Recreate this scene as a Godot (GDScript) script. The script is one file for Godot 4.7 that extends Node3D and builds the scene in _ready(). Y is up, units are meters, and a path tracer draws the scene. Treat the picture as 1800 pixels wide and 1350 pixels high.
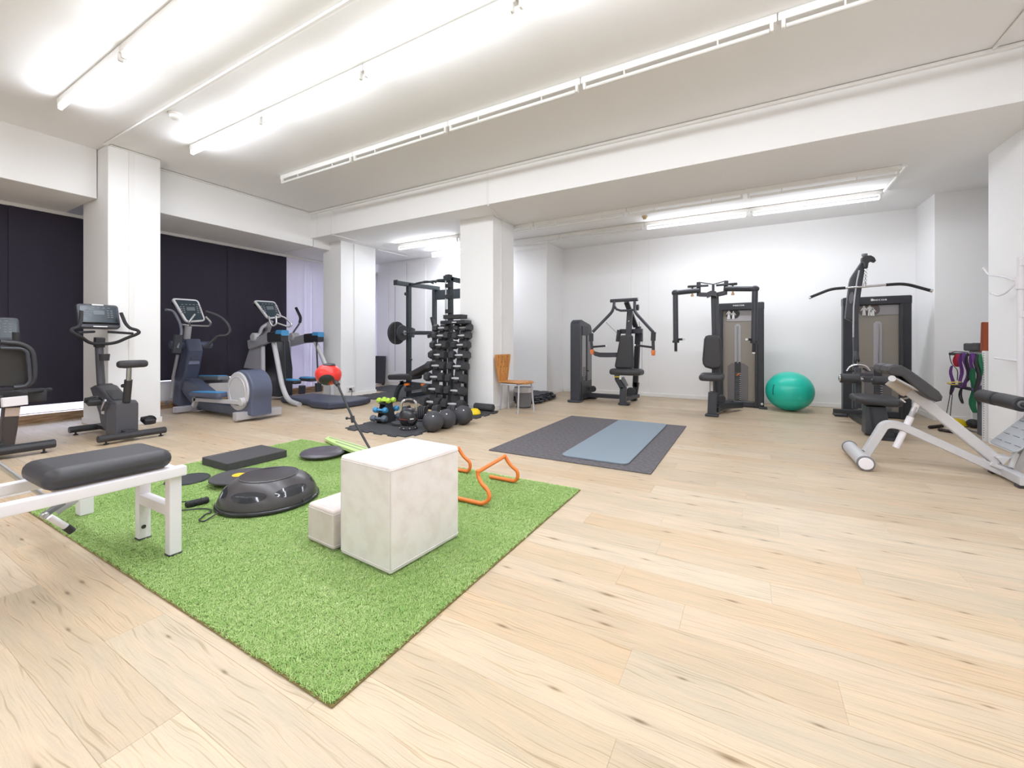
extends Node3D
# A basement gym: white room with tube lights, cardio machines by the windows, strength machines along the back wall.

class B:
	# collects triangles of closed shapes; fix() turns them outward
	var v := PackedVector3Array()
	func tri(a: Vector3, b: Vector3, c: Vector3) -> void:
		v.append(a); v.append(b); v.append(c)
	func fix(i0: int) -> void:
		var s := 0.0
		var o := v[i0] if v.size() > i0 else Vector3.ZERO
		for i in range(i0, v.size(), 3):
			s += (v[i] - o).dot((v[i + 1] - o).cross(v[i + 2] - o))
		if s > 0.0:
			for i in range(i0, v.size(), 3):
				var q := v[i + 1]
				v[i + 1] = v[i + 2]
				v[i + 2] = q
	func loft(rings: Array, closed := false, caps := true) -> B:
		var i0 := v.size()
		var m: int = rings.size()
		for k in (m if closed else m - 1):
			var a: PackedVector3Array = rings[k]
			var b: PackedVector3Array = rings[(k + 1) % m]
			var n := a.size()
			for i in n:
				var j := (i + 1) % n
				tri(a[i], a[j], b[j])
				tri(a[i], b[j], b[i])
		if caps and not closed:
			for e in [0, m - 1]:
				var r: PackedVector3Array = rings[e]
				var c := Vector3.ZERO
				for p in r: c += p
				c /= r.size()
				for i in r.size():
					var j := (i + 1) % r.size()
					if e == 0: tri(c, r[j], r[i])
					else: tri(c, r[i], r[j])
		fix(i0)
		return self
	static func inset(poly: PackedVector2Array, d: float) -> PackedVector2Array:
		var n := poly.size()
		var area := 0.0
		for i in n: area += poly[i].cross(poly[(i + 1) % n])
		var sg := 1.0 if area > 0 else -1.0
		var out := PackedVector2Array()
		for i in n:
			var e1 := (poly[i] - poly[(i + n - 1) % n]).normalized()
			var e2 := (poly[(i + 1) % n] - poly[i]).normalized()
			var n1 := Vector2(-e1.y, e1.x) * sg
			var n2 := Vector2(-e2.y, e2.x) * sg
			out.append(poly[i] + (n1 + n2) / maxf(1.0 + n1.dot(n2), 0.35) * d)
		return out
	func extr(poly: PackedVector2Array, th: float, xf := Transform3D(), r := 0.003, steps := 1) -> B:
		# a polygon in xy, thick along z, its rims rounded by r
		var i0 := v.size()
		var rings := []
		var last := poly
		for sgn in [-1, 1]:
			for k in steps + 1:
				var q: int = k if sgn < 0 else steps - k
				var t := float(q) / steps * PI / 2
				var p := inset(poly, r * (1.0 - sin(t))) if r > 0 else poly
				if q == 0: last = p
				var z: float = sgn * (th / 2 - r * (1.0 - cos(t)))
				var ring := PackedVector3Array()
				for a in p: ring.append(xf * Vector3(a.x, a.y, z))
				rings.append(ring)
				if r <= 0: break
		loft(rings, false, false)
		var i1 := v.size()
		var idx := Geometry2D.triangulate_polygon(last)
		if idx.is_empty():
			for i in range(1, last.size() - 1): idx.append_array(PackedInt32Array([0, i, i + 1]))
		for i in range(0, idx.size(), 3):
			tri(rings[0][idx[i]], rings[0][idx[i + 1]], rings[0][idx[i + 2]])
			var e: PackedVector3Array = rings[rings.size() - 1]
			tri(e[idx[i]], e[idx[i + 2]], e[idx[i + 1]])
		# triangulate_polygon may wind either way: match the sides
		var axis := (xf.basis.z).normalized()
		for i in range(i1, v.size(), 3):
			var nn := (v[i + 2] - v[i]).cross(v[i + 1] - v[i])
			var outw := axis * (1.0 if (v[i] - xf.origin).dot(axis) > 0 else -1.0)
			if nn.dot(outw) < 0:
				var q := v[i + 1]
				v[i + 1] = v[i + 2]
				v[i + 2] = q
		return self
	static func rrect(w: float, h: float, r: float, n := 4) -> PackedVector2Array:
		var p := PackedVector2Array()
		for k in 4:
			var c := Vector2((w / 2 - r) * (1 if k in [0, 3] else -1), (h / 2 - r) * (1 if k < 2 else -1))
			for i in n + 1:
				p.append(c + Vector2.from_angle(PI / 2 * (k + float(i) / n)) * r)
		return p
	static func oval(rx: float, ry: float, n := 24) -> PackedVector2Array:
		var p := PackedVector2Array()
		for i in n: p.append(Vector2(cos(TAU * i / n) * rx, sin(TAU * i / n) * ry))
		return p
	func box(c: Vector3, s: Vector3, bas := Basis(), r := 0.004) -> B:
		r = minf(r, minf(s.x, minf(s.y, s.z)) * 0.45)
		return extr(rrect(s.x, s.y, r, 1), s.z, Transform3D(bas, c), r)
	static func look(a: Vector3, b: Vector3, up := Vector3.UP) -> Basis:
		var z := (b - a).normalized()
		var x := up.cross(z)
		if x.length() < 0.01: x = Vector3.RIGHT.cross(z)
		x = x.normalized()
		return Basis(x, z.cross(x), z)
	func bar(a: Vector3, b: Vector3, w: float, h: float, up := Vector3.UP, r := 0.006) -> B:
		return extr(rrect(w, h, minf(r, minf(w, h) * 0.49), 2), a.distance_to(b), Transform3D(look(a, b, up), (a + b) / 2), minf(0.003, minf(w, h) * 0.3))
	func tube(pts: Array, r, seg := 10, closed := false) -> B:
		var rings := []
		var n := pts.size()
		var up := Vector3.ZERO
		for i in n:
			var p0: Vector3 = pts[(i + n - 1) % n] if closed or i > 0 else pts[0]
			var p1: Vector3 = pts[(i + 1) % n] if closed or i < n - 1 else pts[n - 1]
			var t := (p1 - p0).normalized()
			if up == Vector3.ZERO:
				up = Vector3.UP if absf(t.y) < 0.9 else Vector3.RIGHT
			up = (up - t * up.dot(t)).normalized()
			var s := t.cross(up)
			var rr: float = r if r is float else r[i]
			var ring := PackedVector3Array()
			for k in seg:
				var a := TAU * k / seg
				ring.append(pts[i] + (up * cos(a) + s * sin(a)) * rr)
			rings.append(ring)
		return loft(rings, closed)
	static func bend(pts: Array, rad: float, n := 5) -> Array:
		# rounds the corners of a path
		var out := [pts[0]]
		for i in range(1, pts.size() - 1):
			var a: Vector3 = pts[i - 1] - pts[i]
			var b: Vector3 = pts[i + 1] - pts[i]
			var d := minf(rad, minf(a.length(), b.length()) * 0.48)
			var p0: Vector3 = pts[i] + a.normalized() * d
			var p1: Vector3 = pts[i] + b.normalized() * d
			for k in n + 1:
				var t := float(k) / n
				out.append(p0.lerp(pts[i], t).lerp(pts[i].lerp(p1, t), t))
		out.append(pts[-1])
		return out
	func lathe(prof: Array, xf := Transform3D(), seg := 24) -> B:
		# profile of (radius, height) turned round the y axis; both ends should reach radius 0
		var rings := []
		for p in prof:
			var ring := PackedVector3Array()
			for k in seg:
				var a := TAU * k / seg
				ring.append(xf * Vector3(cos(a) * p.x, p.y, sin(a) * p.x))
			rings.append(ring)
		return loft(rings, false, true)
	func ball(c: Vector3, rad: Vector3, bas := Basis(), seg := 20) -> B:
		var prof := []
		for i in seg / 2 + 1:
			var a := PI * i / (seg / 2) - PI / 2
			prof.append(Vector2(maxf(cos(a), 0.0005), sin(a)))
		return lathe(prof, Transform3D(bas * Basis.from_scale(rad), c), seg)
	func disc(c: Vector3, axis: Vector3, r: float, th: float, bev := 0.004, seg := 24) -> B:
		return lathe([Vector2(r - bev, -th / 2), Vector2(r, -th / 2 + bev), Vector2(r, th / 2 - bev), Vector2(r - bev, th / 2)], Transform3D(axis_basis(axis), c), seg)
	static func axis_basis(y: Vector3) -> Basis:
		y = y.normalized()
		var x := y.cross(Vector3.FORWARD)
		if x.length() < 0.05: x = y.cross(Vector3.RIGHT)
		x = x.normalized()
		return Basis(x, y, x.cross(y))
	func merge(o: B, xf := Transform3D()) -> B:
		for p in o.v: v.append(xf * p)
		return self
	func mirror(ax := 2) -> B:
		# adds the mirror image of all so far across the plane where the axis is 0
		var n := v.size()
		for i in range(0, n, 3):
			for k in [0, 2, 1]:
				var p := v[i + k]
				p[ax] = -p[ax]
				v.append(p)
		return self
	func mesh(deg := 40.0, uvx = null) -> ArrayMesh:
		var n := v.size()
		var fn := PackedVector3Array()
		fn.resize(n / 3)
		for f in n / 3:
			fn[f] = (v[3 * f + 2] - v[3 * f]).cross(v[3 * f + 1] - v[3 * f])
		var nu := PackedVector3Array()
		nu.resize(n / 3)
		for f in n / 3: nu[f] = fn[f].normalized()
		var head := {}
		var nxt := PackedInt32Array()
		nxt.resize(n)
		var keys := []
		keys.resize(n)
		for i in n:
			var k := Vector3i((v[i] * 8000.0).round())
			keys[i] = k
			nxt[i] = head.get(k, -1)
			head[k] = i
		var c := cos(deg_to_rad(deg))
		var nor := PackedVector3Array()
		nor.resize(n)
		for i in n:
			var f := nu[i / 3]
			var s := Vector3.ZERO
			var j: int = head[keys[i]]
			while j >= 0:
				if nu[j / 3].dot(f) > c: s += fn[j / 3]
				j = nxt[j]
			nor[i] = s.normalized() if s.length_squared() > 1e-24 else Vector3.UP
		var arr := []
		arr.resize(Mesh.ARRAY_MAX)
		arr[Mesh.ARRAY_VERTEX] = v
		arr[Mesh.ARRAY_NORMAL] = nor
		if uvx != null:
			var uv := PackedVector2Array()
			for p in v:
				var q: Vector3 = uvx * p
				uv.append(Vector2(q.x, q.y))
			arr[Mesh.ARRAY_TEX_UV] = uv
		var m := ArrayMesh.new()
		m.add_surface_from_arrays(Mesh.PRIMITIVE_TRIANGLES, arr)
		return m

var mats := {}
var taken := {}
var proto := {}
var rng := RandomNumberGenerator.new()

func mat(called: String, hex: String, rough := 0.5, metal := 0.0) -> StandardMaterial3D:
	if not mats.has(called):
		var m := StandardMaterial3D.new()
		m.albedo_color = Color(hex)
		m.roughness = rough
		m.metallic = metal
		mats[called] = m
	return mats[called]

func noise_tex(freq: float, seed_: int, as_normal := false, strength := 1.0, ramp = null, size := 256) -> NoiseTexture2D:
	var f := FastNoiseLite.new()
	f.seed = seed_
	f.frequency = freq
	f.fractal_octaves = 4
	var t := NoiseTexture2D.new()
	t.width = size; t.height = size
	t.seamless = true
	t.noise = f
	t.as_normal_map = as_normal
	t.bump_strength = strength
	if ramp: t.color_ramp = ramp
	return t

func ramp(a: String, b: String, lo := 0.0, hi := 1.0) -> Gradient:
	var g := Gradient.new()
	g.set_color(0, Color(a)); g.set_color(1, Color(b))
	g.set_offset(0, lo); g.set_offset(1, hi)
	return g

func tri_map(m: StandardMaterial3D, scale: float, world := true) -> StandardMaterial3D:
	m.uv1_triplanar = true
	m.uv1_world_triplanar = world
	m.uv1_scale = Vector3.ONE * scale
	return m

func numbered(called: String) -> String:
	var k: int = taken.get(called, 0)
	taken[called] = k + 1
	return called if k == 0 else "%s_%03d" % [called, k]

func tag(o: Node, label := "", category := "", group := "", kind := "") -> Node:
	if label: o.set_meta("label", label)
	if category: o.set_meta("category", category)
	if group: o.set_meta("group", group)
	if kind: o.set_meta("kind", kind)
	return o

func thing(called: String, label: String, category: String, at := Vector3.ZERO, turn := 0.0, group := "") -> Node3D:
	var o := Node3D.new()
	o.name = numbered(called)
	add_child(o)
	o.position = at
	o.rotation_degrees.y = turn
	tag(o, label, category, group)
	return o

func part(parent: Node, called: String, b: B, m: Material, deg := 40.0) -> MeshInstance3D:
	var o := MeshInstance3D.new()
	o.name = called
	o.mesh = b.mesh(deg)
	o.material_override = m
	parent.add_child(o, true)
	return o

func solo(called: String, b: B, m: Material, label: String, category: String, at := Vector3.ZERO, turn := 0.0, group := "") -> MeshInstance3D:
	var o := part(self, numbered(called), b, m)
	o.position = at
	o.rotation_degrees.y = turn
	tag(o, label, category, group)
	return o

func struct(called: String, b: B, m: Material) -> MeshInstance3D:
	var o := part(self, numbered(called), b, m)
	o.set_meta("kind", "structure")
	return o

func text(parent: Node, called: String, s: String, h: float, xf: Transform3D, m: Material, font := "Droid Sans", bold := true) -> MeshInstance3D:
	var f := SystemFont.new()
	f.font_names = PackedStringArray([font])
	if bold: f.font_weight = 700
	var t := TextMesh.new()
	t.text = s
	t.font = f
	t.font_size = 32
	t.pixel_size = h / 24.0
	t.depth = 0.002
	t.curve_step = 2.0
	var o := MeshInstance3D.new()
	o.name = called
	o.mesh = t
	o.material_override = m
	o.transform = xf
	parent.add_child(o, true)
	return o

func pv(a: Array) -> PackedVector2Array:
	return PackedVector2Array(a)

func xf(at: Vector3, deg := Vector3.ZERO) -> Transform3D:
	return Transform3D(Basis.from_euler(deg * PI / 180.0), at)

# planes for extrusions: polygon x, y -> these world axes
func side_z(z: float) -> Transform3D:
	return Transform3D(Basis(), Vector3(0, 0, z))

func side_x(x: float) -> Transform3D:
	# polygon (y, z) as it comes from a plane across x
	return Transform3D(Basis(Vector3.UP, Vector3.BACK, Vector3.RIGHT), Vector3(x, 0, 0))

func flat_y(y: float) -> Transform3D:
	# polygon (x, z) lying flat
	return Transform3D(Basis(Vector3.RIGHT, Vector3.BACK, Vector3.DOWN), Vector3(0, y, 0))

func _ready() -> void:
	rng.seed = 7
	# camera: level, lens shifted down a little
	var cam := Camera3D.new()
	cam.name = "camera"
	cam.position = Vector3(0, 1.0, 0)
	cam.rotation_degrees = Vector3(0, 29.4, 0)
	cam.projection = Camera3D.PROJECTION_FRUSTUM
	cam.near = 0.05
	cam.far = 60.0
	cam.size = 0.05 * 1350.0 / 736.5
	cam.frustum_offset = Vector2(0, -72.0 / 736.5 * 0.05)
	add_child(cam)
	# daylight behind the blinds: a pale overcast sky
	var sky_m := ProceduralSkyMaterial.new()
	sky_m.sky_top_color = Color("ccd2ea")
	sky_m.sky_horizon_color = Color("dcdeee")
	sky_m.ground_horizon_color = Color("c4c6d8")
	sky_m.ground_bottom_color = Color("9c9ca8")
	sky_m.sky_energy_multiplier = SKY_E
	sky_m.ground_energy_multiplier = SKY_E * 0.7
	var sky := Sky.new()
	sky.sky_material = sky_m
	var e := Environment.new()
	e.background_mode = Environment.BG_SKY
	e.sky = sky
	e.ambient_light_source = Environment.AMBIENT_SOURCE_SKY
	e.tonemap_mode = Environment.TONE_MAPPER_LINEAR
	e.tonemap_exposure = EXPOSURE
	e.sdfgi_enabled = true
	e.ssao_enabled = true
	e.ssil_enabled = true
	var we := WorldEnvironment.new()
	we.name = "world_environment"
	we.environment = e
	add_child(we)
	make_materials()
	room()
	ceiling_lights()
	floor_planks()
	turf()
	cardio()
	strength()
	free_weights()
	small_things()
	right_side()

const EXPOSURE := 0.89
const SKY_E := 3.0
const TUBE_E := 2.75

func make_materials() -> void:
	var m := mat("wall", "f7f6f5", 0.85)
	m.normal_enabled = true
	m.normal_texture = noise_tex(0.05, 3, true, 1.2)
	m.normal_scale = 0.12
	tri_map(m, 1.6)
	m = mat("ceiling", "f7f6f5", 0.9)
	m.normal_enabled = true
	m.normal_texture = noise_tex(0.06, 5, true, 1.0)
	m.normal_scale = 0.15
	tri_map(m, 1.2)
	mat("trim", "f3f1ee", 0.55)
	mat("white_paint", "ebe7eb", 0.4)
	m = mat("leather", "3a393c", 0.5)
	m.normal_enabled = true
	m.normal_texture = noise_tex(0.09, 11, true, 3.0)
	m.normal_scale = 0.2
	tri_map(m, 14.0, false)
	m = mat("foam", "4a484a", 0.85)
	m.normal_enabled = true
	m.normal_texture = noise_tex(0.2, 12, true, 4.0)
	m.normal_scale = 0.4
	tri_map(m, 9.0, false)
	m = mat("rubber", "47474b", 0.88)
	m.albedo_texture = noise_tex(0.35, 13, false, 1.0, ramp("e0e0e0", "ffffff", 0.3, 0.6))
	m.normal_enabled = true
	m.normal_texture = noise_tex(0.3, 14, true, 4.0)
	m.normal_scale = 0.35
	tri_map(m, 4.0, false)
	m = mat("grip", "2e2e31", 0.75)
	m.normal_enabled = true
	m.normal_texture = noise_tex(0.25, 15, true, 4.0)
	m.normal_scale = 0.3
	tri_map(m, 12.0, false)
	mat("black", "343437", 0.5)
	mat("black_gloss", "2a2a2d", 0.22)
	mat("frame", "3c3e45", 0.38)
	mat("frame_dark", "303238", 0.42)
	mat("iron", "3a3a3d", 0.6)
	mat("chrome", "d4d4d6", 0.18, 1.0)
	mat("steel", "b9b9bb", 0.32, 1.0)
	mat("silver", "bfbec4", 0.42, 0.25)
	mat("silver_light", "cac9cb", 0.45, 0.1)
	mat("slate", "565d72", 0.42)
	mat("slate_dark", "454a5b", 0.45)
	mat("blue_pad", "4f9bd2", 0.6)
	mat("orange", "f0823a", 0.45)
	mat("tangerine", "e8762a", 0.5)
	mat("yellow", "f2d21c", 0.55)
	mat("label", "e6e4e2", 0.5)
	mat("screen", "2e3a42", 0.2)
	mat("screen_glow", "5d666c", 0.3)
	mat("white_print", "f0f0f0", 0.5)
	mat("grey_plastic", "77787c", 0.5)

func room() -> void:
	var w = mats.wall
	var c = mats.ceiling
	# window wall: two glazed bays and a third beyond the rear column
	var gap := 0.16
	struct("wall_left", B.new().box(Vector3(-8.2, 1.65, 2.9), Vector3(0.3, 3.5, 2.4)), w)
	for z in [[-2.5, -2.3], [-5.9, -5.7]]:
		struct("wall_left", B.new().box(Vector3(-8.2, 1.65, (z[0] + z[1]) / 2), Vector3(0.3, 3.5, z[1] - z[0])), w)
	struct("wall_left", B.new().box(Vector3(-8.2, 3.1, -2.8), Vector3(0.3, 0.95, 9.2)), w)
	struct("wall_front", B.new().box(Vector3(-2.9, 1.65, 4.0), Vector3(11.0, 3.5, 0.2)), w)
	struct("wall_right", B.new().box(Vector3(2.22, 1.65, -1.0), Vector3(0.24, 3.5, 10.02)), w)
	struct("wall_right", B.new().box(Vector3(3.12, 1.65, -6.9), Vector3(0.2, 3.5, 1.9)), w)
	struct("wall_right", B.new().box(Vector3(2.66, 1.65, -5.92), Vector3(0.7, 3.5, 0.18)), w)
	struct("wall_back", B.new().box(Vector3(-0.6, 1.65, -8.2), Vector3(5.56, 3.5, 0.2)), w)
	struct("wall_back", B.new().box(Vector3(2.65, 1.65, -7.75), Vector3(1.1, 3.5, 0.7), Basis(), 0.003), w)
	struct("wall_back", B.new().box(Vector3(-5.86, 1.65, -7.75), Vector3(5.02, 3.5, 0.9), Basis(), 0.003), w)
	# ceilings: the high one in front of the cross beam, the lower one behind it
	struct("ceiling", B.new().box(Vector3(-2.9, 3.42, -0.3), Vector3(11.0, 0.2, 9.0)), c)
	var low := B.new()
	low.extr(pv([Vector2(2.867, -4.754), Vector2(2.95, -8.35), Vector2(3.4, -8.35), Vector2(3.4, -4.754)]), 11.3, side_x(-2.5), 0.003)
	struct("ceiling", low, w)
	# cross beam over the two free columns
	var bm := struct("beam_front", B.new().box(Vector3(-2.9, 3.13, -4.79), Vector3(10.8, 0.528, 0.08), Basis(), 0.004), w)
	bm.set_meta("kind", "structure")
	# beam above the windows
	for z in [[-1.935, 3.9], [-4.80, -2.44]]:
		struct("beam_left", B.new().box(Vector3(-7.46, 3.03, (z[0] + z[1]) / 2), Vector3(1.32, 0.6, z[1] - z[0] - 0.004)), w)
	struct("beam_left", B.new().box(Vector3(-7.47, 2.835, -5.42), Vector3(1.3, 0.21, 1.2)), w)
	# columns
	struct("column", B.new().box(Vector3(-6.88, 1.66, -2.19), Vector3(0.78, 3.31, 0.5)), w)
	struct("column", B.new().box(Vector3(-6.75, 1.46, -5.56), Vector3(0.5, 2.98, 0.82)), w)
	struct("column", B.new().box(Vector3(-3.56, 1.45, -5.53), Vector3(0.60, 2.96, 0.62)), w)
	trims()
	windows()

func trims() -> void:
	var t = mats.trim
	# baseboards
	for q in [["baseboard_back", Vector3(-0.6, 0.035, -8.093), Vector3(5.4, 0.07, 0.014)], ["baseboard_back", Vector3(2.093, 0.035, -7.75), Vector3(0.014, 0.07, 0.7)], ["baseboard_back", Vector3(2.6, 0.035, -7.393), Vector3(1.03, 0.07, 0.014)],
			["baseboard_left", Vector3(-3.343, 0.035, -7.69), Vector3(0.014, 0.07, 0.78)], ["baseboard_left", Vector3(-5.7, 0.035, -7.293), Vector3(4.7, 0.07, 0.014)], ["baseboard_right", Vector3(2.093, 0.035, -2.0), Vector3(0.014, 0.07, 7.9)],
			["baseboard_column", Vector3(-6.483, 0.035, -2.19), Vector3(0.014, 0.07, 0.528)], ["baseboard_column", Vector3(-6.88, 0.035, -1.933), Vector3(0.79, 0.07, 0.014)],
			["baseboard_column", Vector3(-6.493, 0.035, -5.56), Vector3(0.014, 0.07, 0.85)], ["baseboard_column", Vector3(-6.75, 0.035, -5.143), Vector3(0.5, 0.07, 0.014)],
			["baseboard_column", Vector3(-3.253, 0.035, -5.53), Vector3(0.014, 0.07, 0.648)], ["baseboard_column", Vector3(-3.56, 0.035, -5.213), Vector3(0.6, 0.07, 0.014)]]:
		struct(q[0], B.new().box(q[1], q[2], Basis(), 0.004), t)
	# conduits and cable ducts along ceiling, beams and columns
	for q in [[Vector3(-6.5, 3.305, -1.92), Vector3(2.0, 3.305, -1.92), 0.03], [Vector3(-6.79, 3.3, -4.735), Vector3(2.1, 3.3, -4.735), 0.04], [Vector3(-6.785, 3.305, -2.45), Vector3(-6.785, 3.305, -4.74), 0.024],
			[Vector3(1.68, 3.307, -4.72), Vector3(1.68, 3.307, -1.2), 0.025], [Vector3(2.085, 2.9, -5.0), Vector3(2.085, 2.925, -6.0), 0.02], [Vector3(-6.48, 3.308, -1.95), Vector3(-6.48, 3.308, -2.43), 0.02]]:
		struct("trim_1", B.new().bar(q[0], q[1], q[2], q[2] * 0.8), t)
	for q in [[-6.485, -2.15, 0, 3.31], [-6.493, -5.46, 0, 2.87], [-3.255, -5.46, 0, 2.88]]:
		struct("trim_2", B.new().bar(Vector3(q[0], q[2] + 0.07, q[1]), Vector3(q[0], q[3], q[1]), 0.05, 0.014, Vector3.RIGHT), t)
	for x in [-6.22, -3.05, -6.62]:
		struct("trim_2", B.new().bar(Vector3(x, 2.88, -4.747), Vector3(x, 3.3, -4.747), 0.03, 0.012, Vector3.BACK), t)
	struct("trim_3", B.new().tube([Vector3(-6.22, 2.865, -4.76), Vector3(-6.3, 2.90, -5.9), Vector3(-6.37, 2.93, -7.28)], 0.012, 8), t)
	struct("trim_3", B.new().tube([Vector3(-6.46, 2.87, -5.98), Vector3(-6.5, 2.9, -6.85)], 0.012, 8), t)
	struct("trim_3", B.new().tube([Vector3(-3.05, 2.862, -4.76), Vector3(-3.24, 2.875, -5.3), Vector3(-3.24, 2.885, -5.8)], 0.012, 8), t)
	# seams of the boarded back wall
	for x in [-1.94, -1.62]:
		struct("trim_4", B.new().box(Vector3(x, 1.55, -8.099), Vector3(0.012, 2.75, 0.006), Basis(), 0.002), t)
	# sockets
	for q in [["cable_duct", Vector3(-6.489, 0.16, -5.52)], ["cable_duct", Vector3(-0.75, 0.12, -8.095)]]:
		pass

func windows() -> void:
	var frame = mat("window_frame", "e8e8ec", 0.5)
	var glass := StandardMaterial3D.new()
	glass.albedo_color = Color(0.95, 0.97, 1.0, 0.06)
	glass.transparency = BaseMaterial3D.TRANSPARENCY_ALPHA
	glass.roughness = 0.02
	var bays := [[-2.3, 1.7], [-5.7, -2.5], [-7.3, -5.9]]
	for k in 3:
		var z0: float = bays[k][0]
		var z1: float = bays[k][1]
		var win := thing("window", "", "", Vector3(-8.14, 0, (z0 + z1) / 2))
		win.name = "window_%d" % (k + 1)
		win.set_meta("kind", "structure")
		var l := z1 - z0
		var n := int(ceil(l / 0.95))
		var f := B.new()
		for i in n + 1:
			var z := -l / 2 + l * i / n
			f.box(Vector3(0, 1.32, z), Vector3(0.06, 2.6, 0.05))
		for y in [0.05, 2.6]:
			f.box(Vector3(0, y, 0), Vector3(0.06, 0.08, l))
		part(win, "window_frame", f, frame)
		for i in n:
			part(win, "window_pane", B.new().box(Vector3(0, 1.32, -l / 2 + l * (i + 0.5) / n), Vector3(0.008, 2.5, l / n - 0.05), Basis(), 0.001), glass)
	# timber boards on brackets along the foot of the windows
	var wood := mat("sill_wood", "a98d70", 0.5)
	wood.albedo_texture = noise_tex(0.02, 21, false, 1.0, ramp("c8b49a", "ffffff", 0.2, 0.7))
	tri_map(wood, 1.0)
	wood.uv1_scale = Vector3(1, 6, 0.7)
	for q in [[-2.6, 1.7], [-6.0, -2.62]]:
		struct("trim_5", B.new().box(Vector3(-7.82, 0.052, (q[0] + q[1]) / 2), Vector3(0.12, 0.104, q[1] - q[0]), Basis(), 0.005), wood)
	struct("wall_left", B.new().box(Vector3(-8.0, 0.2, -3.82), Vector3(0.1, 0.4, 2.4)), mats.wall)
	# blind rails
	for q in [[-2.6, 1.7], [-6.0, -2.62], [-7.29, -6.01]]:
		struct("trim_6", B.new().box(Vector3(-7.87, 2.705, (q[0] + q[1]) / 2), Vector3(0.05, 0.045, q[1] - q[0]), Basis(), 0.004), mats.trim)
	# panel blinds
	var dark := mat("blind_dark", "3b3645", 0.9)
	dark.albedo_texture = noise_tex(0.4, 22, false, 1.0, ramp("d6d6d6", "ffffff", 0.2, 0.8))
	tri_map(dark, 3.0)
	var pale := mat("blind_pale", "f2f0f4", 0.85)
	pale.backlight_enabled = true
	pale.backlight = Color(0.62, 0.61, 0.66)
	# z edges of the panels and how far each hangs in front of the rail
	var d1 := [[1.7, 0.9], [0.92, 0.12], [0.14, -0.66], [-0.64, -1.45], [-1.44, -2.1], [-2.08, -2.6]]
	for i in d1.size():
		blind(d1[i][0], d1[i][1], -7.872 - 0.014 * (i % 2), 0.209, dark, "dark panel blind in the front window bay, %s" % ["far out by the front wall", "second from the front wall", "third from the front wall", "left of the recumbent bike", "behind the recumbent bike backrest", "beside the column with the upright bike"][i])
	var d2 := [[-2.62, -3.465], [-3.445, -3.932], [-3.912, -4.397], [-4.377, -4.991]]
	for i in 4:
		blind(d2[i][0], d2[i][1], -7.872 - 0.014 * (i % 2), 0.42, dark, "dark panel blind in the rear window bay, %s" % ["next to the front column", "behind the elliptical console", "between the two cross trainer consoles", "next to the pale blinds"][i])
	var d3 := [[-4.981, -5.347], [-5.332, -5.538], [-5.523, -5.980]]
	for i in 3:
		blind(d3[i][0], d3[i][1], -7.878 - 0.014 * (i % 2), 0.06, pale, "pale translucent panel blind, %s" % ["next to the dark blinds", "narrow and shaded, middle of three", "next to the rear column"][i])
	for i in 2:
		blind(-6.0 - 0.65 * i, -6.645 - 0.65 * i, -7.872 - 0.014 * (i % 2), 0.05, pale, "pale translucent panel blind behind the rear column, %s" % ["nearer to the column", "nearer to the back corner"][i])
	# boarding of the far left wall
	for q in [[-7.68, 0.38], [-7.2, 0.56], [-6.62, 0.56]]:
		struct("wall_panel", B.new().box(Vector3(q[0], 1.47, -7.285), Vector3(q[1], 2.8, 0.02), Basis(), 0.004), mats.wall)

func blind(z0: float, z1: float, x: float, y0: float, m: Material, label: String) -> void:
	var o := thing("panel_blind", label, "blind", Vector3(x, y0, (z0 + z1) / 2), 0.0, "panel blinds at the windows")
	var l := absf(z1 - z0)
	var b := B.new()
	var rings := []
	var n := 16
	# a cloth with a slight wave, two millimetres thick
	var poly := PackedVector2Array()
	for i in n + 1: poly.append(Vector2(sin(i * 0.9) * 0.004, -l / 2 + l * i / n))
	for i in range(n, -1, -1): poly.append(Vector2(sin(i * 0.9) * 0.004 - 0.002, -l / 2 + l * i / n))
	b.extr(poly, 2.685 - y0, Transform3D(Basis(Vector3.RIGHT, Vector3.BACK, Vector3.DOWN), Vector3(0, (2.685 - y0) / 2, 0)), 0.0)
	part(o, "cloth", b, m, 20.0)
	part(o, "bottom_bar", B.new().box(Vector3(0, 0.012, 0), Vector3(0.012, 0.024, l), Basis(), 0.003), m)

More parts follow.
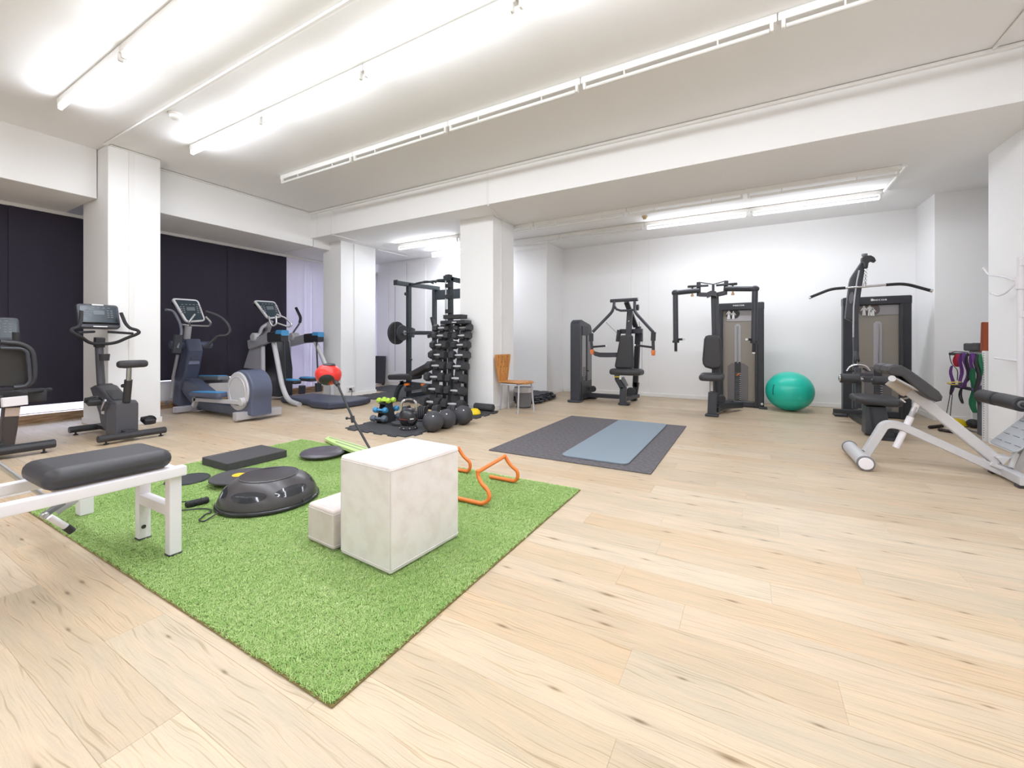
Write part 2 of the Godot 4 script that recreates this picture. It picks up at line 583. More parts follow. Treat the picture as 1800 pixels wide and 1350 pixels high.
func ceiling_lights() -> void:
	var body := mat("light_body", "f2f0ec", 0.45)
	var lit := StandardMaterial3D.new()
	lit.albedo_color = Color("ffffff")
	lit.emission_enabled = true
	lit.emission = Color("fbfdff")
	lit.emission_energy_multiplier = 5.0
	var off := mat("tube_off", "f4f4f2", 0.25)
	# rows: z, height of the ceiling there, first x, how many, first lit, last lit
	var rows := [[-1.365, 3.32, -5.70, 5, 0, 4, "ceiling row nearest the camera"], [-2.445, 3.32, -5.70, 5, 0, 4, "second lit ceiling row"], [-3.5, 3.32, -5.64, 5, 9, 9, "row before the cross beam"], [1.6, 3.32, -5.70, 5, 0, 4, "unseen row behind the camera lighting the near floor"],  # row behind the camera is out of view, placed to light the near floor
		[-5.92, 2.894, -5.85, 5, 0, 0, "front row of low ceiling"], [-6.84, 2.915, -5.80, 5, 0, 4, "back row of low ceiling"]]
	var nth := ["first", "second", "third", "fourth", "fifth", "sixth"]
	for r in rows:
		for i in r[3]:
			var l := 1.455
			var x: float = r[2] + l * (i + 0.5)
			var on: bool = i >= r[4] and i <= r[5]
			if r[0] == -6.84 and i in [1, 2]: on = false
			var o := thing("fluorescent_light", "%s tube light, %s from the windows, %s" % ["lit" if on else "unlit", nth[i], r[6]], "ceiling light", Vector3(x, r[1], r[0]), 0.0, "tube lights in rows on the ceiling")
			part(o, "housing", B.new().box(Vector3(0, -0.03, 0), Vector3(l - 0.006, 0.058, 0.055), Basis(), 0.006), body)
			part(o, "tube", B.new().tube([Vector3(-l / 2 + 0.05, -0.105, 0.012), Vector3(l / 2 - 0.05, -0.105, 0.012)], 0.015, 12), lit if on else off)
			for s in [-1, 1]:
				part(o, "lamp_holder", B.new().box(Vector3(s * (l / 2 - 0.035), -0.088, 0.012), Vector3(0.024, 0.062, 0.036), Basis(), 0.005), body)
			for s in [-0.24, 0.24]:
				part(o, "clip", B.new().box(Vector3(s * l, -0.07, 0.012), Vector3(0.012, 0.05, 0.014), Basis(), 0.002), body)
			if on:
				for k in (3 if r[0] < 1.0 else 1):
					var a := AreaLight3D.new()
					a.name = "tube_light"
					a.area_size = Vector2(l - 0.12, 0.04)
					a.light_energy = TUBE_E * ([0.6, 0.2, 0.2][k] if r[0] < 1.0 else 0.9)
					a.light_color = Color("eef4ff")
					a.area_range = 14.0
					a.area_attenuation = 2.0
					a.shadow_enabled = true
					a.position = [Vector3(0, -0.128, 0.012), Vector3(0, -0.105, 0.036), Vector3(0, -0.105, -0.012)][k]
					a.rotation_degrees = [Vector3(-90, 0, 0), Vector3(0, 180, 0), Vector3.ZERO][k]
					o.add_child(a, true)
	# the white bar that joins the two rear rows
	solo("cable_duct", B.new().bar(Vector3(0, -0.03, -0.42), Vector3(0, -0.025, 0.42), 0.03, 0.03), body, "white cable duct joining the two light rows near the lat machine", "duct", Vector3(1.47, 2.91, -6.36))
	var sm := thing("smoke_detector", "white round smoke detector on the ceiling near the front column", "detector", Vector3(-5.05, 3.32, -2.02))
	part(sm, "base", B.new().lathe([Vector2(0.062, 0), Vector2(0.062, -0.018), Vector2(0.05, -0.024), Vector2(0.001, -0.024)]), body)
	part(sm, "sensor_dome", B.new().lathe([Vector2(0.048, -0.024), Vector2(0.044, -0.045), Vector2(0.03, -0.055), Vector2(0.001, -0.056)]), body)
	var sm2 := thing("smoke_detector", "small brass coloured detector on the unlit light row before the chest press", "detector", Vector3(-1.35, 2.905, -6.45))
	part(sm2, "base", B.new().lathe([Vector2(0.04, 0), Vector2(0.04, -0.02), Vector2(0.001, -0.02)]), mat("brass", "c9b487", 0.5))
	part(sm2, "sensor_dome", B.new().lathe([Vector2(0.03, -0.02), Vector2(0.024, -0.05), Vector2(0.001, -0.052)]), mats.brass)

func wood_atlas() -> ImageTexture:
	# six boards of oak print, one above the other
	var w := 1024
	var rh := 128
	var data := PackedByteArray()
	data.resize(w * rh * 6 * 3)
	var n := FastNoiseLite.new()
	n.seed = 4
	n.frequency = 1.0
	n.fractal_octaves = 3
	var n2 := FastNoiseLite.new()
	n2.seed = 9
	n2.frequency = 1.0
	n2.fractal_octaves = 2
	var base := [Vector3(202, 184, 159), Vector3(199, 180, 154), Vector3(205, 188, 164), Vector3(196, 179, 154), Vector3(202, 184, 160), Vector3(200, 179, 151)]
	for row in 6:
		var knots := []
		for k in [3, 2, 3, 2, 2, 3][row]:
			knots.append(Vector3(rng.randf_range(90, w - 90), rng.randf_range(24, rh - 24), rng.randf_range(0.6, 1.25)))
		var bc: Vector3 = base[row]
		for y in rh:
			var p := (row * rh + y) * w * 3
			for x in w:
				var wob := n.get_noise_2d(x * 0.0022, y * 0.010 + row * 31.0) * 8.0
				var yy := float(y) + wob * 1.6
				var dark := 0.0
				for k in knots:
					var dx: float = (x - k.x) / (19.0 * k.z)
					var dy: float = (y - k.y) / (5.0 * k.z)
					var d := dx * dx + dy * dy
					if d < 30.0:
						var g := exp(-d * 0.30)
						yy += (y - k.y) * g * -0.75
						dark += exp(-d * 1.0) * 0.24 + exp(-dx * dx * 0.09 - dy * dy * 1.6) * 0.10
				var grain := n2.get_noise_2d(x * 0.0022, yy * 0.15 + row * 50.0)
				var fine := n2.get_noise_2d(x * 0.008 + 500.0, yy * 0.62 + row * 77.0)
				var cloud := n.get_noise_2d(x * 0.003 + 90.0, y * 0.02 + row * 13.0)
				var streak := maxf(grain - 0.22, 0.0) * 0.36
				var s := 1.0 + grain * 0.05 + fine * 0.03 + cloud * 0.035 - streak - dark
				data[p] = clampi(int(bc.x * (s + 0.012 * cloud)), 20, 255)
				data[p + 1] = clampi(int(bc.y * (s - 0.008 * cloud - dark * 0.12 - streak * 0.12)), 20, 255)
				data[p + 2] = clampi(int(bc.z * (s - 0.02 * cloud - dark * 0.3 - streak * 0.4)), 16, 255)
				p += 3
	var im := Image.create_from_data(w, rh * 6, false, Image.FORMAT_RGB8, data)
	im.generate_mipmaps()
	return ImageTexture.create_from_image(im)

func floor_planks() -> void:
	var tex := wood_atlas()
	var tones := []
	for t in ["ffffff", "faf7f4", "fefbf7"]:
		var m := StandardMaterial3D.new()
		m.albedo_color = Color(t)
		m.albedo_texture = tex
		m.roughness = 0.42
		m.metallic_specular = 0.4
		tones.append(m)
	var L := 1.22
	var W := 0.167
	# board meshes: six prints, two ways round
	var boards := []
	for row in 6:
		for flip in 2:
			var b := B.new()
			var poly := pv([Vector2(-L / 2, -W / 2), Vector2(L / 2, -W / 2), Vector2(L / 2, W / 2), Vector2(-L / 2, W / 2)])
			b.extr(poly, 0.012, flat_y(-0.006), 0.0012)
			var sgn := 1.0 if flip == 0 else -1.0
			var ux := Transform3D(Basis(Vector3(sgn / (L * 1.002), 0, 0), Vector3.ZERO, Vector3(0, sgn / (W * 6.12), 0)), Vector3(0.5, (row + 0.5) / 6.0, 0))
			boards.append(b.mesh(10.0, ux))
	var fl := Node3D.new()
	fl.name = "floor"
	add_child(fl)
	fl.set_meta("kind", "structure")
	var spots := []
	var z := -8.15
	var ri := 0
	var eye := Vector3(0, 1, 0)
	var fwd := Vector3(-sin(deg_to_rad(29.4)), 0, -cos(deg_to_rad(29.4)))
	var rt := Vector3(cos(deg_to_rad(29.4)), 0, -sin(deg_to_rad(29.4)))
	while z < 4.0:
		var x: float = -8.2 - [0.1, 0.72, 0.35, 1.0, 0.55, 0.2, 0.85][ri % 7] + (ri % 3) * 0.09
		while x < 3.2:
			var a := maxf(x, -8.1)
			var b := minf(x + L, 3.15)
			if b - a > 0.05:
				var c := Vector3((a + b) / 2, 0, z)
				var d := (c - eye).dot(fwd)
				var u := absf((c - eye).dot(rt)) / maxf(d, 0.05)
				var seen: bool = d > 0.7 and u < 1.35 + 0.5 / maxf(d, 0.5)
				spots.append([pow(maxf(d, 0.3), 3.0) if seen else 1e6 + d, c, b - a, rng.randi() % 12, rng.randi() % 3])
			x += L
		z += W
		ri += 1
	spots.sort_custom(func(p, q): return p[0] < q[0])
	for i in mini(290, spots.size()):
		var s = spots[i]
		var o := MeshInstance3D.new()
		o.name = "plank"
		o.mesh = boards[s[3]]
		o.material_override = tones[s[4]]
		o.position = s[1]
		o.scale = Vector3(s[2] / L, 1, 1)
		fl.add_child(o, true)
	var rest := SurfaceTool.new()
	rest.begin(Mesh.PRIMITIVE_TRIANGLES)
	for i in range(290, spots.size()):
		var s = spots[i]
		rest.append_from(boards[s[3]], 0, Transform3D(Basis.from_scale(Vector3(s[2] / L, 1, 1)), s[1]))
	var ro := MeshInstance3D.new()
	ro.name = "far_planks"
	ro.mesh = rest.commit()
	ro.material_override = tones[1]
	ro.set_meta("kind", "stuff")
	fl.add_child(ro, true)
	part(fl, "subfloor", B.new().box(Vector3(-2.5, -0.065, -2.1), Vector3(11.4, 0.1, 12.6)), mat("subfloor", "8a7a66", 0.9))

func turf() -> void:
	var t := thing("artificial_turf", "bright green artificial turf rug lying on the wooden floor", "rug", Vector3(-2.5, 0, -1.73))
	var back := mat("turf_back", "7d7040", 0.95)
	part(t, "backing", B.new().box(Vector3(0, 0.003, 0), Vector3(3.02, 0.006, 1.95), Basis(), 0.002), back)
	# pile: tufts of bent blades, too many to count
	var blades := B.new()
	var st := SurfaceTool.new()
	st.begin(Mesh.PRIMITIVE_TRIANGLES)
	var r2 := RandomNumberGenerator.new()
	r2.seed = 21
	for k in 10:
		var a := r2.randf() * TAU
		var o := Vector3(r2.randf_range(-0.007, 0.007), 0, r2.randf_range(-0.007, 0.007))
		var dir := Vector3(cos(a), 0, sin(a))
		var sd := Vector3(-dir.z, 0, dir.x) * 0.0014
		var h := r2.randf_range(0.007, 0.013)
		var lean := r2.randf_range(0.008, 0.017)
		var p1 := o + Vector3(0, h * 0.6, 0) + dir * lean * 0.35
		var p2 := o + Vector3(0, h, 0) + dir * lean
		for tr in [[o - sd, o + sd, p1 + sd], [o - sd, p1 + sd, p1 - sd], [p1 - sd, p1 + sd, p2]]:
			for p in tr:
				st.add_vertex(p)
	var gm := StandardMaterial3D.new()
	gm.albedo_color = Color.WHITE
	gm.vertex_color_use_as_albedo = true
	gm.roughness = 0.7
	gm.cull_mode = BaseMaterial3D.CULL_DISABLED
	gm.backlight_enabled = true
	gm.backlight = Color(0.25, 0.35, 0.1)
	var mm := MultiMesh.new()
	mm.transform_format = MultiMesh.TRANSFORM_3D
	mm.use_colors = true
	st.generate_normals()
	mm.mesh = st.commit()
	var nx := 390
	var nz := 252
	mm.instance_count = nx * nz
	var patch := FastNoiseLite.new()
	patch.seed = 5
	patch.frequency = 1.6
	var i := 0
	for ix in nx:
		for iz in nz:
			var p := Vector3(-1.505 + 3.01 * (ix + r2.randf()) / nx, 0.005, -0.97 + 1.94 * (iz + r2.randf()) / nz)
			mm.set_instance_transform(i, Transform3D(Basis(Vector3.UP, r2.randf() * TAU).scaled(Vector3.ONE * r2.randf_range(0.62, 0.92)), p))
			var q := patch.get_noise_2d(p.x, p.z) * 0.18 + r2.randf_range(-0.32, 0.34)
			var c := Color("adcb78").lerp(Color("d8e6ae"), clampf(q * 1.6, 0.0, 1.0)).lerp(Color("8ab45c"), clampf(-q * 2.2, 0.0, 1.0))
			mm.set_instance_color(i, c.srgb_to_linear())
			i += 1
	var mi := MultiMeshInstance3D.new()
	mi.name = "pile"
	mi.multimesh = mm
	mi.material_override = gm
	mi.set_meta("kind", "stuff")
	t.add_child(mi)

func leveller(parent: Node, at: Vector3) -> void:
	part(parent, "levelling_foot", B.new().lathe([Vector2(0.02, 0), Vector2(0.022, 0.008), Vector2(0.008, 0.014), Vector2(0.008, 0.035), Vector2(0.0005, 0.035)], xf(at), 12), mats.black)

func console_slab(parent: Node, called: String, poly: PackedVector2Array, at: Transform3D, shell: Material, scr: PackedVector2Array, th := 0.05) -> Node3D:
	# a console: shell, dark screen panel, lit read-out and rows of keys
	var c = part(parent, called, B.new().extr(poly, th, at, 0.012, 3), shell)
	var s = part(c, "screen_panel", B.new().extr(scr, 0.006, at * xf(Vector3(0, 0, th / 2 + 0.001)), 0.002), mats.screen)
	var w = 0.0
	for p in scr: w = maxf(w, absf(p.x))
	part(c, "display", B.new().extr(B.rrect(w * 0.62, w * 0.32, 0.006, 2), 0.003, at * xf(Vector3(0, w * 0.12, th / 2 + 0.005)), 0.001), mats.screen_glow)
	var keys = B.new()
	for sx in [-1, 1]:
		for r in 4:
			for q in 2:
				keys.extr(B.rrect(w * 0.13, w * 0.07, 0.002, 1), 0.003, at * xf(Vector3(sx * w * (0.5 + 0.2 * q), w * (0.3 - 0.17 * r), th / 2 + 0.005)), 0.0008)
	for q in 5:
		keys.extr(B.rrect(w * 0.16, w * 0.05, 0.002, 1), 0.003, at * xf(Vector3(w * (-0.56 + 0.28 * q), w * 0.5, th / 2 + 0.005)), 0.0008)
	part(c, "keys", keys, mats.grey_plastic)
	return c

func cardio() -> void:
	upright_bike()
	elliptical()
	motion_trainer()
	recumbent_bike()

func upright_bike() -> void:
	var t = thing("exercise_bike", "dark grey upright exercise bike standing before the front column", "exercise bike", Vector3(-5.93, 0, -1.84))
	var fm = mat("bike_grey", "55555b", 0.45)
	var fm2 = mat("bike_side", "48474b", 0.5)
	part(t, "stabilizer", B.new().bar(Vector3(0.43, 0.062, -0.27), Vector3(0.43, 0.062, 0.27), 0.085, 0.065, Vector3.UP, 0.028), mats.black)
	part(t, "stabilizer", B.new().bar(Vector3(-0.44, 0.062, -0.25), Vector3(-0.44, 0.062, 0.25), 0.085, 0.065, Vector3.UP, 0.028), mats.black)
	for q in [Vector3(0.43, 0, -0.23), Vector3(0.43, 0, 0.21), Vector3(-0.44, 0, 0.2), Vector3(-0.44, 0, -0.2)]: leveller(t, q)
	part(t, "base_rail", B.new().bar(Vector3(-0.42, 0.075, 0), Vector3(0.42, 0.075, 0), 0.1, 0.05), mats.black)
	var poly = pv([Vector2(0.233, 0.041), Vector2(0.26, 0.371), Vector2(0.216, 0.388), Vector2(0.096, 0.4), Vector2(-0.229, 0.528), Vector2(-0.335, 0.537), Vector2(-0.467, 0.503), Vector2(-0.201, 0.232), Vector2(-0.144, 0.113), Vector2(-0.034, 0.059)])
	var sh = part(t, "housing", B.new().extr(poly, 0.17, side_z(0), 0.02, 3), fm2)
	part(sh, "rear_cover", B.new().extr(pv([Vector2(0.284, 0.044), Vector2(0.29, 0.367), Vector2(0.233, 0.395), Vector2(0.061, 0.378), Vector2(0.011, 0.028)]), 0.19, side_z(0), 0.022, 3), fm)
	part(sh, "top_cover", B.new().bar(Vector3(-0.313, 0.538, 0), Vector3(0.117, 0.393, 0), 0.125, 0.024, Vector3.UP, 0.01), mats.black)
	part(sh, "badge", B.new().extr(B.rrect(0.08, 0.034, 0.008, 2), 0.004, xf(Vector3(-0.076, 0.258, 0.087)), 0.001), mats.label)
	# handlebar post with cup holder
	part(t, "handlebar_post", B.new().tube([Vector3(-0.413, 0.491, 0), Vector3(-0.452, 0.748, 0), Vector3(-0.479, 0.969, 0)], 0.036, 14), fm2)
	part(t, "cup_holder", B.new().lathe([Vector2(0.001, 0), Vector2(0.04, 0), Vector2(0.047, 0.075), Vector2(0.042, 0.075), Vector2(0.037, 0.01), Vector2(0.001, 0.01)], xf(Vector3(-0.324, 0.803, 0)), 18), mats.black)
	part(t, "handlebar_clamp", B.new().bar(Vector3(-0.479, 0.954, 0), Vector3(-0.467, 1.061, 0), 0.08, 0.08), mats.black)
	var bars = B.new()
	var path = [Vector3(-0.42, 0.992, 0.017), Vector3(-0.41, 0.99, -0.054), Vector3(-0.36, 1.007, -0.12), Vector3(-0.3, 1.062, -0.19), Vector3(-0.26, 1.098, -0.256), Vector3(-0.25, 1.124, -0.285), Vector3(-0.27, 1.152, -0.269), Vector3(-0.3, 1.169, -0.214), Vector3(-0.34, 1.225, -0.185), Vector3(-0.4, 1.348, -0.166)]
	bars.tube(B.bend(path, 0.06), 0.017, 12)
	bars.tube([Vector3(-0.42, 1.127, -0.057), Vector3(-0.36, 1.119, -0.156), Vector3(-0.27, 1.11, -0.229)], 0.014, 10)
	bars.mirror(2)
	part(t, "handlebar", bars, mats.grip)
	# console facing the rider
	var cx = Transform3D(Basis.from_euler(Vector3(0, PI / 2, 0)) * Basis.from_euler(Vector3(-0.32, 0, 0)), Vector3(-0.507, 1.298, 0))
	var con = console_slab(t, "console", B.rrect(0.355, 0.285, 0.03, 4), cx, mats.frame, B.rrect(0.31, 0.2, 0.012, 3), 0.06)
	(con.get_node("screen_panel") as Node3D).position += cx.basis.y * 0.018
	(con.get_node("display") as Node3D).position += cx.basis.y * 0.018
	(con.get_node("keys") as Node3D).position += cx.basis.y * 0.018
	part(con, "badge", B.new().extr(B.rrect(0.10, 0.016, 0.004, 2), 0.004, cx * xf(Vector3(0, 0.133, 0.031)), 0.001), mats.label)
	part(con, "badge", B.new().extr(B.rrect(0.12, 0.012, 0.004, 2), 0.004, cx * xf(Vector3(0, -0.128, 0.031)), 0.001), mats.label)
	part(con, "reading_ledge", B.new().box(Vector3.ZERO, Vector3(0.32, 0.012, 0.03)).mirror(0), mats.black).transform = cx * xf(Vector3(0, -0.09, 0.04))
	# saddle on its post
	part(t, "seat_post", B.new().tube([Vector3(0.327, 0.743, 0), Vector3(0.314, 0.597, 0)], 0.021, 14), mats.steel)
	part(t, "seat_tube", B.new().tube([Vector3(0.31, 0.616, 0), Vector3(0.26, 0.386, 0)], 0.033, 14), mats.black)
	part(t, "adjusting_knob", B.new().disc(Vector3(0.172, 0.548, 0), Vector3(1, -0.1, 0.3), 0.018, 0.03), mats.black)
	var sad = pv([Vector2(0.14, -0.06), Vector2(0.15, 0), Vector2(0.14, 0.06), Vector2(0.10, 0.115), Vector2(0.05, 0.125), Vector2(0.0, 0.085), Vector2(-0.06, 0.045), Vector2(-0.14, 0.035), Vector2(-0.17, 0), Vector2(-0.14, -0.035), Vector2(-0.06, -0.045), Vector2(0.0, -0.085), Vector2(0.05, -0.125), Vector2(0.10, -0.115)])
	var sd = part(t, "saddle", B.new().extr(sad, 0.075, flat_y(0), 0.03, 4), mats.leather)
	sd.transform = xf(Vector3(0.35, 0.78, 0), Vector3(0, 0, 4))
	# cranks and strapped pedals
	for s in [1, -1]:
		var pc: Vector3 = Vector3(0.128, 0.406, 0.22) if s > 0 else Vector3(0.157, 0.146, -0.22)
		var ax = Vector3(-0.02, 0.29, 0.11 * s)
		part(t, "crank", B.new().bar(ax, Vector3(pc.x, pc.y, 0.125 * s), 0.018, 0.03), mats.steel)
		var pd = part(t, "pedal", B.new().extr(pv([Vector2(-0.06, -0.05), Vector2(0.055, -0.05), Vector2(0.065, 0.0), Vector2(0.055, 0.05), Vector2(-0.06, 0.05), Vector2(-0.07, 0.0)]), 0.055, flat_y(0), 0.012, 2), mats.black)
		pd.transform = xf(pc, Vector3(0, 0, -18))
		var strap = B.new()
		var arc = []
		for k in 9: arc.append(Vector3(0.01, 0.0 + 0.055 * sin(PI * k / 8.0), 0.062 * cos(PI * k / 8.0)))
		strap.tube(arc, 0.009, 6)
		part(pd, "strap", strap, mats.black_gloss)

func precor_console(t: Node3D, tl: Vector3, trr: Vector3, bl: Vector3, br: Vector3) -> void:
	# silver framed console whose corners are given
	var c = (tl + trr + bl + br) / 4
	var x = ((trr + br) - (tl + bl)).normalized()
	var y = ((tl + trr) - (bl + br)).normalized()
	var z = x.cross(y).normalized()
	y = z.cross(x)
	var f = Transform3D(Basis(x, y, z), c)
	var inv = f.affine_inverse()
	var pp = []
	for p in [bl, br, trr, tl]:
		var q: Vector3 = inv * p
		pp.append(Vector3(q.x, q.y, 0))
	var loop = B.bend([(pp[3] + pp[0]) / 2, pp[0], pp[1], pp[2], pp[3], (pp[3] + pp[0]) / 2], 0.05, 4)
	loop.pop_back()
	var poly = PackedVector2Array()
	for p in loop: poly.append(Vector2(p.x, p.y))
	console_slab(t, "console", poly, f, mats.silver_light, B.inset(poly, 0.024), 0.045)
	part(t, "console_back", B.new().extr(B.inset(poly, 0.03), 0.05, f * xf(Vector3(0, 0, -0.045)), 0.02, 3), mats.frame_dark)

func elliptical() -> void:
	var t = thing("elliptical_trainer", "slate blue elliptical trainer with round rear flywheel cover and blue footplates", "cross trainer", Vector3(-6.3, 0, -3.15))
	part(t, "stabilizer", B.new().bar(Vector3(0.69, 0.075, -0.3), Vector3(0.69, 0.075, 0.28), 0.1, 0.1, Vector3.UP, 0.012), mats.silver)
	part(t, "label_plate", B.new().box(Vector3(0.743, 0.075, -0.03), Vector3(0.004, 0.03, 0.14)), mats.label)
	part(t, "stabilizer", B.new().bar(Vector3(-0.72, 0.06, -0.3), Vector3(-0.72, 0.06, 0.35), 0.1, 0.08, Vector3.UP, 0.012), mats.silver)
	part(t, "base_beam", B.new().bar(Vector3(-0.74, 0.10, 0), Vector3(0.68, 0.10, 0), 0.2, 0.13, Vector3.UP, 0.02), mats.slate)
	# flywheel housing at the rear
	var c: Vector3 = Vector3(0.533, 0.375, 0.16)
	var prof = PackedVector2Array()
	for k in 21:
		var a = -0.15 * PI + 1.22 * PI * k / 20.0
		prof.append(Vector2(c.x + 0.035 + cos(a) * 0.275, c.y + 0.01 + sin(a) * 0.265))
	prof.append(Vector2(c.x - 0.2, 0.07))
	prof.append(Vector2(c.x + 0.29, 0.07))
	var h = part(t, "flywheel_housing", B.new().extr(prof, 0.27, side_z(0.015), 0.025, 3), mats.slate)
	part(h, "side_cover", B.new().disc(Vector3(c.x, c.y, 0.155), Vector3.BACK, 0.25, 0.03, 0.01, 40), mats.silver_light)
	part(h, "cover_rim", B.new().tube(ring_pts(Vector3(c.x, c.y, 0.17), 0.185, 36), 0.006, 6, true), mats.silver)
	part(h, "side_cover", B.new().disc(Vector3(c.x, c.y, -0.125), Vector3.BACK, 0.25, 0.03, 0.01, 40), mats.silver_light)
	part(h, "badge", B.new().box(Vector3(0.633, 0.612, -0.02), Vector3(0.012, 0.03, 0.2), Basis.from_euler(Vector3(0, 0, 0.75)), 0.004), mats.label)
	# front tower
	var tow = pv([Vector2(-1.431, 0.054), Vector2(-1.378, 0.457), Vector2(-1.219, 0.815), Vector2(-1.2, 1.05), Vector2(-0.996, 1.063), Vector2(-0.913, 0.883), Vector2(-1.03, 0.547), Vector2(-1.2, 0.27), Vector2(-1.2, 0.033)])
	var tw = part(t, "front_tower", B.new().extr(tow, 0.2, side_z(0), 0.03, 3), mats.slate)
	part(tw, "side_stripe", B.new().tube([Vector3(-1.355, 0.173, 0.13), Vector3(-1.309, 0.495, 0.13), Vector3(-1.169, 0.817, 0.13)], 0.022, 8), mats.silver)
	part(tw, "front_panel", B.new().bar(Vector3(-0.989, 0.679, 0), Vector3(-0.989, 0.975, 0), 0.15, 0.05, Vector3.RIGHT, 0.02), mat("slate_light", "7d8398", 0.35))
	part(tw, "panel_inset", B.new().bar(Vector3(-0.956, 0.741, 0), Vector3(-0.962, 0.908, 0), 0.105, 0.05, Vector3.RIGHT, 0.02), mats.slate_dark)
	part(tw, "vent_slot", B.new().bar(Vector3(-1.097, 0.604, 0), Vector3(-1.125, 0.494, 0), 0.03, 0.05, Vector3.RIGHT, 0.01), mats.black)
	var slope = pv([Vector2(-1.323, 0.4), Vector2(-1.2, 0.457), Vector2(-0.956, 0.467), Vector2(-0.481, 0.302), Vector2(-0.121, 0.081), Vector2(-0.863, 0.09), Vector2(-1.097, 0.208)])
	part(t, "drive_cover", B.new().extr(slope, 0.16, side_z(0), 0.025, 3), mats.slate)
	part(t, "shoulder_joint", B.new().tube([Vector3(0, 0, -0.27), Vector3(0, 0, 0.27)], 0.055, 16), mats.slate).position = Vector3(-1.063, 0.974, 0)
	part(t, "console_post", B.new().tube([Vector3(-1.2, 1.067, 0), Vector3(-1.149, 1.27, 0)], 0.045, 14), mats.silver_light)
	precor_console(t, Vector3(-0.5, 1.607, 0.48), Vector3(-0.5, 1.611, 0.162), Vector3(-0.42, 1.273, 0.341), Vector3(-0.42, 1.306, 0.099))
	# fixed hand grips
	var g = B.new()
	g.tube(B.bend([Vector3(-0.45, 1.254, 0.38), Vector3(-0.38, 1.24, 0.305), Vector3(-0.38, 1.242, 0.068), Vector3(-0.3, 1.288, 0.084), Vector3(-0.32, 1.371, 0.144)], 0.03), 0.013, 10)
	g.tube(B.bend([Vector3(-0.38, 1.24, 0.305), Vector3(-0.3, 1.277, 0.355), Vector3(-0.34, 1.396, 0.267)], 0.03), 0.013, 10)
	part(t, "hand_grip", g, mats.steel)
	# swinging arms
	var ra = [Vector3(-0.4, 0.945, 0.108), Vector3(-0.36, 1.015, 0.056), Vector3(-0.32, 1.107, -0.011), Vector3(-0.26, 1.102, -0.09), Vector3(-0.24, 1.168, -0.14), Vector3(-0.26, 1.288, -0.112), Vector3(-0.34, 1.398, -0.034), Vector3(-0.42, 1.449, 0.099)]
	part(t, "moving_arm", B.new().tube(B.bend(ra, 0.07), 0.02, 12), mats.black)
	var la = [Vector3(-0.4, 0.933, 0.445), Vector3(-0.42, 1.15, 0.386), Vector3(-0.43, 1.27, 0.401), Vector3(-0.45, 1.396, 0.45), Vector3(-0.44, 1.438, 0.491), Vector3(-0.4, 1.441, 0.574)]
	part(t, "moving_arm", B.new().tube(B.bend(la, 0.05), 0.017, 12), mat("arm_grey", "6a6d78", 0.4))
	part(t, "arm_pivot", B.new().bar(Vector3(-0.42, 0.865, 0.449), Vector3(-0.42, 1.112, 0.428), 0.06, 0.09), mats.frame_dark)
	# foot plates on their links
	for s in [1, -1]:
		var z = 0.2 * s
		var a: Vector3 = Vector3(-0.495, 0.282, 0.2) if s > 0 else Vector3(-1.388, 0.448, -0.2)
		var b: Vector3 = Vector3(0.273, 0.314, 0.2) if s > 0 else Vector3(-0.528, 0.476, -0.2)
		var l = Vector3(0, -0.045, 0)
		part(t, "foot_link", B.new().bar(a + l + Vector3(-0.02, -0.03, 0), (Vector3(0.733, 0.246, 0.2) if s > 0 else Vector3(-0.375, 0.443, -0.2)), 0.05, 0.05), mats.silver_light if s > 0 else mats.grey_plastic)
		var fp = part(t, "foot_plate", B.new().extr(B.rrect(a.distance_to(b) + 0.02, 0.17, 0.05, 4), 0.06, Transform3D(B.look(Vector3.ZERO, Vector3.UP, Vector3.BACK), Vector3.ZERO), 0.015, 2), mats.slate if s > 0 else mats.grey_plastic)
		var dir = (b - a).normalized()
		fp.transform = Transform3D(Basis(Vector3.BACK, atan2(dir.y, dir.x)), (a + b) / 2)
		part(fp, "foot_pad", B.new().extr(B.rrect(a.distance_to(b) - 0.05, 0.13, 0.04, 4), 0.012, flat_y(0.034), 0.004, 2), mats.blue_pad)
	part(t, "link_arm", B.new().bar(Vector3(-0.517, 0.109, 0.2), Vector3(-0.433, 0.24, 0.2), 0.05, 0.06), mats.silver_light)
	part(t, "link_arm", B.new().bar(Vector3(-1.078, 0.3, -0.2), Vector3(-0.977, 0.434, -0.2), 0.04, 0.05), mats.silver_light)
	part(t, "crank_joint", B.new().disc(Vector3(0.707, 0.253, 0.2), Vector3.BACK, 0.055, 0.06, 0.01), mats.silver_light)
	part(t, "transport_wheel", B.new().disc(Vector3(-1.123, 0.124, 0.28), Vector3.BACK, 0.03, 0.03), mats.grey_plastic)

func ring_pts(c: Vector3, r: float, n: int, axis := Vector3.BACK) -> Array:
	var bs = B.axis_basis(axis)
	var out = []
	for k in n: out.append(c + bs * Vector3(cos(TAU * k / n) * r, 0, sin(TAU * k / n) * r))
	return out

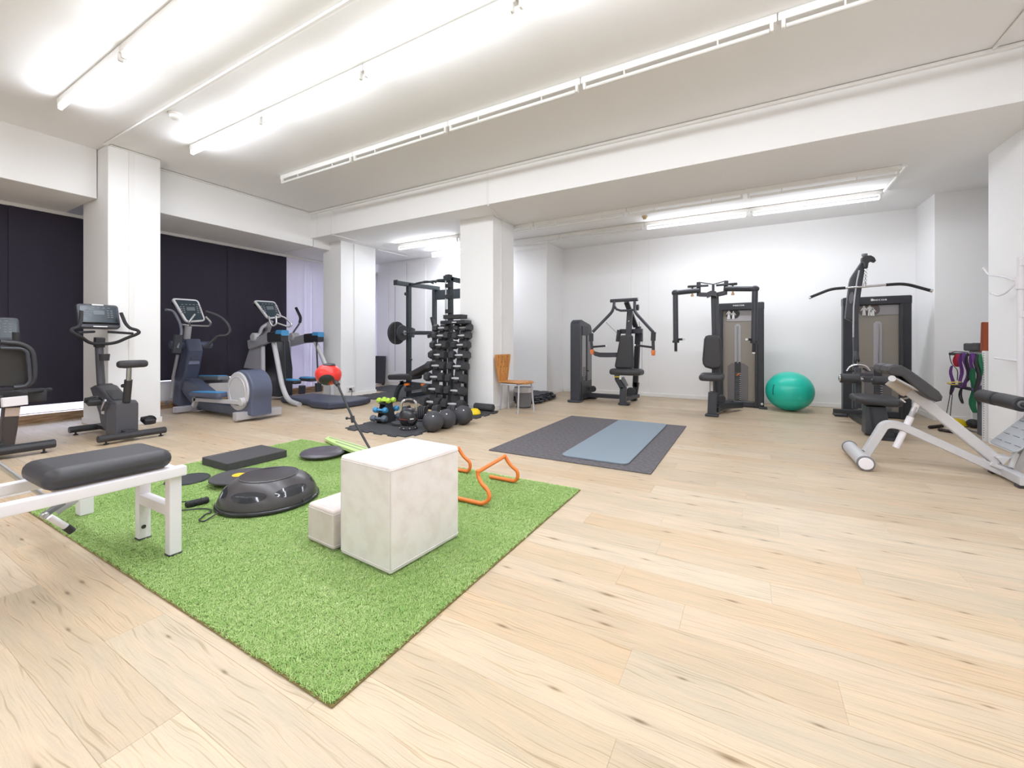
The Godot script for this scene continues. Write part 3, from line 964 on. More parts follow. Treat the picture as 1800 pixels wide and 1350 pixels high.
func motion_trainer() -> void:
	var t = thing("motion_trainer", "silver framed stride trainer with black body and blue capped arms by the pale blinds", "cross trainer", Vector3(-6.2, 0, -4.5))
	var base = pv([Vector2(0.75, 0.40), Vector2(0.83, 0.2), Vector2(0.83, -0.2), Vector2(0.75, -0.40), Vector2(0.35, -0.42), Vector2(0.1, -0.3), Vector2(-0.6, -0.3), Vector2(-0.6, 0.3), Vector2(0.1, 0.3), Vector2(0.35, 0.42)])
	part(t, "base_platform", B.new().extr(base, 0.1, flat_y(0.055), 0.035, 4), mats.slate_dark)
	part(t, "body_shell", B.new().extr(pv([Vector2(-1.3, 0.053), Vector2(-1.3, 0.94), Vector2(-1.133, 1.117), Vector2(-1.05, 1.019), Vector2(-0.952, 0.548), Vector2(-0.952, 0.058)]), 0.3, side_z(0), 0.03, 3), mats.frame_dark)
	part(t, "side_panel", B.new().extr(pv([Vector2(-1.523, 0.561), Vector2(-1.333, 0.903), Vector2(-0.984, 0.934), Vector2(-0.984, 0.549)]), 0.06, side_z(0.38), 0.012, 2), mats.silver)
	part(t, "front_leg", B.new().tube([Vector3(-0.962, 0.099, 0.38), Vector3(-0.984, 0.943, 0.38)], 0.038, 14), mats.silver)
	part(t, "front_leg", B.new().tube([Vector3(-1.469, 0.216, -0.38), Vector3(-1.424, 1.073, -0.38)], 0.036, 14), mats.silver)
	part(t, "rear_leg", B.new().tube(B.bend([Vector3(-0.649, 1.064, 0.4), Vector3(-0.391, 0.281, 0.4), Vector3(-0.243, 0.075, 0.4), Vector3(0.057, 0.029, 0.4)], 0.16, 8), 0.038, 14), mats.silver_light)
	part(t, "rear_leg", B.new().tube(B.bend([Vector3(-0.679, 1.02, -0.4), Vector3(-0.448, 0.69, -0.4), Vector3(-0.234, 0.313, -0.4), Vector3(-0.221, 0.034, -0.4)], 0.16, 8), 0.036, 14), mats.silver_light)
	# upper arms with black and blue ends, discs at the shoulders
	for s in [1, -1]:
		var a: Vector3 = Vector3(-1.277, 0.971, 0.42) if s > 0 else Vector3(-1.445, 1.01, -0.42)
		var b: Vector3 = Vector3(-0.678, 1.095, 0.42) if s > 0 else Vector3(-0.957, 1.086, -0.42)
		var d: Vector3 = Vector3(-0.3, 1.113, 0.42) if s > 0 else Vector3(-0.559, 1.104, -0.42)
		part(t, "swing_arm", B.new().bar(a, b, 0.09, 0.16, Vector3.UP, 0.02), mats.silver)
		var e = part(t, "arm_end", B.new().bar(b, d, 0.13, 0.17, Vector3.UP, 0.03), mats.black)
		part(e, "blue_cap", B.new().bar(b.lerp(d, 0.62) + Vector3(0, 0.06, 0), d + Vector3(0.012, 0.05, 0), 0.135, 0.09, Vector3.UP, 0.03), mats.blue_pad)
		part(t, "shoulder_disc", B.new().disc(Vector3(-1.087, 1.097, 0.42) if s > 0 else Vector3(-1.335, 1.122, -0.42), Vector3.BACK, 0.075, 0.15, 0.012, 28), mats.silver_light)
		# hanging link to the foot plate
		part(t, "hanging_link", B.new().bar(d + Vector3(-0.08, -0.06, -0.03 * s), (Vector3(-0.476, 0.267, 0.3) if s > 0 else Vector3(-0.461, 0.291, -0.3)), 0.025, 0.035), mats.black)
		var p: Vector3 = Vector3(-0.513, 0.346, 0.16) if s > 0 else Vector3(-0.548, 0.361, -0.16)
		part(t, "stride_beam", B.new().bar(Vector3(-0.25, 0.16, p.z), p + Vector3(0.28, -0.05, 0), 0.1, 0.07, Vector3.UP, 0.02), mats.frame_dark)
		var fp = part(t, "foot_plate", B.new().extr(B.rrect(0.36, 0.15, 0.05, 4), 0.06, flat_y(0), 0.02, 3), mats.black)
		fp.position = p
		part(fp, "foot_pad", B.new().extr(B.rrect(0.32, 0.14, 0.05, 4), 0.03, flat_y(0.03), 0.01, 3), mats.blue_pad)
	part(t, "console_post", B.new().bar(Vector3(-1.559, 1.122, 0), Vector3(-1.386, 1.403, 0), 0.09, 0.06, Vector3.UP, 0.02), mats.silver)
	part(t, "console_post", B.new().tube(B.bend([Vector3(-1.241, 1.096, 0.3), Vector3(-1.245, 1.271, 0.25), Vector3(-1.284, 1.356, 0.1)], 0.06), 0.03, 12), mats.silver)
	precor_console(t, Vector3(-0.4, 1.655, 0.858), Vector3(-0.4, 1.661, 0.528), Vector3(-0.32, 1.365, 0.684), Vector3(-0.32, 1.408, 0.453))
	var g = B.new()
	g.tube(B.bend([Vector3(-0.22, 1.449, 0.604), Vector3(-0.15, 1.4, 0.505), Vector3(-0.1, 1.294, 0.423), Vector3(-0.1, 1.252, 0.467), Vector3(-0.18, 1.309, 0.611)], 0.04), 0.014, 10)
	g.tube(B.bend([Vector3(-0.25, 1.409, 0.708), Vector3(-0.2, 1.331, 0.721), Vector3(-0.15, 1.254, 0.707), Vector3(-0.15, 1.29, 0.647), Vector3(-0.2, 1.421, 0.625)], 0.04), 0.014, 10)
	part(t, "hand_grip", g, mats.steel)
	var h = part(t, "handle", B.new().tube(B.bend([Vector3(-1.509, 1.117, -0.45), Vector3(-1.217, 1.373, -0.45), Vector3(-1.19, 1.444, -0.45)], 0.04), 0.017, 10), mats.steel)
	part(h, "handle_grip", B.new().tube(B.bend([Vector3(-1.21, 1.388, -0.45), Vector3(-1.183, 1.481, -0.45), Vector3(-1.326, 1.672, -0.45)], 0.05), 0.026, 12), mats.grip)
	var h2 = part(t, "handle", B.new().tube(B.bend([Vector3(-0.943, 1.111, 0.45), Vector3(-0.72, 1.237, 0.45), Vector3(-0.689, 1.383, 0.45)], 0.04), 0.016, 10), mats.steel)
	part(h2, "handle_grip", B.new().tube([Vector3(-0.689, 1.355, 0.45), Vector3(-0.708, 1.502, 0.45)], 0.022, 10), mats.grip)

func recumbent_bike() -> void:
	var t = thing("recumbent_bike", "black recumbent exercise bike with mesh backrest at the left edge", "exercise bike", Vector3(-5.75, 0, -0.95))
	# frame seen end on from behind; it runs toward the windows
	part(t, "stabilizer", B.new().bar(Vector3(0.17, 0.075, -0.35), Vector3(0.17, 0.075, 0.35), 0.09, 0.075, Vector3.UP, 0.032), mats.black)
	part(t, "stabilizer", B.new().bar(Vector3(-1.1, 0.075, -0.3), Vector3(-1.1, 0.075, 0.3), 0.09, 0.075, Vector3.UP, 0.032), mats.black)
	for q in [Vector3(0.17, 0, -0.28), Vector3(0.17, 0, 0.28), Vector3(-1.1, 0, -0.22), Vector3(-1.1, 0, 0.22)]: leveller(t, q)
	part(t, "base_rail", B.new().bar(Vector3(-1.1, 0.1, 0), Vector3(0.17, 0.1, 0), 0.12, 0.07), mats.black)
	var post = pv([Vector2(0.086, -0.039), Vector2(0.078, -0.106), Vector2(0.215, -0.123), Vector2(0.439, -0.144), Vector2(0.439, -0.044), Vector2(0.296, -0.035)])
	var rp = part(t, "rear_post", B.new().extr(post, 0.1, side_x(0.12), 0.02, 2), mat("post_dark", "3f3735", 0.45))
	part(rp, "warning_label", B.new().bar(Vector3(0.175, 0.362, -0.09), Vector3(0.175, 0.437, -0.095), 0.085, 0.004, Vector3.RIGHT, 0.001), mat("label_tan", "b9a598", 0.5))
	part(rp, "carry_handle", B.new().bar(Vector3(0.19, 0.454, -0.103), Vector3(0.19, 0.532, -0.1), 0.155, 0.05, Vector3.RIGHT, 0.02), mats.white_paint)
	part(t, "seat_rail", B.new().bar(Vector3(-0.9, 0.44, 0), Vector3(0.12, 0.5, 0), 0.1, 0.09), mats.black)
	part(t, "seat_pad", B.new().extr(B.rrect(0.42, 0.46, 0.08, 4), 0.1, flat_y(0.53), 0.04, 4), mats.leather).position = Vector3(-0.2, 0, 0)
	# mesh back in its rim
	var rim = [Vector3(0.12, 1.008, -0.032), Vector3(0.12, 0.998, -0.136), Vector3(0.12, 0.961, -0.194), Vector3(0.12, 0.913, -0.219), Vector3(0.12, 0.775, -0.231), Vector3(0.12, 0.666, -0.226), Vector3(0.12, 0.62, -0.203), Vector3(0.12, 0.608, -0.109)]
	var o: Vector3 = rim[0]
	var full = B.bend(rim, 0.06)
	part(t, "backrest_frame", B.new().tube(full, 0.022, 12), mats.black)
	var rim2 = [Vector3(0.15, 0.956, -0.027), Vector3(0.15, 0.951, -0.148), Vector3(0.15, 0.921, -0.183), Vector3(0.15, 0.778, -0.195), Vector3(0.15, 0.655, -0.201), Vector3(0.15, 0.617, -0.174), Vector3(0.15, 0.611, -0.104)]
	part(t, "backrest_bar", B.new().tube(B.bend(rim2, 0.05), 0.014, 10), mats.frame)
	var netm = mat("mesh_net", "3a3836", 0.9)
	var net = B.new()
	net.extr(pv([Vector2(0.944, 0.072), Vector2(0.944, -0.166), Vector2(0.913, -0.189), Vector2(0.653, -0.207), Vector2(0.617, -0.18), Vector2(0.636, 0.072)]), 0.006, side_x(0.1), 0.0)
	part(t, "mesh_back", net, netm)
	part(t, "side_grip", B.new().tube(B.bend([Vector3(0, 0.531, -0.132), Vector3(-0.2, 0.54, -0.269), Vector3(-0.4, 0.53, -0.448)], 0.1), 0.02, 10), mats.black)
	part(t, "side_cover", B.new().extr(pv([Vector2(0.549, -0.06), Vector2(0.551, -0.289), Vector2(0.546, -0.415), Vector2(0.423, -0.405), Vector2(0.422, -0.354), Vector2(0.458, -0.06)]), 0.2, side_x(-0.4), 0.03, 2), mat("cover_dark", "39393d", 0.5))
	part(t, "console_post", B.new().tube([Vector3(-0.9, 0.1, 0.05), Vector3(-0.8, 1.0, 0.05)], 0.045, 12), mats.black)
	var cx = Transform3D(Basis.from_euler(Vector3(0, PI / 2, 0)) * Basis.from_euler(Vector3(-0.2, 0, 0)), Vector3(-0.75, 1.137, -0.131))
	console_slab(t, "console", B.rrect(0.36, 0.24, 0.03, 4), cx, mats.frame, B.rrect(0.32, 0.19, 0.012, 3), 0.05)
	part(t, "handle_grip", B.new().tube([Vector3(-0.5, 1.106, -0.243), Vector3(-0.5, 0.994, -0.242)], 0.027, 12), mats.grip)
	part(t, "handle_grip", B.new().tube([Vector3(-0.5, 1.002, -0.242), Vector3(-0.75, 0.85, 0.05)], 0.02, 10), mats.black)

func strength() -> void:
	mat("shroud", "8d867c", 0.3)
	mat("shroud_dark", "6c6868", 0.35)
	mat("shroud_grey", "a5a2a4", 0.3)
	mat("stack_plate", "4a4a4e", 0.4)
	chest_press()
	pec_fly()
	lat_machine()

func cushion(parent: Node, called: String, poly: PackedVector2Array, th: float, at: Transform3D, r := 0.03, m: Material = null) -> MeshInstance3D:
	return part(parent, called, B.new().extr(poly, th, at, r, 4), m if m else mats.leather)

func grip(parent: Node, a: Vector3, b: Vector3, r := 0.018) -> Node3D:
	var g = part(parent, "hand_grip", B.new().tube([a, b], r, 12), mats.grip)
	var d = (b - a).normalized()
	part(g, "end_cap", B.new().tube([b, b + d * 0.02], r * 0.9, 12), mats.label)
	return g

func weight_stack(parent: Node, x: float, z: float, w: float, y0: float, n: int, dy: float) -> void:
	for i in n:
		part(parent, "weight_plate", B.new().box(Vector3(x, y0 + dy * (i + 0.5), z), Vector3(w, dy * 0.88, 0.1), Basis(), 0.004), mats.stack_plate)
	for s in [-1, 1]:
		part(parent, "guide_rod", B.new().tube([Vector3(x + s * w * 0.3, y0, z), Vector3(x + s * w * 0.3, 1.3, z)], 0.009, 8), mats.chrome)
	part(parent, "selector_pin", B.new().tube([Vector3(x + 0.01, y0 + dy * n * 0.72, z + 0.05), Vector3(x + 0.035, y0 + dy * n * 0.78, z + 0.085)], 0.012, 8), mats.orange)

func person_mark(b: B, at: Transform3D, h: float) -> void:
	# a small printed figure: head, trunk, arms and legs
	b.extr(B.oval(h * 0.09, h * 0.1, 10), 0.002, at * xf(Vector3(0, h * 0.42, 0)), 0.0)
	b.extr(pv([Vector2(-0.14, 0.32), Vector2(0.14, 0.32), Vector2(0.3, 0.0), Vector2(0.22, -0.02), Vector2(0.11, 0.16), Vector2(0.13, -0.5), Vector2(0.03, -0.5), Vector2(0, -0.1), Vector2(-0.03, -0.5), Vector2(-0.13, -0.5), Vector2(-0.11, 0.16), Vector2(-0.22, -0.02), Vector2(-0.3, 0.0)]) * Transform2D(0, Vector2(h, h), 0, Vector2.ZERO), 0.002, at, 0.0)

func chest_press() -> void:
	var t = thing("chest_press", "charcoal chest press machine with orange handle knobs by the back wall", "gym machine", Vector3(-1.78, 0, -7))
	var f = mats.frame
	# stack tower on the left, its side with the plates turned to the seat
	var prof = PackedVector2Array()
	var zf = 0.29
	var zb = -0.36
	prof.append(Vector2(0.03, zf))
	for k in 7: prof.append(Vector2(1.30 + sin(k / 6.0 * PI / 2) * 0.1, zf - (1 - cos(k / 6.0 * PI / 2)) * 0.14))
	for k in 7: prof.append(Vector2(1.22 + cos(k / 6.0 * PI / 2) * 0.12, zb + 0.12 - sin(k / 6.0 * PI / 2) * 0.12))
	prof.append(Vector2(0.03, zb))
	var tw = part(t, "stack_tower", B.new().extr(prof, 0.17, side_x(-0.78), 0.02, 3), f)
	part(tw, "tower_foot", B.new().extr(B.rrect(0.24, 0.26, 0.08, 5), 0.035, flat_y(0.018), 0.01, 2), f).position = Vector3(-0.78, 0, 0.26)
	part(tw, "tower_foot", B.new().box(Vector3(-0.74, 0.03, -0.3), Vector3(0.3, 0.05, 0.14)), mats.frame_dark)
	var px = -0.692
	part(tw, "side_panel", B.new().box(Vector3(px, 0.78, 0.08), Vector3(0.012, 0.7, 0.17), Basis(), 0.003), mats.shroud_grey)
	part(tw, "side_panel", B.new().box(Vector3(px, 0.72, -0.21), Vector3(0.012, 0.86, 0.22), Basis(), 0.003), mat("shroud_mid", "7f7c80", 0.3))
	part(tw, "plate_window", B.new().box(Vector3(px + 0.001, 0.72, -0.05), Vector3(0.012, 1.06, 0.045), Basis(), 0.003), mats.black)
	part(tw, "top_panel", B.new().box(Vector3(px + 0.001, 1.21, 0.02), Vector3(0.014, 0.16, 0.3), Basis(), 0.003), mats.frame_dark)
	part(tw, "base_panel", B.new().box(Vector3(px + 0.001, 0.19, -0.05), Vector3(0.014, 0.3, 0.52), Basis(), 0.003), mats.frame_dark)
	for i in 9:
		part(tw, "weight_plate", B.new().box(Vector3(px + 0.004, 0.37 + 0.026 * i, 0.09), Vector3(0.012, 0.022, 0.13), Basis(), 0.002), mats.shroud_dark)
	part(tw, "selector_pin", B.new().tube([Vector3(px, 0.52, -0.05), Vector3(px + 0.04, 0.51, -0.05)], 0.01, 8), mats.black)
	part(t, "pulley", B.new().disc(Vector3(-0.625, 0.184, -0.2), Vector3.BACK, 0.055, 0.05), mats.black)
	# base, front leg, seat post
	part(t, "base_beam", B.new().bar(Vector3(-0.72, 0.085, -0.12), Vector3(0.06, 0.085, -0.12), 0.09, 0.07), mats.frame_dark)
	part(t, "base_beam", B.new().bar(Vector3(0.02, 0.08, 0.2), Vector3(0.1, 0.08, -0.45), 0.07, 0.06), f)
	part(t, "front_leg", B.new().bar(Vector3(0.012, 0.027, 0.2), Vector3(0.02, 0.29, 0.2), 0.10, 0.09, Vector3.BACK, 0.015), f)
	part(t, "front_foot", B.new().extr(B.rrect(0.18, 0.15, 0.04, 4), 0.035, flat_y(0.018), 0.008, 2), mats.frame_dark).position = Vector3(0.035, 0, 0.21)
	part(t, "front_leg", B.new().bar(Vector3(0.012, 0.267, 0.2), Vector3(-0.076, 0.415, 0.2), 0.08, 0.09, Vector3.BACK, 0.015), mats.frame_dark)
	part(t, "front_leg", B.new().bar(Vector3(-0.076, 0.397, 0.2), Vector3(-0.085, 0.499, 0.2), 0.075, 0.08, Vector3.BACK, 0.015), mats.frame_dark)
	part(t, "adjuster_stripe", B.new().bar(Vector3(-0.11, 0.452, 0.26), Vector3(-0.032, 0.455, 0.26), 0.03, 0.012), mats.yellow)
	part(t, "adjuster_latch", B.new().bar(Vector3(-0.018, 0.466, 0.25), Vector3(-0.013, 0.412, 0.25), 0.03, 0.03, Vector3.BACK), mats.label)
	part(t, "adjuster_link", B.new().bar(Vector3(-0.01, 0.442, 0.15), Vector3(0.064, 0.297, 0.15), 0.05, 0.04, Vector3.BACK), mats.grey_plastic)
	var seat = pv([Vector2(-0.21, -0.17), Vector2(0.21, -0.17), Vector2(0.27, -0.05), Vector2(0.25, 0.13), Vector2(0.12, 0.19), Vector2(-0.12, 0.19), Vector2(-0.25, 0.13), Vector2(-0.27, -0.05)])
	cushion(t, "seat_pad", seat, 0.10, xf(Vector3(0.037, 0.527, 0.06)) * flat_y(0), 0.04)
	cushion(t, "back_pad", pv([Vector2(-0.082, 1.109), Vector2(-0.058, 1.131), Vector2(0.106, 1.13), Vector2(0.127, 1.108), Vector2(0.138, 0.616), Vector2(0.115, 0.573), Vector2(-0.149, 0.577), Vector2(-0.173, 0.612)]), 0.09, side_z(0.0), 0.03)
	# uprights
	part(t, "front_upright", B.new().bar(Vector3(0.056, 1.529, -0.08), Vector3(0.033, 1.124, -0.08), 0.09, 0.07, Vector3.BACK, 0.012), f)
	part(t, "upright_bolt", B.new().disc(Vector3(0.044, 1.36, -0.035), Vector3.BACK, 0.01, 0.012), mats.chrome)
	part(t, "rear_upright", B.new().bar(Vector3(-0.008, 1.695, -0.1), Vector3(0.102, 1.283, -0.3), 0.08, 0.07, Vector3.BACK, 0.012), mats.frame_dark)
	part(t, "rear_upright", B.new().bar(Vector3(0.122, 1.286, -0.4), Vector3(0.072, 0.238, -0.4), 0.09, 0.08, Vector3.BACK, 0.012), mats.frame_dark)
	part(t, "rear_upright", B.new().bar(Vector3(0.093, 0.318, -0.4), Vector3(0.049, 0.009, -0.4), 0.09, 0.08, Vector3.BACK, 0.012), mats.frame_dark)
	part(t, "rear_foot", B.new().box(Vector3(0.048, 0.007, -0.4), Vector3(0.1, 0.03, 0.12)), mats.black)
	part(t, "pulley_cover", B.new().bar(Vector3(-0.142, 1.224, -0.15), Vector3(-0.166, 1.024, -0.15), 0.07, 0.08, Vector3.BACK, 0.03), mats.black)
	part(t, "pulley_cover", B.new().bar(Vector3(0.205, 1.241, -0.25), Vector3(0.205, 1.024, -0.25), 0.05, 0.08, Vector3.BACK, 0.02), mats.black)
	part(t, "cross_member", B.new().bar(Vector3(-0.14, 1.199, -0.2), Vector3(0.233, 1.199, -0.2), 0.07, 0.08), mats.frame_dark)
	part(t, "pulley", B.new().disc(Vector3(0.02, 0.152, -0.3), Vector3(0.5, 0, 1), 0.085, 0.06, 0.015), mats.black)
	# press arms
	part(t, "top_bar", B.new().tube([Vector3(-0.237, 1.708, 0.05), Vector3(0.214, 1.711, 0.05)], 0.028, 14), f)
	part(t, "top_bar_cap", B.new().disc(Vector3(0.221, 1.711, 0.05), Vector3.RIGHT, 0.027, 0.014), mats.silver_light)
	var u = [Vector3(-0.145, 1.608, 0.12), Vector3(-0.116, 1.559, 0.12), Vector3(-0.046, 1.533, 0.12), Vector3(0.075, 1.531, 0.12), Vector3(0.171, 1.539, 0.12)]
	part(t, "arm_brace", B.new().tube(u, 0.019, 10), f)
	part(t, "pivot", B.new().disc(Vector3(0.182, 1.588, -0.05), Vector3.RIGHT, 0.05, 0.05), mats.black)
	for s in [-1, 1]:
		var a = [Vector3(-0.168, 1.689, 0.06), Vector3(-0.161, 1.585, 0.12), Vector3(-0.181, 1.508, 0.16), Vector3(-0.46, 1.184, 0.3)] if s < 0 else [Vector3(0.169, 1.687, 0.06), Vector3(0.179, 1.52, 0.12), Vector3(0.23, 1.456, 0.16), Vector3(0.503, 1.171, 0.3)]
		part(t, "press_arm", B.new().tube(B.bend(a, 0.06), 0.024, 12), f)
		var j0: Vector3 = Vector3(-0.487, 1.16, 0.3) if s < 0 else Vector3(0.51, 1.171, 0.3)
		var j1: Vector3 = Vector3(-0.487, 1.028, 0.3) if s < 0 else Vector3(0.503, 1.035, 0.3)
		var k: Vector3 = Vector3(-0.472, 0.896, 0.3) if s < 0 else Vector3(0.506, 0.893, 0.3)
		part(t, "arm_joint", B.new().bar(j0, j1, 0.07, 0.075, Vector3.BACK, 0.028), mats.black)
		part(t, "arm_handle", B.new().tube([j1, k], 0.024, 12), f)
		var kn = part(t, "knob", B.new().lathe([Vector2(0.001, 0.04), Vector2(0.028, 0.035), Vector2(0.034, 0.0), Vector2(0.024, -0.01), Vector2(0.03, -0.03), Vector2(0.02, -0.045), Vector2(0.001, -0.045)], xf(k + Vector3(0, -0.04, 0)), 14), mats.orange)
		grip(t, k + Vector3(0.01 * -s, 0.04, 0), (Vector3(-0.244, 0.954, 0.3) if s < 0 else Vector3(0.24, 0.966, 0.3)), 0.016)
	part(t, "curved_band", B.new().loft(band([Vector3(-0.515, 0.856, 0.15), Vector3(-0.477, 0.819, 0.13), Vector3(-0.407, 0.8, 0.1), Vector3(-0.305, 0.798, 0.05), Vector3(-0.14, 0.801, -0.02)], 0.078, 0.03)), f)
	var cb = B.new()
	cb.tube([Vector3(-0.265, 1.343, 0.2), Vector3(-0.157, 1.16, -0.1)], 0.004, 6)
	cb.tube([Vector3(0.27, 1.335, 0.2), Vector3(0.195, 1.23, -0.2)], 0.004, 6)
	cb.tube([Vector3(0.216, 1.029, -0.25), Vector3(0.216, 0.548, -0.25)], 0.003, 6)
	part(t, "cable", cb, mats.grey_plastic)

func band(pts: Array, h: float, th: float) -> Array:
	# rings of an upright flat strip along a path
	var out = []
	for i in pts.size():
		var d: Vector3 = (pts[mini(i + 1, pts.size() - 1)] - pts[maxi(i - 1, 0)]).normalized()
		var n = d.cross(Vector3.UP).normalized()
		out.append(PackedVector3Array([pts[i] + Vector3.UP * h / 2 + n * th / 2, pts[i] + Vector3.UP * h / 2 - n * th / 2, pts[i] - Vector3.UP * h / 2 - n * th / 2, pts[i] - Vector3.UP * h / 2 + n * th / 2]))
	return out

func stack_cabinet(t: Node3D, x0: float, x1: float, ytop: float, z: float, sx: float) -> Node3D:
	# framed cabinet with a tinted shield; front plane at z
	var w = x1 - x0
	var c = part(t, "stack_frame", B.new().box(Vector3(x1 - 0.055, ytop / 2, z - 0.07), Vector3(0.11, ytop, 0.15), Basis(), 0.012), mats.frame_dark)
	part(c, "frame_post", B.new().box(Vector3(x0 + 0.055, ytop / 2, z - 0.07), Vector3(0.11, ytop, 0.15), Basis(), 0.012), mats.frame_dark)
	part(c, "frame_top", B.new().box(Vector3((x0 + x1) / 2, ytop - 0.055, z - 0.07), Vector3(w + 0.006, 0.115, 0.16), Basis(), 0.012), mats.frame_dark)
	part(c, "frame_base", B.new().box(Vector3((x0 + x1) / 2, 0.05, z - 0.07), Vector3(w, 0.08, 0.14), Basis(), 0.01), mats.frame_dark)
	part(c, "post_groove", B.new().box(Vector3(x1 - 0.105, ytop / 2 - 0.03, z - 0.02), Vector3(0.03, ytop - 0.16, 0.12), Basis(), 0.004), mats.black)
	part(c, "shield", B.new().box(Vector3((x0 + x1) / 2, ytop / 2 - 0.01, z - 0.06), Vector3(w - 0.2, ytop - 0.18, 0.03), Basis(), 0.004), mats.shroud)
	var hz = z - 0.043
	# recessed stack with its own darker shield, numbers and pin
	var hh = ytop * 0.42
	part(c, "stack_shield", B.new().extr(pv([Vector2(sx - 0.14, 0.1), Vector2(sx + 0.14, 0.1), Vector2(sx + 0.14, hh - 0.05), Vector2(sx + 0.085, hh), Vector2(sx - 0.085, hh), Vector2(sx - 0.14, hh - 0.05)]), 0.012, side_z(hz), 0.003), mats.shroud_dark)
	part(c, "stack_slot", B.new().box(Vector3(sx, hh / 2 + 0.06, hz + 0.005), Vector3(0.085, hh - 0.08, 0.01), Basis(), 0.003), mats.black)
	for i in 14:
		part(c, "weight_plate", B.new().box(Vector3(sx, 0.12 + i * 0.031, hz + 0.011), Vector3(0.078, 0.026, 0.012), Basis(), 0.003), mats.stack_plate)
	var nums = B.new()
	for i in 14: nums.box(Vector3(sx + 0.035, 0.12 + i * 0.031, hz + 0.018), Vector3(0.022, 0.009, 0.003), Basis(), 0.0008)
	part(c, "plate_numbers", nums, mat("plate_number", "b4b4b6", 0.5))
	part(c, "selector_pin", B.new().tube([Vector3(sx - 0.012, hh * 0.72, hz + 0.02), Vector3(sx + 0.014, hh * 0.76, hz + 0.05)], 0.011, 8), mats.orange)
	part(c, "rod_channel", B.new().extr(pv([Vector2(sx - 0.045, hh), Vector2(sx + 0.045, hh), Vector2(sx + 0.045, ytop - 0.36), Vector2(sx + 0.02, ytop - 0.33), Vector2(sx - 0.02, ytop - 0.33), Vector2(sx - 0.045, ytop - 0.36)]), 0.012, side_z(hz), 0.003), mats.shroud_grey)
	part(c, "guide_rod", B.new().tube([Vector3(sx, hh, hz + 0.012), Vector3(sx, ytop - 0.36, hz + 0.012)], 0.009, 8), mats.steel)
	return c

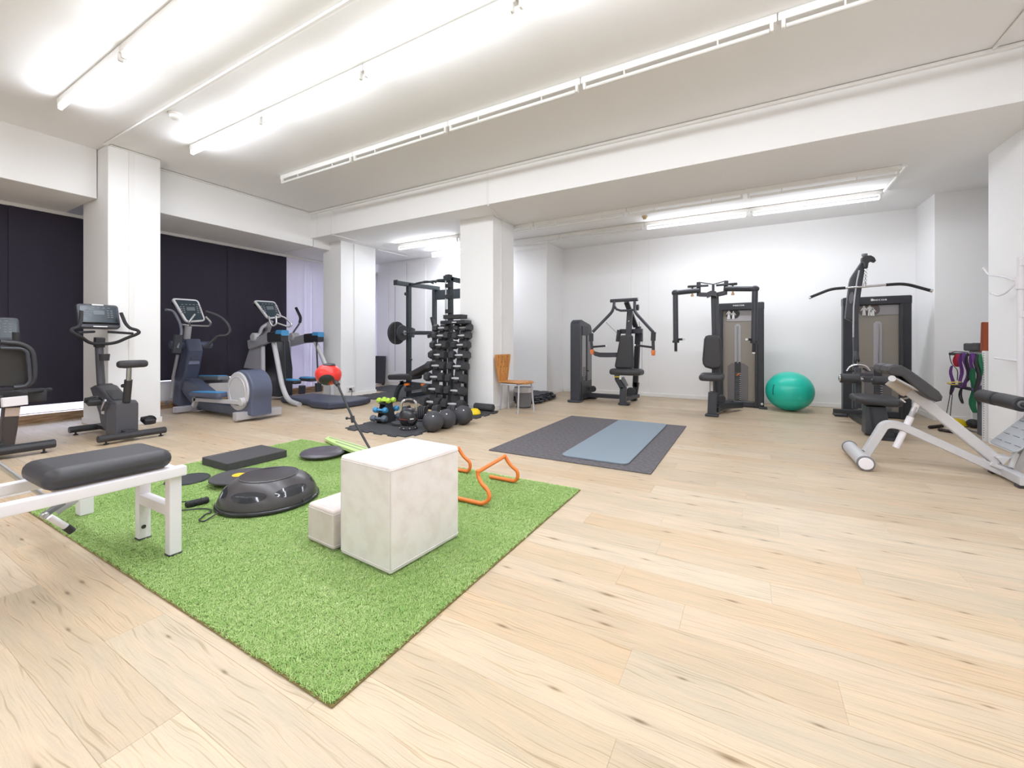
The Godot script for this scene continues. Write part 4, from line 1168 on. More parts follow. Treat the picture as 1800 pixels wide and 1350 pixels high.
func pec_fly() -> void:
	var t = thing("pec_fly_machine", "charcoal pec fly machine with raised swing arms and tinted weight cabinet", "gym machine", Vector3(-0.44, 0, -6.6))
	var f = mats.frame
	var z = -0.85
	var tr: Vector3 = Vector3(0.652, 1.627, -0.85)
	var tl: Vector3 = Vector3(0.04, 1.638, -0.85)
	var sx: Vector3 = Vector3(0.298, 0.463, -0.85)
	var c = stack_cabinet(t, tl.x - 0.06, tr.x, tr.y, z, sx.x)
	var px: Vector3 = Vector3(0.31, 1.587, -0.845)
	text(c, "brand_lettering", "PRECOR", 0.021, Transform3D(Basis.from_scale(Vector3(1.5, 1, 1)), Vector3(px.x, px.y, z + 0.011)), mats.white_print)
	part(c, "print_band", B.new().box(Vector3((tl.x + tr.x) / 2, tr.y - 0.20, z - 0.042), Vector3(tr.x - tl.x - 0.2, 0.17, 0.008), Basis(), 0.002), mats.shroud_grey)
	part(c, "print_ground", B.new().extr(B.oval(0.1, 0.078, 18), 0.006, xf(Vector3(0.226, 1.461, -0.886)), 0.001), mats.frame_dark)
	var fig = B.new()
	person_mark(fig, xf(Vector3(0.173, 1.453, -0.881)), 0.14)
	person_mark(fig, xf(Vector3(0.237, 1.441, -0.881)), 0.125)
	part(c, "printed_figures", fig, mats.white_print)
	part(c, "warning_label", B.new().box(Vector3(0.605, 0.475, -0.848), Vector3(0.05, 0.19, 0.004), Basis(), 0.001), mats.label)
	part(c, "foot_bolt", B.new().disc(Vector3(0.625, 0.069, -0.84), Vector3.BACK, 0.018, 0.02), mats.label)
	part(c, "stack_foot", B.new().box(Vector3(0.636, 0.011, -0.82), Vector3(0.11, 0.03, 0.12)), mats.black)
	# column, leg and base
	part(t, "column", B.new().bar(Vector3(0.018, 1.716, -0.15), Vector3(0.032, 1.092, -0.15), 0.10, 0.1, Vector3.BACK, 0.012), f)
	part(t, "column_groove", B.new().bar(Vector3(0.024, 1.662, -0.095), Vector3(0.029, 1.126, -0.095), 0.012, 0.006, Vector3.BACK, 0.002), mats.black)
	part(t, "column", B.new().bar(Vector3(0.032, 0.659, -0.15), Vector3(0.033, 0.101, -0.15), 0.10, 0.1, Vector3.BACK, 0.012), f)
	part(t, "front_leg", B.new().bar(Vector3(0.02, 0.324, 0.25), Vector3(0.007, 0.023, 0.25), 0.11, 0.1, Vector3.BACK, 0.015), f)
	part(t, "front_foot", B.new().extr(B.rrect(0.17, 0.14, 0.03, 4), 0.03, flat_y(0.016), 0.008, 2), mats.frame_dark).position = Vector3(0.01, 0, 0.27)
	part(t, "base_beam", B.new().bar(Vector3(0.05, 0.08, 0.2), Vector3(0.2, 0.07, -0.75), 0.08, 0.07), mats.frame_dark)
	part(t, "base_beam", B.new().bar(Vector3(0.05, 0.118, 0.1), Vector3(0.344, 0.077, -0.5), 0.07, 0.08), mats.frame_dark)
	part(t, "seat_stem", B.new().bar(Vector3(0.001, 0.498, 0.05), Vector3(0.003, 0.294, 0.05), 0.07, 0.08, Vector3.BACK, 0.012), f)
	part(t, "warning_label", B.new().box(Vector3(-0.005, 0.4, 0.1), Vector3(0.035, 0.15, 0.004), Basis(), 0.001), mats.label)
	part(t, "pulley", B.new().disc(Vector3(0.096, 0.202, -0.1), Vector3(0.3, 0, 1), 0.06, 0.1, 0.012), mats.black)
	part(t, "pulley_bracket", B.new().bar(Vector3(0.046, 0.169, -0.1), Vector3(0.123, 0.14, -0.1), 0.08, 0.06), mats.black)
	# pads
	cushion(t, "back_pad", pv([Vector2(-0.11, 1.056), Vector2(-0.09, 1.099), Vector2(-0.047, 1.114), Vector2(0.06, 1.111), Vector2(0.095, 1.089), Vector2(0.107, 1.047), Vector2(0.127, 0.754), Vector2(0.123, 0.686), Vector2(0.091, 0.645), Vector2(-0.001, 0.625), Vector2(-0.094, 0.651), Vector2(-0.127, 0.701), Vector2(-0.133, 0.766)]), 0.1, side_z(0.0), 0.035)
	cushion(t, "seat_pad", B.rrect(0.31, 0.34, 0.07, 5), 0.085, xf(Vector3(0.002, 0.532, 0.2), Vector3(4, 0, 0)) * flat_y(0), 0.038)
	# head frame with the cams
	part(t, "head_post", B.new().bar(Vector3(-0.002, 1.857, -0.15), Vector3(-0.002, 1.717, -0.15), 0.035, 0.035, Vector3.BACK), f)
	part(t, "head_plate", B.new().loft(band([Vector3(-0.076, 1.687, -0.05), Vector3(-0.021, 1.712, -0.05), Vector3(0.041, 1.7, -0.05), Vector3(0.056, 1.669, -0.05)], 0.07, 0.12)), f)
	for s in [-1, 1]:
		var a: Vector3 = Vector3(-0.191, 1.893, -0.1) if s < 0 else Vector3(0.17, 1.887, -0.1)
		var b: Vector3 = Vector3(-0.191, 1.687, -0.1) if s < 0 else Vector3(0.154, 1.69, -0.1)
		part(t, "swivel_post", B.new().bar(a, b, 0.055, 0.055, Vector3.BACK, 0.014), f)
		part(t, "brace", B.new().bar(b + Vector3(0, 0.025, 0), (Vector3(-0.068, 1.701, -0.1) if s < 0 else Vector3(0.046, 1.696, -0.1)), 0.05, 0.06), f)
		part(t, "tie_rod", B.new().bar(a, Vector3(-0.002, 1.854, -0.15), 0.014, 0.014), f)
		part(t, "cam_bar", B.new().bar((Vector3(-0.332, 1.832, -0.05) if s < 0 else Vector3(0.042, 1.824, -0.05)), (Vector3(-0.059, 1.828, -0.05) if s < 0 else Vector3(0.306, 1.832, -0.05)), 0.03, 0.03), f)
		part(t, "cam_plate", B.new().disc(Vector3(-0.289, 1.826, -0.05) if s < 0 else Vector3(0.261, 1.826, -0.05), Vector3.UP, 0.05, 0.025), mats.black)
		part(t, "pull_pin", B.new().tube([(Vector3(-0.267, 1.817, 0) if s < 0 else Vector3(0.254, 1.817, 0)), (Vector3(-0.267, 1.739, 0) if s < 0 else Vector3(0.254, 1.724, 0))], 0.012, 8), mats.black)
		part(t, "pull_knob", B.new().lathe([Vector2(0.001, 0.04), Vector2(0.008, 0.04), Vector2(0.012, 0.0), Vector2(0.022, -0.02), Vector2(0.018, -0.035), Vector2(0.001, -0.035)], xf(Vector3(-0.267, 1.712, 0) if s < 0 else Vector3(0.254, 1.703, 0)), 12), mat("sand_plastic", "d9b48e", 0.5))
		# swing arm: out, then down to the handles
		var e: Vector3 = Vector3(-0.478, 1.727, 0.15) if s < 0 else Vector3(0.52, 1.722, 0.15)
		part(t, "swing_arm", B.new().tube([(Vector3(-0.192, 1.767, -0.05) if s < 0 else Vector3(0.167, 1.767, -0.05)), e], 0.036, 14), f)
		part(t, "elbow", B.new().ball(e, Vector3(0.052, 0.045, 0.05)), f)
		var d: Vector3 = Vector3(-0.472, 1.018, 0.15) if s < 0 else Vector3(0.509, 1.012, 0.15)
		part(t, "drop_arm", B.new().tube([e, d], 0.036, 14), f)
		part(t, "collar", B.new().tube([d + Vector3(0, 0.02, 0), d - Vector3(0, 0.015, 0)], 0.046, 14), mats.black)
		grip(t, d - Vector3(0, 0.015, 0), (Vector3(-0.472, 0.879, 0.15) if s < 0 else Vector3(0.505, 0.878, 0.15)), 0.02)
		grip(t, (Vector3(-0.447, 1.052, 0.15) if s < 0 else Vector3(0.486, 1.048, 0.15)), (Vector3(-0.368, 1.053, 0.2) if s < 0 else Vector3(0.432, 1.048, 0.2)), 0.016)

func lat_machine() -> void:
	var t = thing("lat_pulldown", "charcoal lat pulldown machine with long bent bar and tinted weight cabinet", "gym machine", Vector3(1.4, 0, -6.6))
	var f = mats.frame
	var z = -0.68
	var tl: Vector3 = Vector3(-0.256, 1.612, -0.68)
	var tr: Vector3 = Vector3(0.451, 1.622, -0.68)
	var sx: Vector3 = Vector3(0.12, 0.415, -0.68)
	var c = stack_cabinet(t, tl.x, tr.x, tr.y, z, sx.x)
	text(c, "brand_lettering", "PRECOR", 0.021, Transform3D(Basis.from_scale(Vector3(1.6, 1, 1)), Vector3(0.118, 1.575, -0.669)), mats.white_print)
	part(c, "brand_bar", B.new().box(Vector3(0.049, 1.579, -0.668), Vector3(0.025, 0.03, 0.003), Basis(), 0.001), mats.white_print)
	part(c, "print_band", B.new().box(Vector3(0.132, 1.453, -0.722), Vector3(0.46, 0.15, 0.008), Basis(), 0.002), mats.shroud_grey)
	part(c, "print_band", B.new().box(Vector3(0.089, 1.53, -0.724), Vector3(0.44, 0.03, 0.008), Basis(), 0.002), mat("print_brown", "6b5f5c", 0.5))
	part(c, "print_ground", B.new().extr(B.rrect(0.23, 0.15, 0.06, 4), 0.006, xf(Vector3(0.022, 1.453, -0.717)), 0.001), mats.print_brown)
	var fig = B.new()
	person_mark(fig, xf(Vector3(-0.027, 1.44, -0.712)), 0.13)
	person_mark(fig, xf(Vector3(0.034, 1.442, -0.712)), 0.145)
	person_mark(fig, xf(Vector3(0.068, 1.422, -0.712)), 0.11)
	part(c, "printed_figures", fig, mats.white_print)
	# column: slim below, a broad curved blade above
	part(t, "column", B.new().bar(Vector3(-0.198, 0.149, -0.3), Vector3(-0.186, 0.895, -0.3), 0.055, 0.07, Vector3.BACK, 0.012), f)
	part(t, "column", B.new().bar(Vector3(-0.186, 0.885, -0.3), Vector3(-0.192, 1.329, -0.3), 0.055, 0.08, Vector3.BACK, 0.012), f)
	var bl = pv([Vector2(-0.169, 1.256), Vector2(-0.206, 1.257), Vector2(-0.255, 1.294), Vector2(-0.3, 1.323), Vector2(-0.278, 1.594), Vector2(-0.26, 1.774), Vector2(-0.248, 1.836), Vector2(-0.227, 1.88), Vector2(-0.135, 2.047), Vector2(-0.066, 2.045), Vector2(-0.097, 1.968), Vector2(-0.113, 1.853), Vector2(-0.132, 1.711), Vector2(-0.149, 1.551), Vector2(-0.163, 1.408)])
	part(t, "column_blade", B.new().extr(bl, 0.09, side_z(-0.3), 0.015, 3), f)
	part(t, "column_trim", B.new().tube([Vector3(-0.162, 1.93, -0.248), Vector3(-0.183, 1.798, -0.248), Vector3(-0.204, 1.621, -0.248), Vector3(-0.218, 1.461, -0.248), Vector3(-0.222, 1.076, -0.248)], 0.009, 8), mats.silver)
	part(t, "column_inset", B.new().extr(B.oval(0.022, 0.075, 18), 0.01, xf(Vector3(-0.24, 1.583, -0.254), Vector3(0, 0, -6)), 0.002), mats.grey_plastic)
	part(t, "pulley_head", B.new().extr(pv([Vector2(-0.154, 2.041), Vector2(-0.15, 2.076), Vector2(-0.126, 2.1), Vector2(-0.061, 2.096), Vector2(-0.028, 2.068), Vector2(-0.012, 2.026), Vector2(-0.024, 2.008), Vector2(-0.058, 2.027), Vector2(-0.085, 2.003), Vector2(-0.092, 1.943), Vector2(-0.123, 1.95), Vector2(-0.126, 2.007)]), 0.1, side_z(-0.2), 0.015, 2), mats.black)
	part(t, "pulley_bolt", B.new().disc(Vector3(-0.118, 2.114, -0.2), Vector3.UP, 0.03, 0.03), mats.grey_plastic)
	var ch = B.new()
	for i in 9:
		var p0: Vector3 = Vector3(-0.114, 1.928, -0.15)
		var p1: Vector3 = Vector3(-0.12, 1.733, -0.15)
		var p = p0.lerp(p1, (i + 0.5) / 9.0)
		ch.tube(ring_pts(p, 0.013, 8, Vector3.BACK if i % 2 == 0 else Vector3.RIGHT), 0.0035, 5, true)
	part(t, "chain", ch, mats.steel)
	# wide bar
	var bar = part(t, "pull_bar", B.new().tube([Vector3(-0.322, 1.702, -0.15), Vector3(-0.136, 1.707, -0.15), Vector3(0.081, 1.716, -0.15)], 0.013, 12), mats.chrome)
	part(bar, "bar_swivel", B.new().lathe([Vector2(0.001, 0.05), Vector2(0.014, 0.04), Vector2(0.02, 0.0), Vector2(0.001, 0.0)], xf(Vector3(-0.129, 1.708, -0.15)), 12), mats.chrome)
	part(bar, "bar_grip", B.new().tube(B.bend([Vector3(-0.319, 1.704, -0.15), Vector3(-0.461, 1.701, -0.15), Vector3(-0.687, 1.603, -0.15)], 0.08), 0.018, 12), mats.grip)
	part(bar, "bar_grip", B.new().tube(B.bend([Vector3(0.079, 1.716, -0.15), Vector3(0.251, 1.72, -0.15), Vector3(0.477, 1.622, -0.15)], 0.1), 0.018, 12), mats.grip)
	part(bar, "bar_tip", B.new().tube([Vector3(0.474, 1.623, -0.15), Vector3(0.498, 1.613, -0.15)], 0.019, 12), mats.chrome)
	part(bar, "bar_tip", B.new().tube([Vector3(-0.683, 1.606, -0.15), Vector3(-0.703, 1.592, -0.15)], 0.019, 12), mats.chrome)
	# row handle hanging on the lower pulley
	var rh = part(t, "row_handle", B.new().tube(B.bend([Vector3(-0.343, 0.656, 0.1), Vector3(-0.314, 0.714, 0.1), Vector3(-0.245, 0.738, 0.1), Vector3(-0.162, 0.728, 0.1), Vector3(-0.125, 0.665, 0.1)], 0.04), 0.012, 10), mats.chrome)
	part(rh, "hand_grip", B.new().tube([Vector3(-0.329, 0.657, 0.08), Vector3(-0.271, 0.654, 0)], 0.014, 8), mats.grip)
	part(rh, "hand_grip", B.new().tube([Vector3(-0.128, 0.664, 0.08), Vector3(-0.165, 0.686, 0)], 0.014, 8), mats.grip)
	part(t, "pulley_block", B.new().bar(Vector3(-0.205, 0.886, -0.2), Vector3(-0.205, 0.774, -0.1), 0.045, 0.05, Vector3.BACK, 0.012), mats.black)
	part(t, "cable", B.new().tube([Vector3(-0.208, 0.779, -0.1), Vector3(-0.237, 0.738, 0.08)], 0.005, 6), mats.steel)
	# thigh rollers
	part(t, "roller_post", B.new().bar(Vector3(-0.255, 0.703, 0.2), Vector3(-0.252, 0.222, 0.2), 0.06, 0.06, Vector3.BACK, 0.012), f)
	part(t, "roller_bar", B.new().tube([Vector3(-0.44, 0.58, 0.3), Vector3(0.026, 0.567, 0.3)], 0.016, 10), mats.steel)
	var r1 = part(t, "thigh_roller", B.new().tube([Vector3(-0.435, 0.58, 0.3), Vector3(-0.43, 0.579, 0.3), Vector3(-0.263, 0.58, 0.3), Vector3(-0.256, 0.58, 0.3)], [0.05, 0.056, 0.056, 0.05], 18), mats.leather)
	part(r1, "roller_cap", B.new().ball(Vector3(-0.441, 0.58, 0.3), Vector3(0.018, 0.038, 0.038)), mats.chrome)
	part(r1, "roller_ring", B.new().tube([Vector3(-0.256, 0.58, 0.3), Vector3(-0.248, 0.58, 0.3)], 0.03, 14), mats.label)
	part(t, "thigh_roller", B.new().tube([Vector3(-0.142, 0.566, 0.3), Vector3(-0.135, 0.566, 0.3), Vector3(0.029, 0.562, 0.3), Vector3(0.039, 0.561, 0.3)], [0.045, 0.052, 0.052, 0.045], 18), mats.leather)
	part(t, "roller_bracket", B.new().bar(Vector3(-0.224, 0.575, 0.3), Vector3(-0.156, 0.573, 0.3), 0.06, 0.06), mats.black)
	part(t, "roller_arm", B.new().bar(Vector3(-0.307, 0.627, 0.25), Vector3(-0.125, 0.632, 0.25), 0.05, 0.035), f)
	# seat on its pedestal
	var st = pv([Vector2(-0.2, 0.12), Vector2(-0.13, 0.19), Vector2(0.14, 0.19), Vector2(0.2, 0.1), Vector2(0.21, -0.17), Vector2(0.14, -0.23), Vector2(-0.12, -0.23), Vector2(-0.21, -0.15)])
	cushion(t, "seat_pad", st, 0.075, xf(Vector3(-0.187, 0.381, 0.7), Vector3(2, 0, -3)) * flat_y(0), 0.033)
	part(t, "seat_pedestal", B.new().extr(pv([Vector2(-0.289, 0.32), Vector2(-0.127, 0.324), Vector2(-0.08, -0.008), Vector2(-0.299, 0.019)]), 0.2, side_z(0.7), 0.015, 2), f)
	part(t, "pedestal_panel", B.new().bar(Vector3(-0.258, 0.304, 0.81), Vector3(-0.22, 0.008, 0.81), 0.012, 0.01, Vector3.BACK, 0.002), mats.frame_dark)
	part(t, "base_beam", B.new().bar(Vector3(-0.18, 0.05, -0.55), Vector3(-0.14, 0.05, 0.95), 0.09, 0.08), mats.frame_dark)
	part(t, "base_beam", B.new().bar(Vector3(0.02, 0.05, -0.55), Vector3(-0.05, 0.05, 0.9), 0.07, 0.06), mats.frame_dark)
	part(t, "base_foot", B.new().box(Vector3(-0.15, 0.015, 0.95), Vector3(0.2, 0.03, 0.09)), mats.black)
	part(t, "base_foot", B.new().box(Vector3(-0.3, 0.015, -0.62), Vector3(0.14, 0.03, 0.2)), mats.black)
	part(t, "foot_bar", B.new().bar(Vector3(-0.449, 0.132, -0.1), Vector3(-0.153, 0.134, -0.1), 0.055, 0.055, Vector3.UP, 0.012), mats.black)

func rtube(b: B, pts: Array, w: float, h: float) -> B:
	# rectangular tube along a path in an upright plane across z; w along z, h in the plane
	var rings = []
	for i in pts.size():
		var d: Vector3 = (pts[mini(i + 1, pts.size() - 1)] - pts[maxi(i - 1, 0)])
		d.z = 0
		d = d.normalized()
		var n = Vector3(-d.y, d.x, 0) * h / 2
		var s = Vector3(0, 0, w / 2)
		var c = 0.82
		rings.append(PackedVector3Array([pts[i] + n + s * c, pts[i] + n * c + s, pts[i] - n * c + s, pts[i] - n + s * c, pts[i] - n - s * c, pts[i] - n * c - s, pts[i] + n * c - s, pts[i] + n - s * c]))
	return b.loft(rings)

func puzzle(size: float, teeth: int, edges: Array) -> PackedVector2Array:
	# outline of an interlocking rubber tile; edges say which of the four sides has teeth
	var out = PackedVector2Array()
	var h = size / 2
	var cs = [Vector2(-h, -h), Vector2(h, -h), Vector2(h, h), Vector2(-h, h)]
	for k in 4:
		var a: Vector2 = cs[k]
		var b: Vector2 = cs[(k + 1) % 4]
		var d = (b - a).normalized()
		var n = Vector2(d.y, -d.x)
		out.append(a)
		if edges[k]:
			var p = size / (teeth * 2.0 + 1)
			for i in teeth:
				var s = a + d * p * (2 * i + 1)
				out.append(s + d * 0.012)
				out.append(s - d * 0.012 + n * 0.045)
				out.append(s + d * (p + 0.012) + n * 0.045)
				out.append(s + d * (p - 0.012))
	return out

func free_weights() -> void:
	mat("hex_rubber", "3c3c3f", 0.62)
	# interlocking rubber tiles
	var tn = [["black interlocking rubber floor tile under the kettlebell and small dumbbells", Vector3(-3.63, 0, -3.78), [true, true, false, true]], ["black interlocking rubber floor tile under the dumbbell rack", Vector3(-3.63, 0, -4.73), [false, true, true, true]],
		["black rubber floor tile under the adjustable bench, by the rear window column", Vector3(-5.9, 0, -5.76), [true, false, false, true]], ["black rubber floor tile between the bench and the dumbbell rack", Vector3(-4.95, 0, -5.76), [true, true, false, false]],
		["black rubber floor tile in the left back corner beside the dark panel", Vector3(-5.9, 0, -6.71), [false, false, false, true]], ["black rubber floor tile below the rear of the power rack", Vector3(-4.95, 0, -6.71), [false, true, false, false]],
		["black rubber floor tile along the pale corner wall near the windows", Vector3(-6.85, 0, -6.71), [false, false, false, false]]]
	for q in tn:
		solo("rubber_tile", B.new().extr(puzzle(0.945, 4, [q[2][2], q[2][1], q[2][0], q[2][3]]) if false else puzzle_z(0.945, q[2]), 0.012, flat_y(0.0065), 0.002), mats.rubber, q[0], "floor tile", q[1], 0.0, "interlocking rubber floor tiles")
	power_rack()
	dumbbell_rack()
	floor_weights()

func puzzle_z(size: float, e: Array) -> PackedVector2Array:
	# e: teeth toward +z, +x, -z, -x
	return puzzle(size, 4, [e[2], e[1], e[0], e[3]])

func power_rack() -> void:
	var t = thing("power_rack", "black power rack with pull-up bar behind the dumbbell rack", "power rack", Vector3(-4.86, 0, -6))
	var f = mat("rack_steel", "353c40", 0.45)
	var l1: Vector3 = Vector3(-0.5, 2.087, 0.3)
	var l2: Vector3 = Vector3(-0.571, 2.117, -0.5)
	var r1: Vector3 = Vector3(0.485, 2.117, 0.35)
	for p in [l1, l2, r1, Vector3(r1.x, l2.y, -0.5)]:
		var up = part(t, "upright", B.new().box(Vector3(p.x, p.y / 2 + 0.01, p.z), Vector3(0.075, p.y - 0.02, 0.075), Basis(), 0.006), f)
		var holes = B.new()
		for i in 24: holes.disc(Vector3(p.x + 0.037, 0.2 + i * 0.07, p.z), Vector3.RIGHT, 0.012, 0.004, 0.001, 8)
		for i in 24: holes.disc(Vector3(p.x, 0.2 + i * 0.07, p.z + 0.037), Vector3.BACK, 0.012, 0.004, 0.001, 8)
		part(up, "adjustment_holes", holes, mats.black)
		part(t, "base_foot", B.new().box(Vector3(p.x, 0.02, p.z), Vector3(0.14, 0.012, 0.14)), f)
	part(t, "top_beam", B.new().bar(Vector3(l1.x, l1.y - 0.035, 0.62), Vector3(l1.x, l2.y - 0.035, -0.54), 0.075, 0.075), f)
	part(t, "top_beam", B.new().bar(Vector3(r1.x, r1.y - 0.035, 0.5), Vector3(r1.x, l2.y - 0.035, -0.54), 0.075, 0.075), f)
	part(t, "beam_cap", B.new().box(Vector3(l1.x, l1.y - 0.03, 0.62), Vector3(0.09, 0.09, 0.03)), mats.black)
	part(t, "base_beam", B.new().bar(Vector3(l1.x, 0.055, 0.3), Vector3(l1.x, 0.055, -0.5), 0.07, 0.07), f)
	part(t, "base_beam", B.new().bar(Vector3(r1.x, 0.055, 0.3), Vector3(r1.x, 0.055, -0.5), 0.07, 0.07), f)
	part(t, "rear_crossmember", B.new().bar(Vector3(-0.535, 1.949, -0.5), Vector3(r1.x, Vector3(-0.535, 1.949, -0.5).y, -0.5), 0.05, 0.19, Vector3.UP, 0.01), f)
	var pu = B.new()
	pu.tube(B.bend([Vector3(-0.457, 2.041, 0.3), Vector3(-0.198, 2.065, 0.36), Vector3(-0.008, 2.066, 0.36), Vector3(0.129, 2.079, 0.3), Vector3(0.417, 2.048, 0.3)], 0.08), 0.02, 10)
	pu.tube(B.bend([Vector3(-0.236, 2.068, 0.3), Vector3(-0.018, 2.069, 0.42), Vector3(0.106, 2.055, 0.42), Vector3(0.066, 2.044, 0.3)], 0.06), 0.016, 8)
	pu.tube(B.bend([Vector3(0.122, 2.055, 0.3), Vector3(0.258, 2.073, 0.42), Vector3(0.422, 2.065, 0.42), Vector3(0.396, 2.045, 0.3)], 0.06), 0.016, 8)
	part(t, "pull_up_bar", pu, f)
	part(t, "safety_arm", B.new().bar(Vector3(-0.477, 1.184, 0.3), Vector3(-0.606, 1.202, -0.5), 0.06, 0.075), f)
	part(t, "gusset", B.new().bar(Vector3(-0.45, 1.203, 0.3), Vector3(-0.475, 1.181, 0.2), 0.05, 0.16), f)
	part(t, "bar_hook", B.new().bar(Vector3(-0.503, 1.266, 0.35), Vector3(-0.503, 1.103, 0.35), 0.06, 0.06, Vector3.BACK), mats.black)
	part(t, "bar_hook", B.new().bar(Vector3(-0.582, 1.512, -0.45), Vector3(-0.522, 1.318, -0.45), 0.06, 0.09, Vector3.BACK), mats.black)
	part(t, "spotter_end", B.new().bar(Vector3(-0.646, 1.126, -0.4), Vector3(-0.54, 1.153, -0.4), 0.06, 0.06), mats.black)
	part(t, "lock_knob", B.new().disc(Vector3(-0.504, 1.886, 0.36), Vector3.RIGHT, 0.03, 0.05), mats.black)
	part(t, "lock_knob", B.new().disc(Vector3(-0.394, 0.704, 0.36), Vector3.BACK, 0.02, 0.04), mats.black)
	part(t, "guide_rod", B.new().tube([Vector3(r1.x - 0.06, 0.05, 0.4), Vector3(r1.x - 0.06, r1.y - 0.05, 0.4)], 0.014, 10), mats.steel)
	part(t, "lat_cable", B.new().tube([Vector3(l1.x - 0.09, 0.5, 0.55), Vector3(l1.x - 0.09, l1.y - 0.08, 0.55)], 0.004, 6), mats.grey_plastic)
	for y in [170, 205, 245, 300, 385]:
		part(t, "attachment_block", B.new().box(Vector3(r1.x, l2.y - (y - 170) * 0.0045, 0.4), Vector3(0.09, 0.06, 0.09)), mats.black)
	# barbell with its plates on the hooks
	var bb = thing("barbell", "steel barbell loaded with black weight plates racked beside the left upright", "barbell", Vector3(-4.86, 0, -6) + (Vector3(-0.389, 1.179, 0.47)))
	part(bb, "bar", B.new().tube([Vector3(-0.02, 0, 0), Vector3(1.22, 0, 0)], 0.014, 12), mats.iron)
	part(bb, "sleeve", B.new().tube([Vector3(-0.42, 0, 0), Vector3(-0.06, 0, 0)], 0.025, 12), mats.steel)
	part(bb, "collar", B.new().disc(Vector3(-0.05, 0, 0), Vector3.RIGHT, 0.04, 0.03), mats.steel)
	for q in [[-0.24, 0.205, 0.05], [-0.105, 0.14, 0.035]]:
		var pl = part(bb, "weight_plate", B.new().lathe([Vector2(0.025, -q[2] / 2), Vector2(q[1] * 0.35, -q[2] / 2), Vector2(q[1] * 0.4, -q[2] * 0.3), Vector2(q[1] * 0.8, -q[2] * 0.3), Vector2(q[1] * 0.86, -q[2] / 2), Vector2(q[1] - 0.006, -q[2] / 2), Vector2(q[1], -q[2] / 2 + 0.006), Vector2(q[1], q[2] / 2 - 0.006), Vector2(q[1] - 0.006, q[2] / 2), Vector2(0.025, q[2] / 2)], Transform3D(B.axis_basis(Vector3.RIGHT), Vector3(q[0], 0, 0)), 36), mats.iron)
	# adjustable bench
	var b = thing("weight_bench", "black adjustable weight bench with raised backrest in front of the power rack", "bench", Vector3(-4.86, 0, -6))
	cushion(b, "seat_pad", B.rrect(Vector3(-0.536, 0.384, 0.65).distance_to(Vector3(0.016, 0.448, 0.65)), 0.09, 0.036, 4), 0.28, Transform3D(Basis(Vector3.BACK, 0.04), (Vector3(-0.536, 0.388, 0.65) + Vector3(0.016, 0.458, 0.65)) / 2), 0.03)
	var b0: Vector3 = Vector3(-0.046, 0.47, 0.65)
	var b1: Vector3 = Vector3(0.448, 0.685, 0.65)
	cushion(b, "back_pad", B.rrect(b0.distance_to(b1), 0.09, 0.036, 4), 0.28, Transform3D(Basis(Vector3.BACK, atan2(b1.y - b0.y, b1.x - b0.x)), (b0 + b1) / 2), 0.03)
	var bs = B.new()
	rtube(bs, B.bend([Vector3(-0.266, 0.335, 0.65), Vector3(-0.411, 0.232, 0.65), Vector3(-0.493, -0.002, 0.65)], 0.1, 8), 0.07, 0.06)
	part(b, "front_leg", bs, f)
	part(b, "front_foot", B.new().bar(Vector3(-0.644, -0.037, 0.5) * Vector3(1, 0, 1) + Vector3(0, 0.035, 0), Vector3(-0.343, 0.019, 0.8) * Vector3(1, 0, 1) + Vector3(0, 0.035, 0), 0.06, 0.05), mats.black)
	part(b, "spine", B.new().bar(Vector3(-0.347, 0.315, 0.65), Vector3(0.302, 0.292, 0.65), 0.07, 0.07), f)
	part(b, "spine", B.new().bar(Vector3(0.302, 0.292, 0.65), Vector3(0.55, 0.05, 0.65), 0.07, 0.07), f)
	part(b, "rear_foot", B.new().bar(Vector3(0.55, 0.035, 0.4), Vector3(0.55, 0.035, 0.9), 0.06, 0.05), mats.black)
	part(b, "support_frame", B.new().bar(Vector3(-0.218, 0.207, 0.65), Vector3(0.183, 0.275, 0.65), 0.12, 0.06), mats.black)
	part(b, "adjuster_grip", B.new().bar(Vector3(-0.199, 0.297, 0.72), Vector3(-0.09, 0.309, 0.72), 0.03, 0.035), mats.tangerine)
	part(b, "adjuster_grip", B.new().bar(Vector3(0.17, 0.315, 0.72), Vector3(0.244, 0.318, 0.72), 0.03, 0.035), mats.tangerine)
	part(b, "label_plate", B.new().box(Vector3(-0.177, 0.358, 0.74), Vector3(0.05, 0.02, 0.004), Basis(), 0.001), mats.label)
	# dark panel leaning in the corner
	var dp = thing("leaning_panel", "tall black panel standing in the left back corner behind the column", "panel", Vector3(-7.75, 0, -7.2))
	part(dp, "board", B.new().box(Vector3(0, 0.36, 0), Vector3(0.46, 0.66, 0.03), Basis.from_euler(Vector3(-0.06, 0, 0)), 0.006), mats.black)
	for s in [-1, 1]: part(dp, "rubber_foot", B.new().box(Vector3(s * 0.18, 0.014, 0.02), Vector3(0.05, 0.028, 0.05)), mats.rubber)

func hex_dumbbell() -> Node3D:
	# lies along x, origin at its middle; length 0.34
	var o = thing("hex_dumbbell", "", "dumbbell", Vector3(0, 50, 0))
	var hx = PackedVector2Array()
	for k in 6: hx.append(Vector2.from_angle(TAU * k / 6.0 + PI / 6) * 0.066)
	for s in [-1, 1]:
		part(o, "head", B.new().extr(hx, 0.088, Transform3D(Basis(Vector3.FORWARD, Vector3.UP, Vector3.RIGHT), Vector3(s * 0.122, 0, 0)), 0.012, 2), mats.hex_rubber)
	part(o, "handle", B.new().lathe([Vector2(0.001, -0.08), Vector2(0.013, -0.08), Vector2(0.019, 0), Vector2(0.013, 0.08), Vector2(0.001, 0.08)], Transform3D(B.axis_basis(Vector3.RIGHT), Vector3.ZERO), 14), mats.silver_light)
	return o

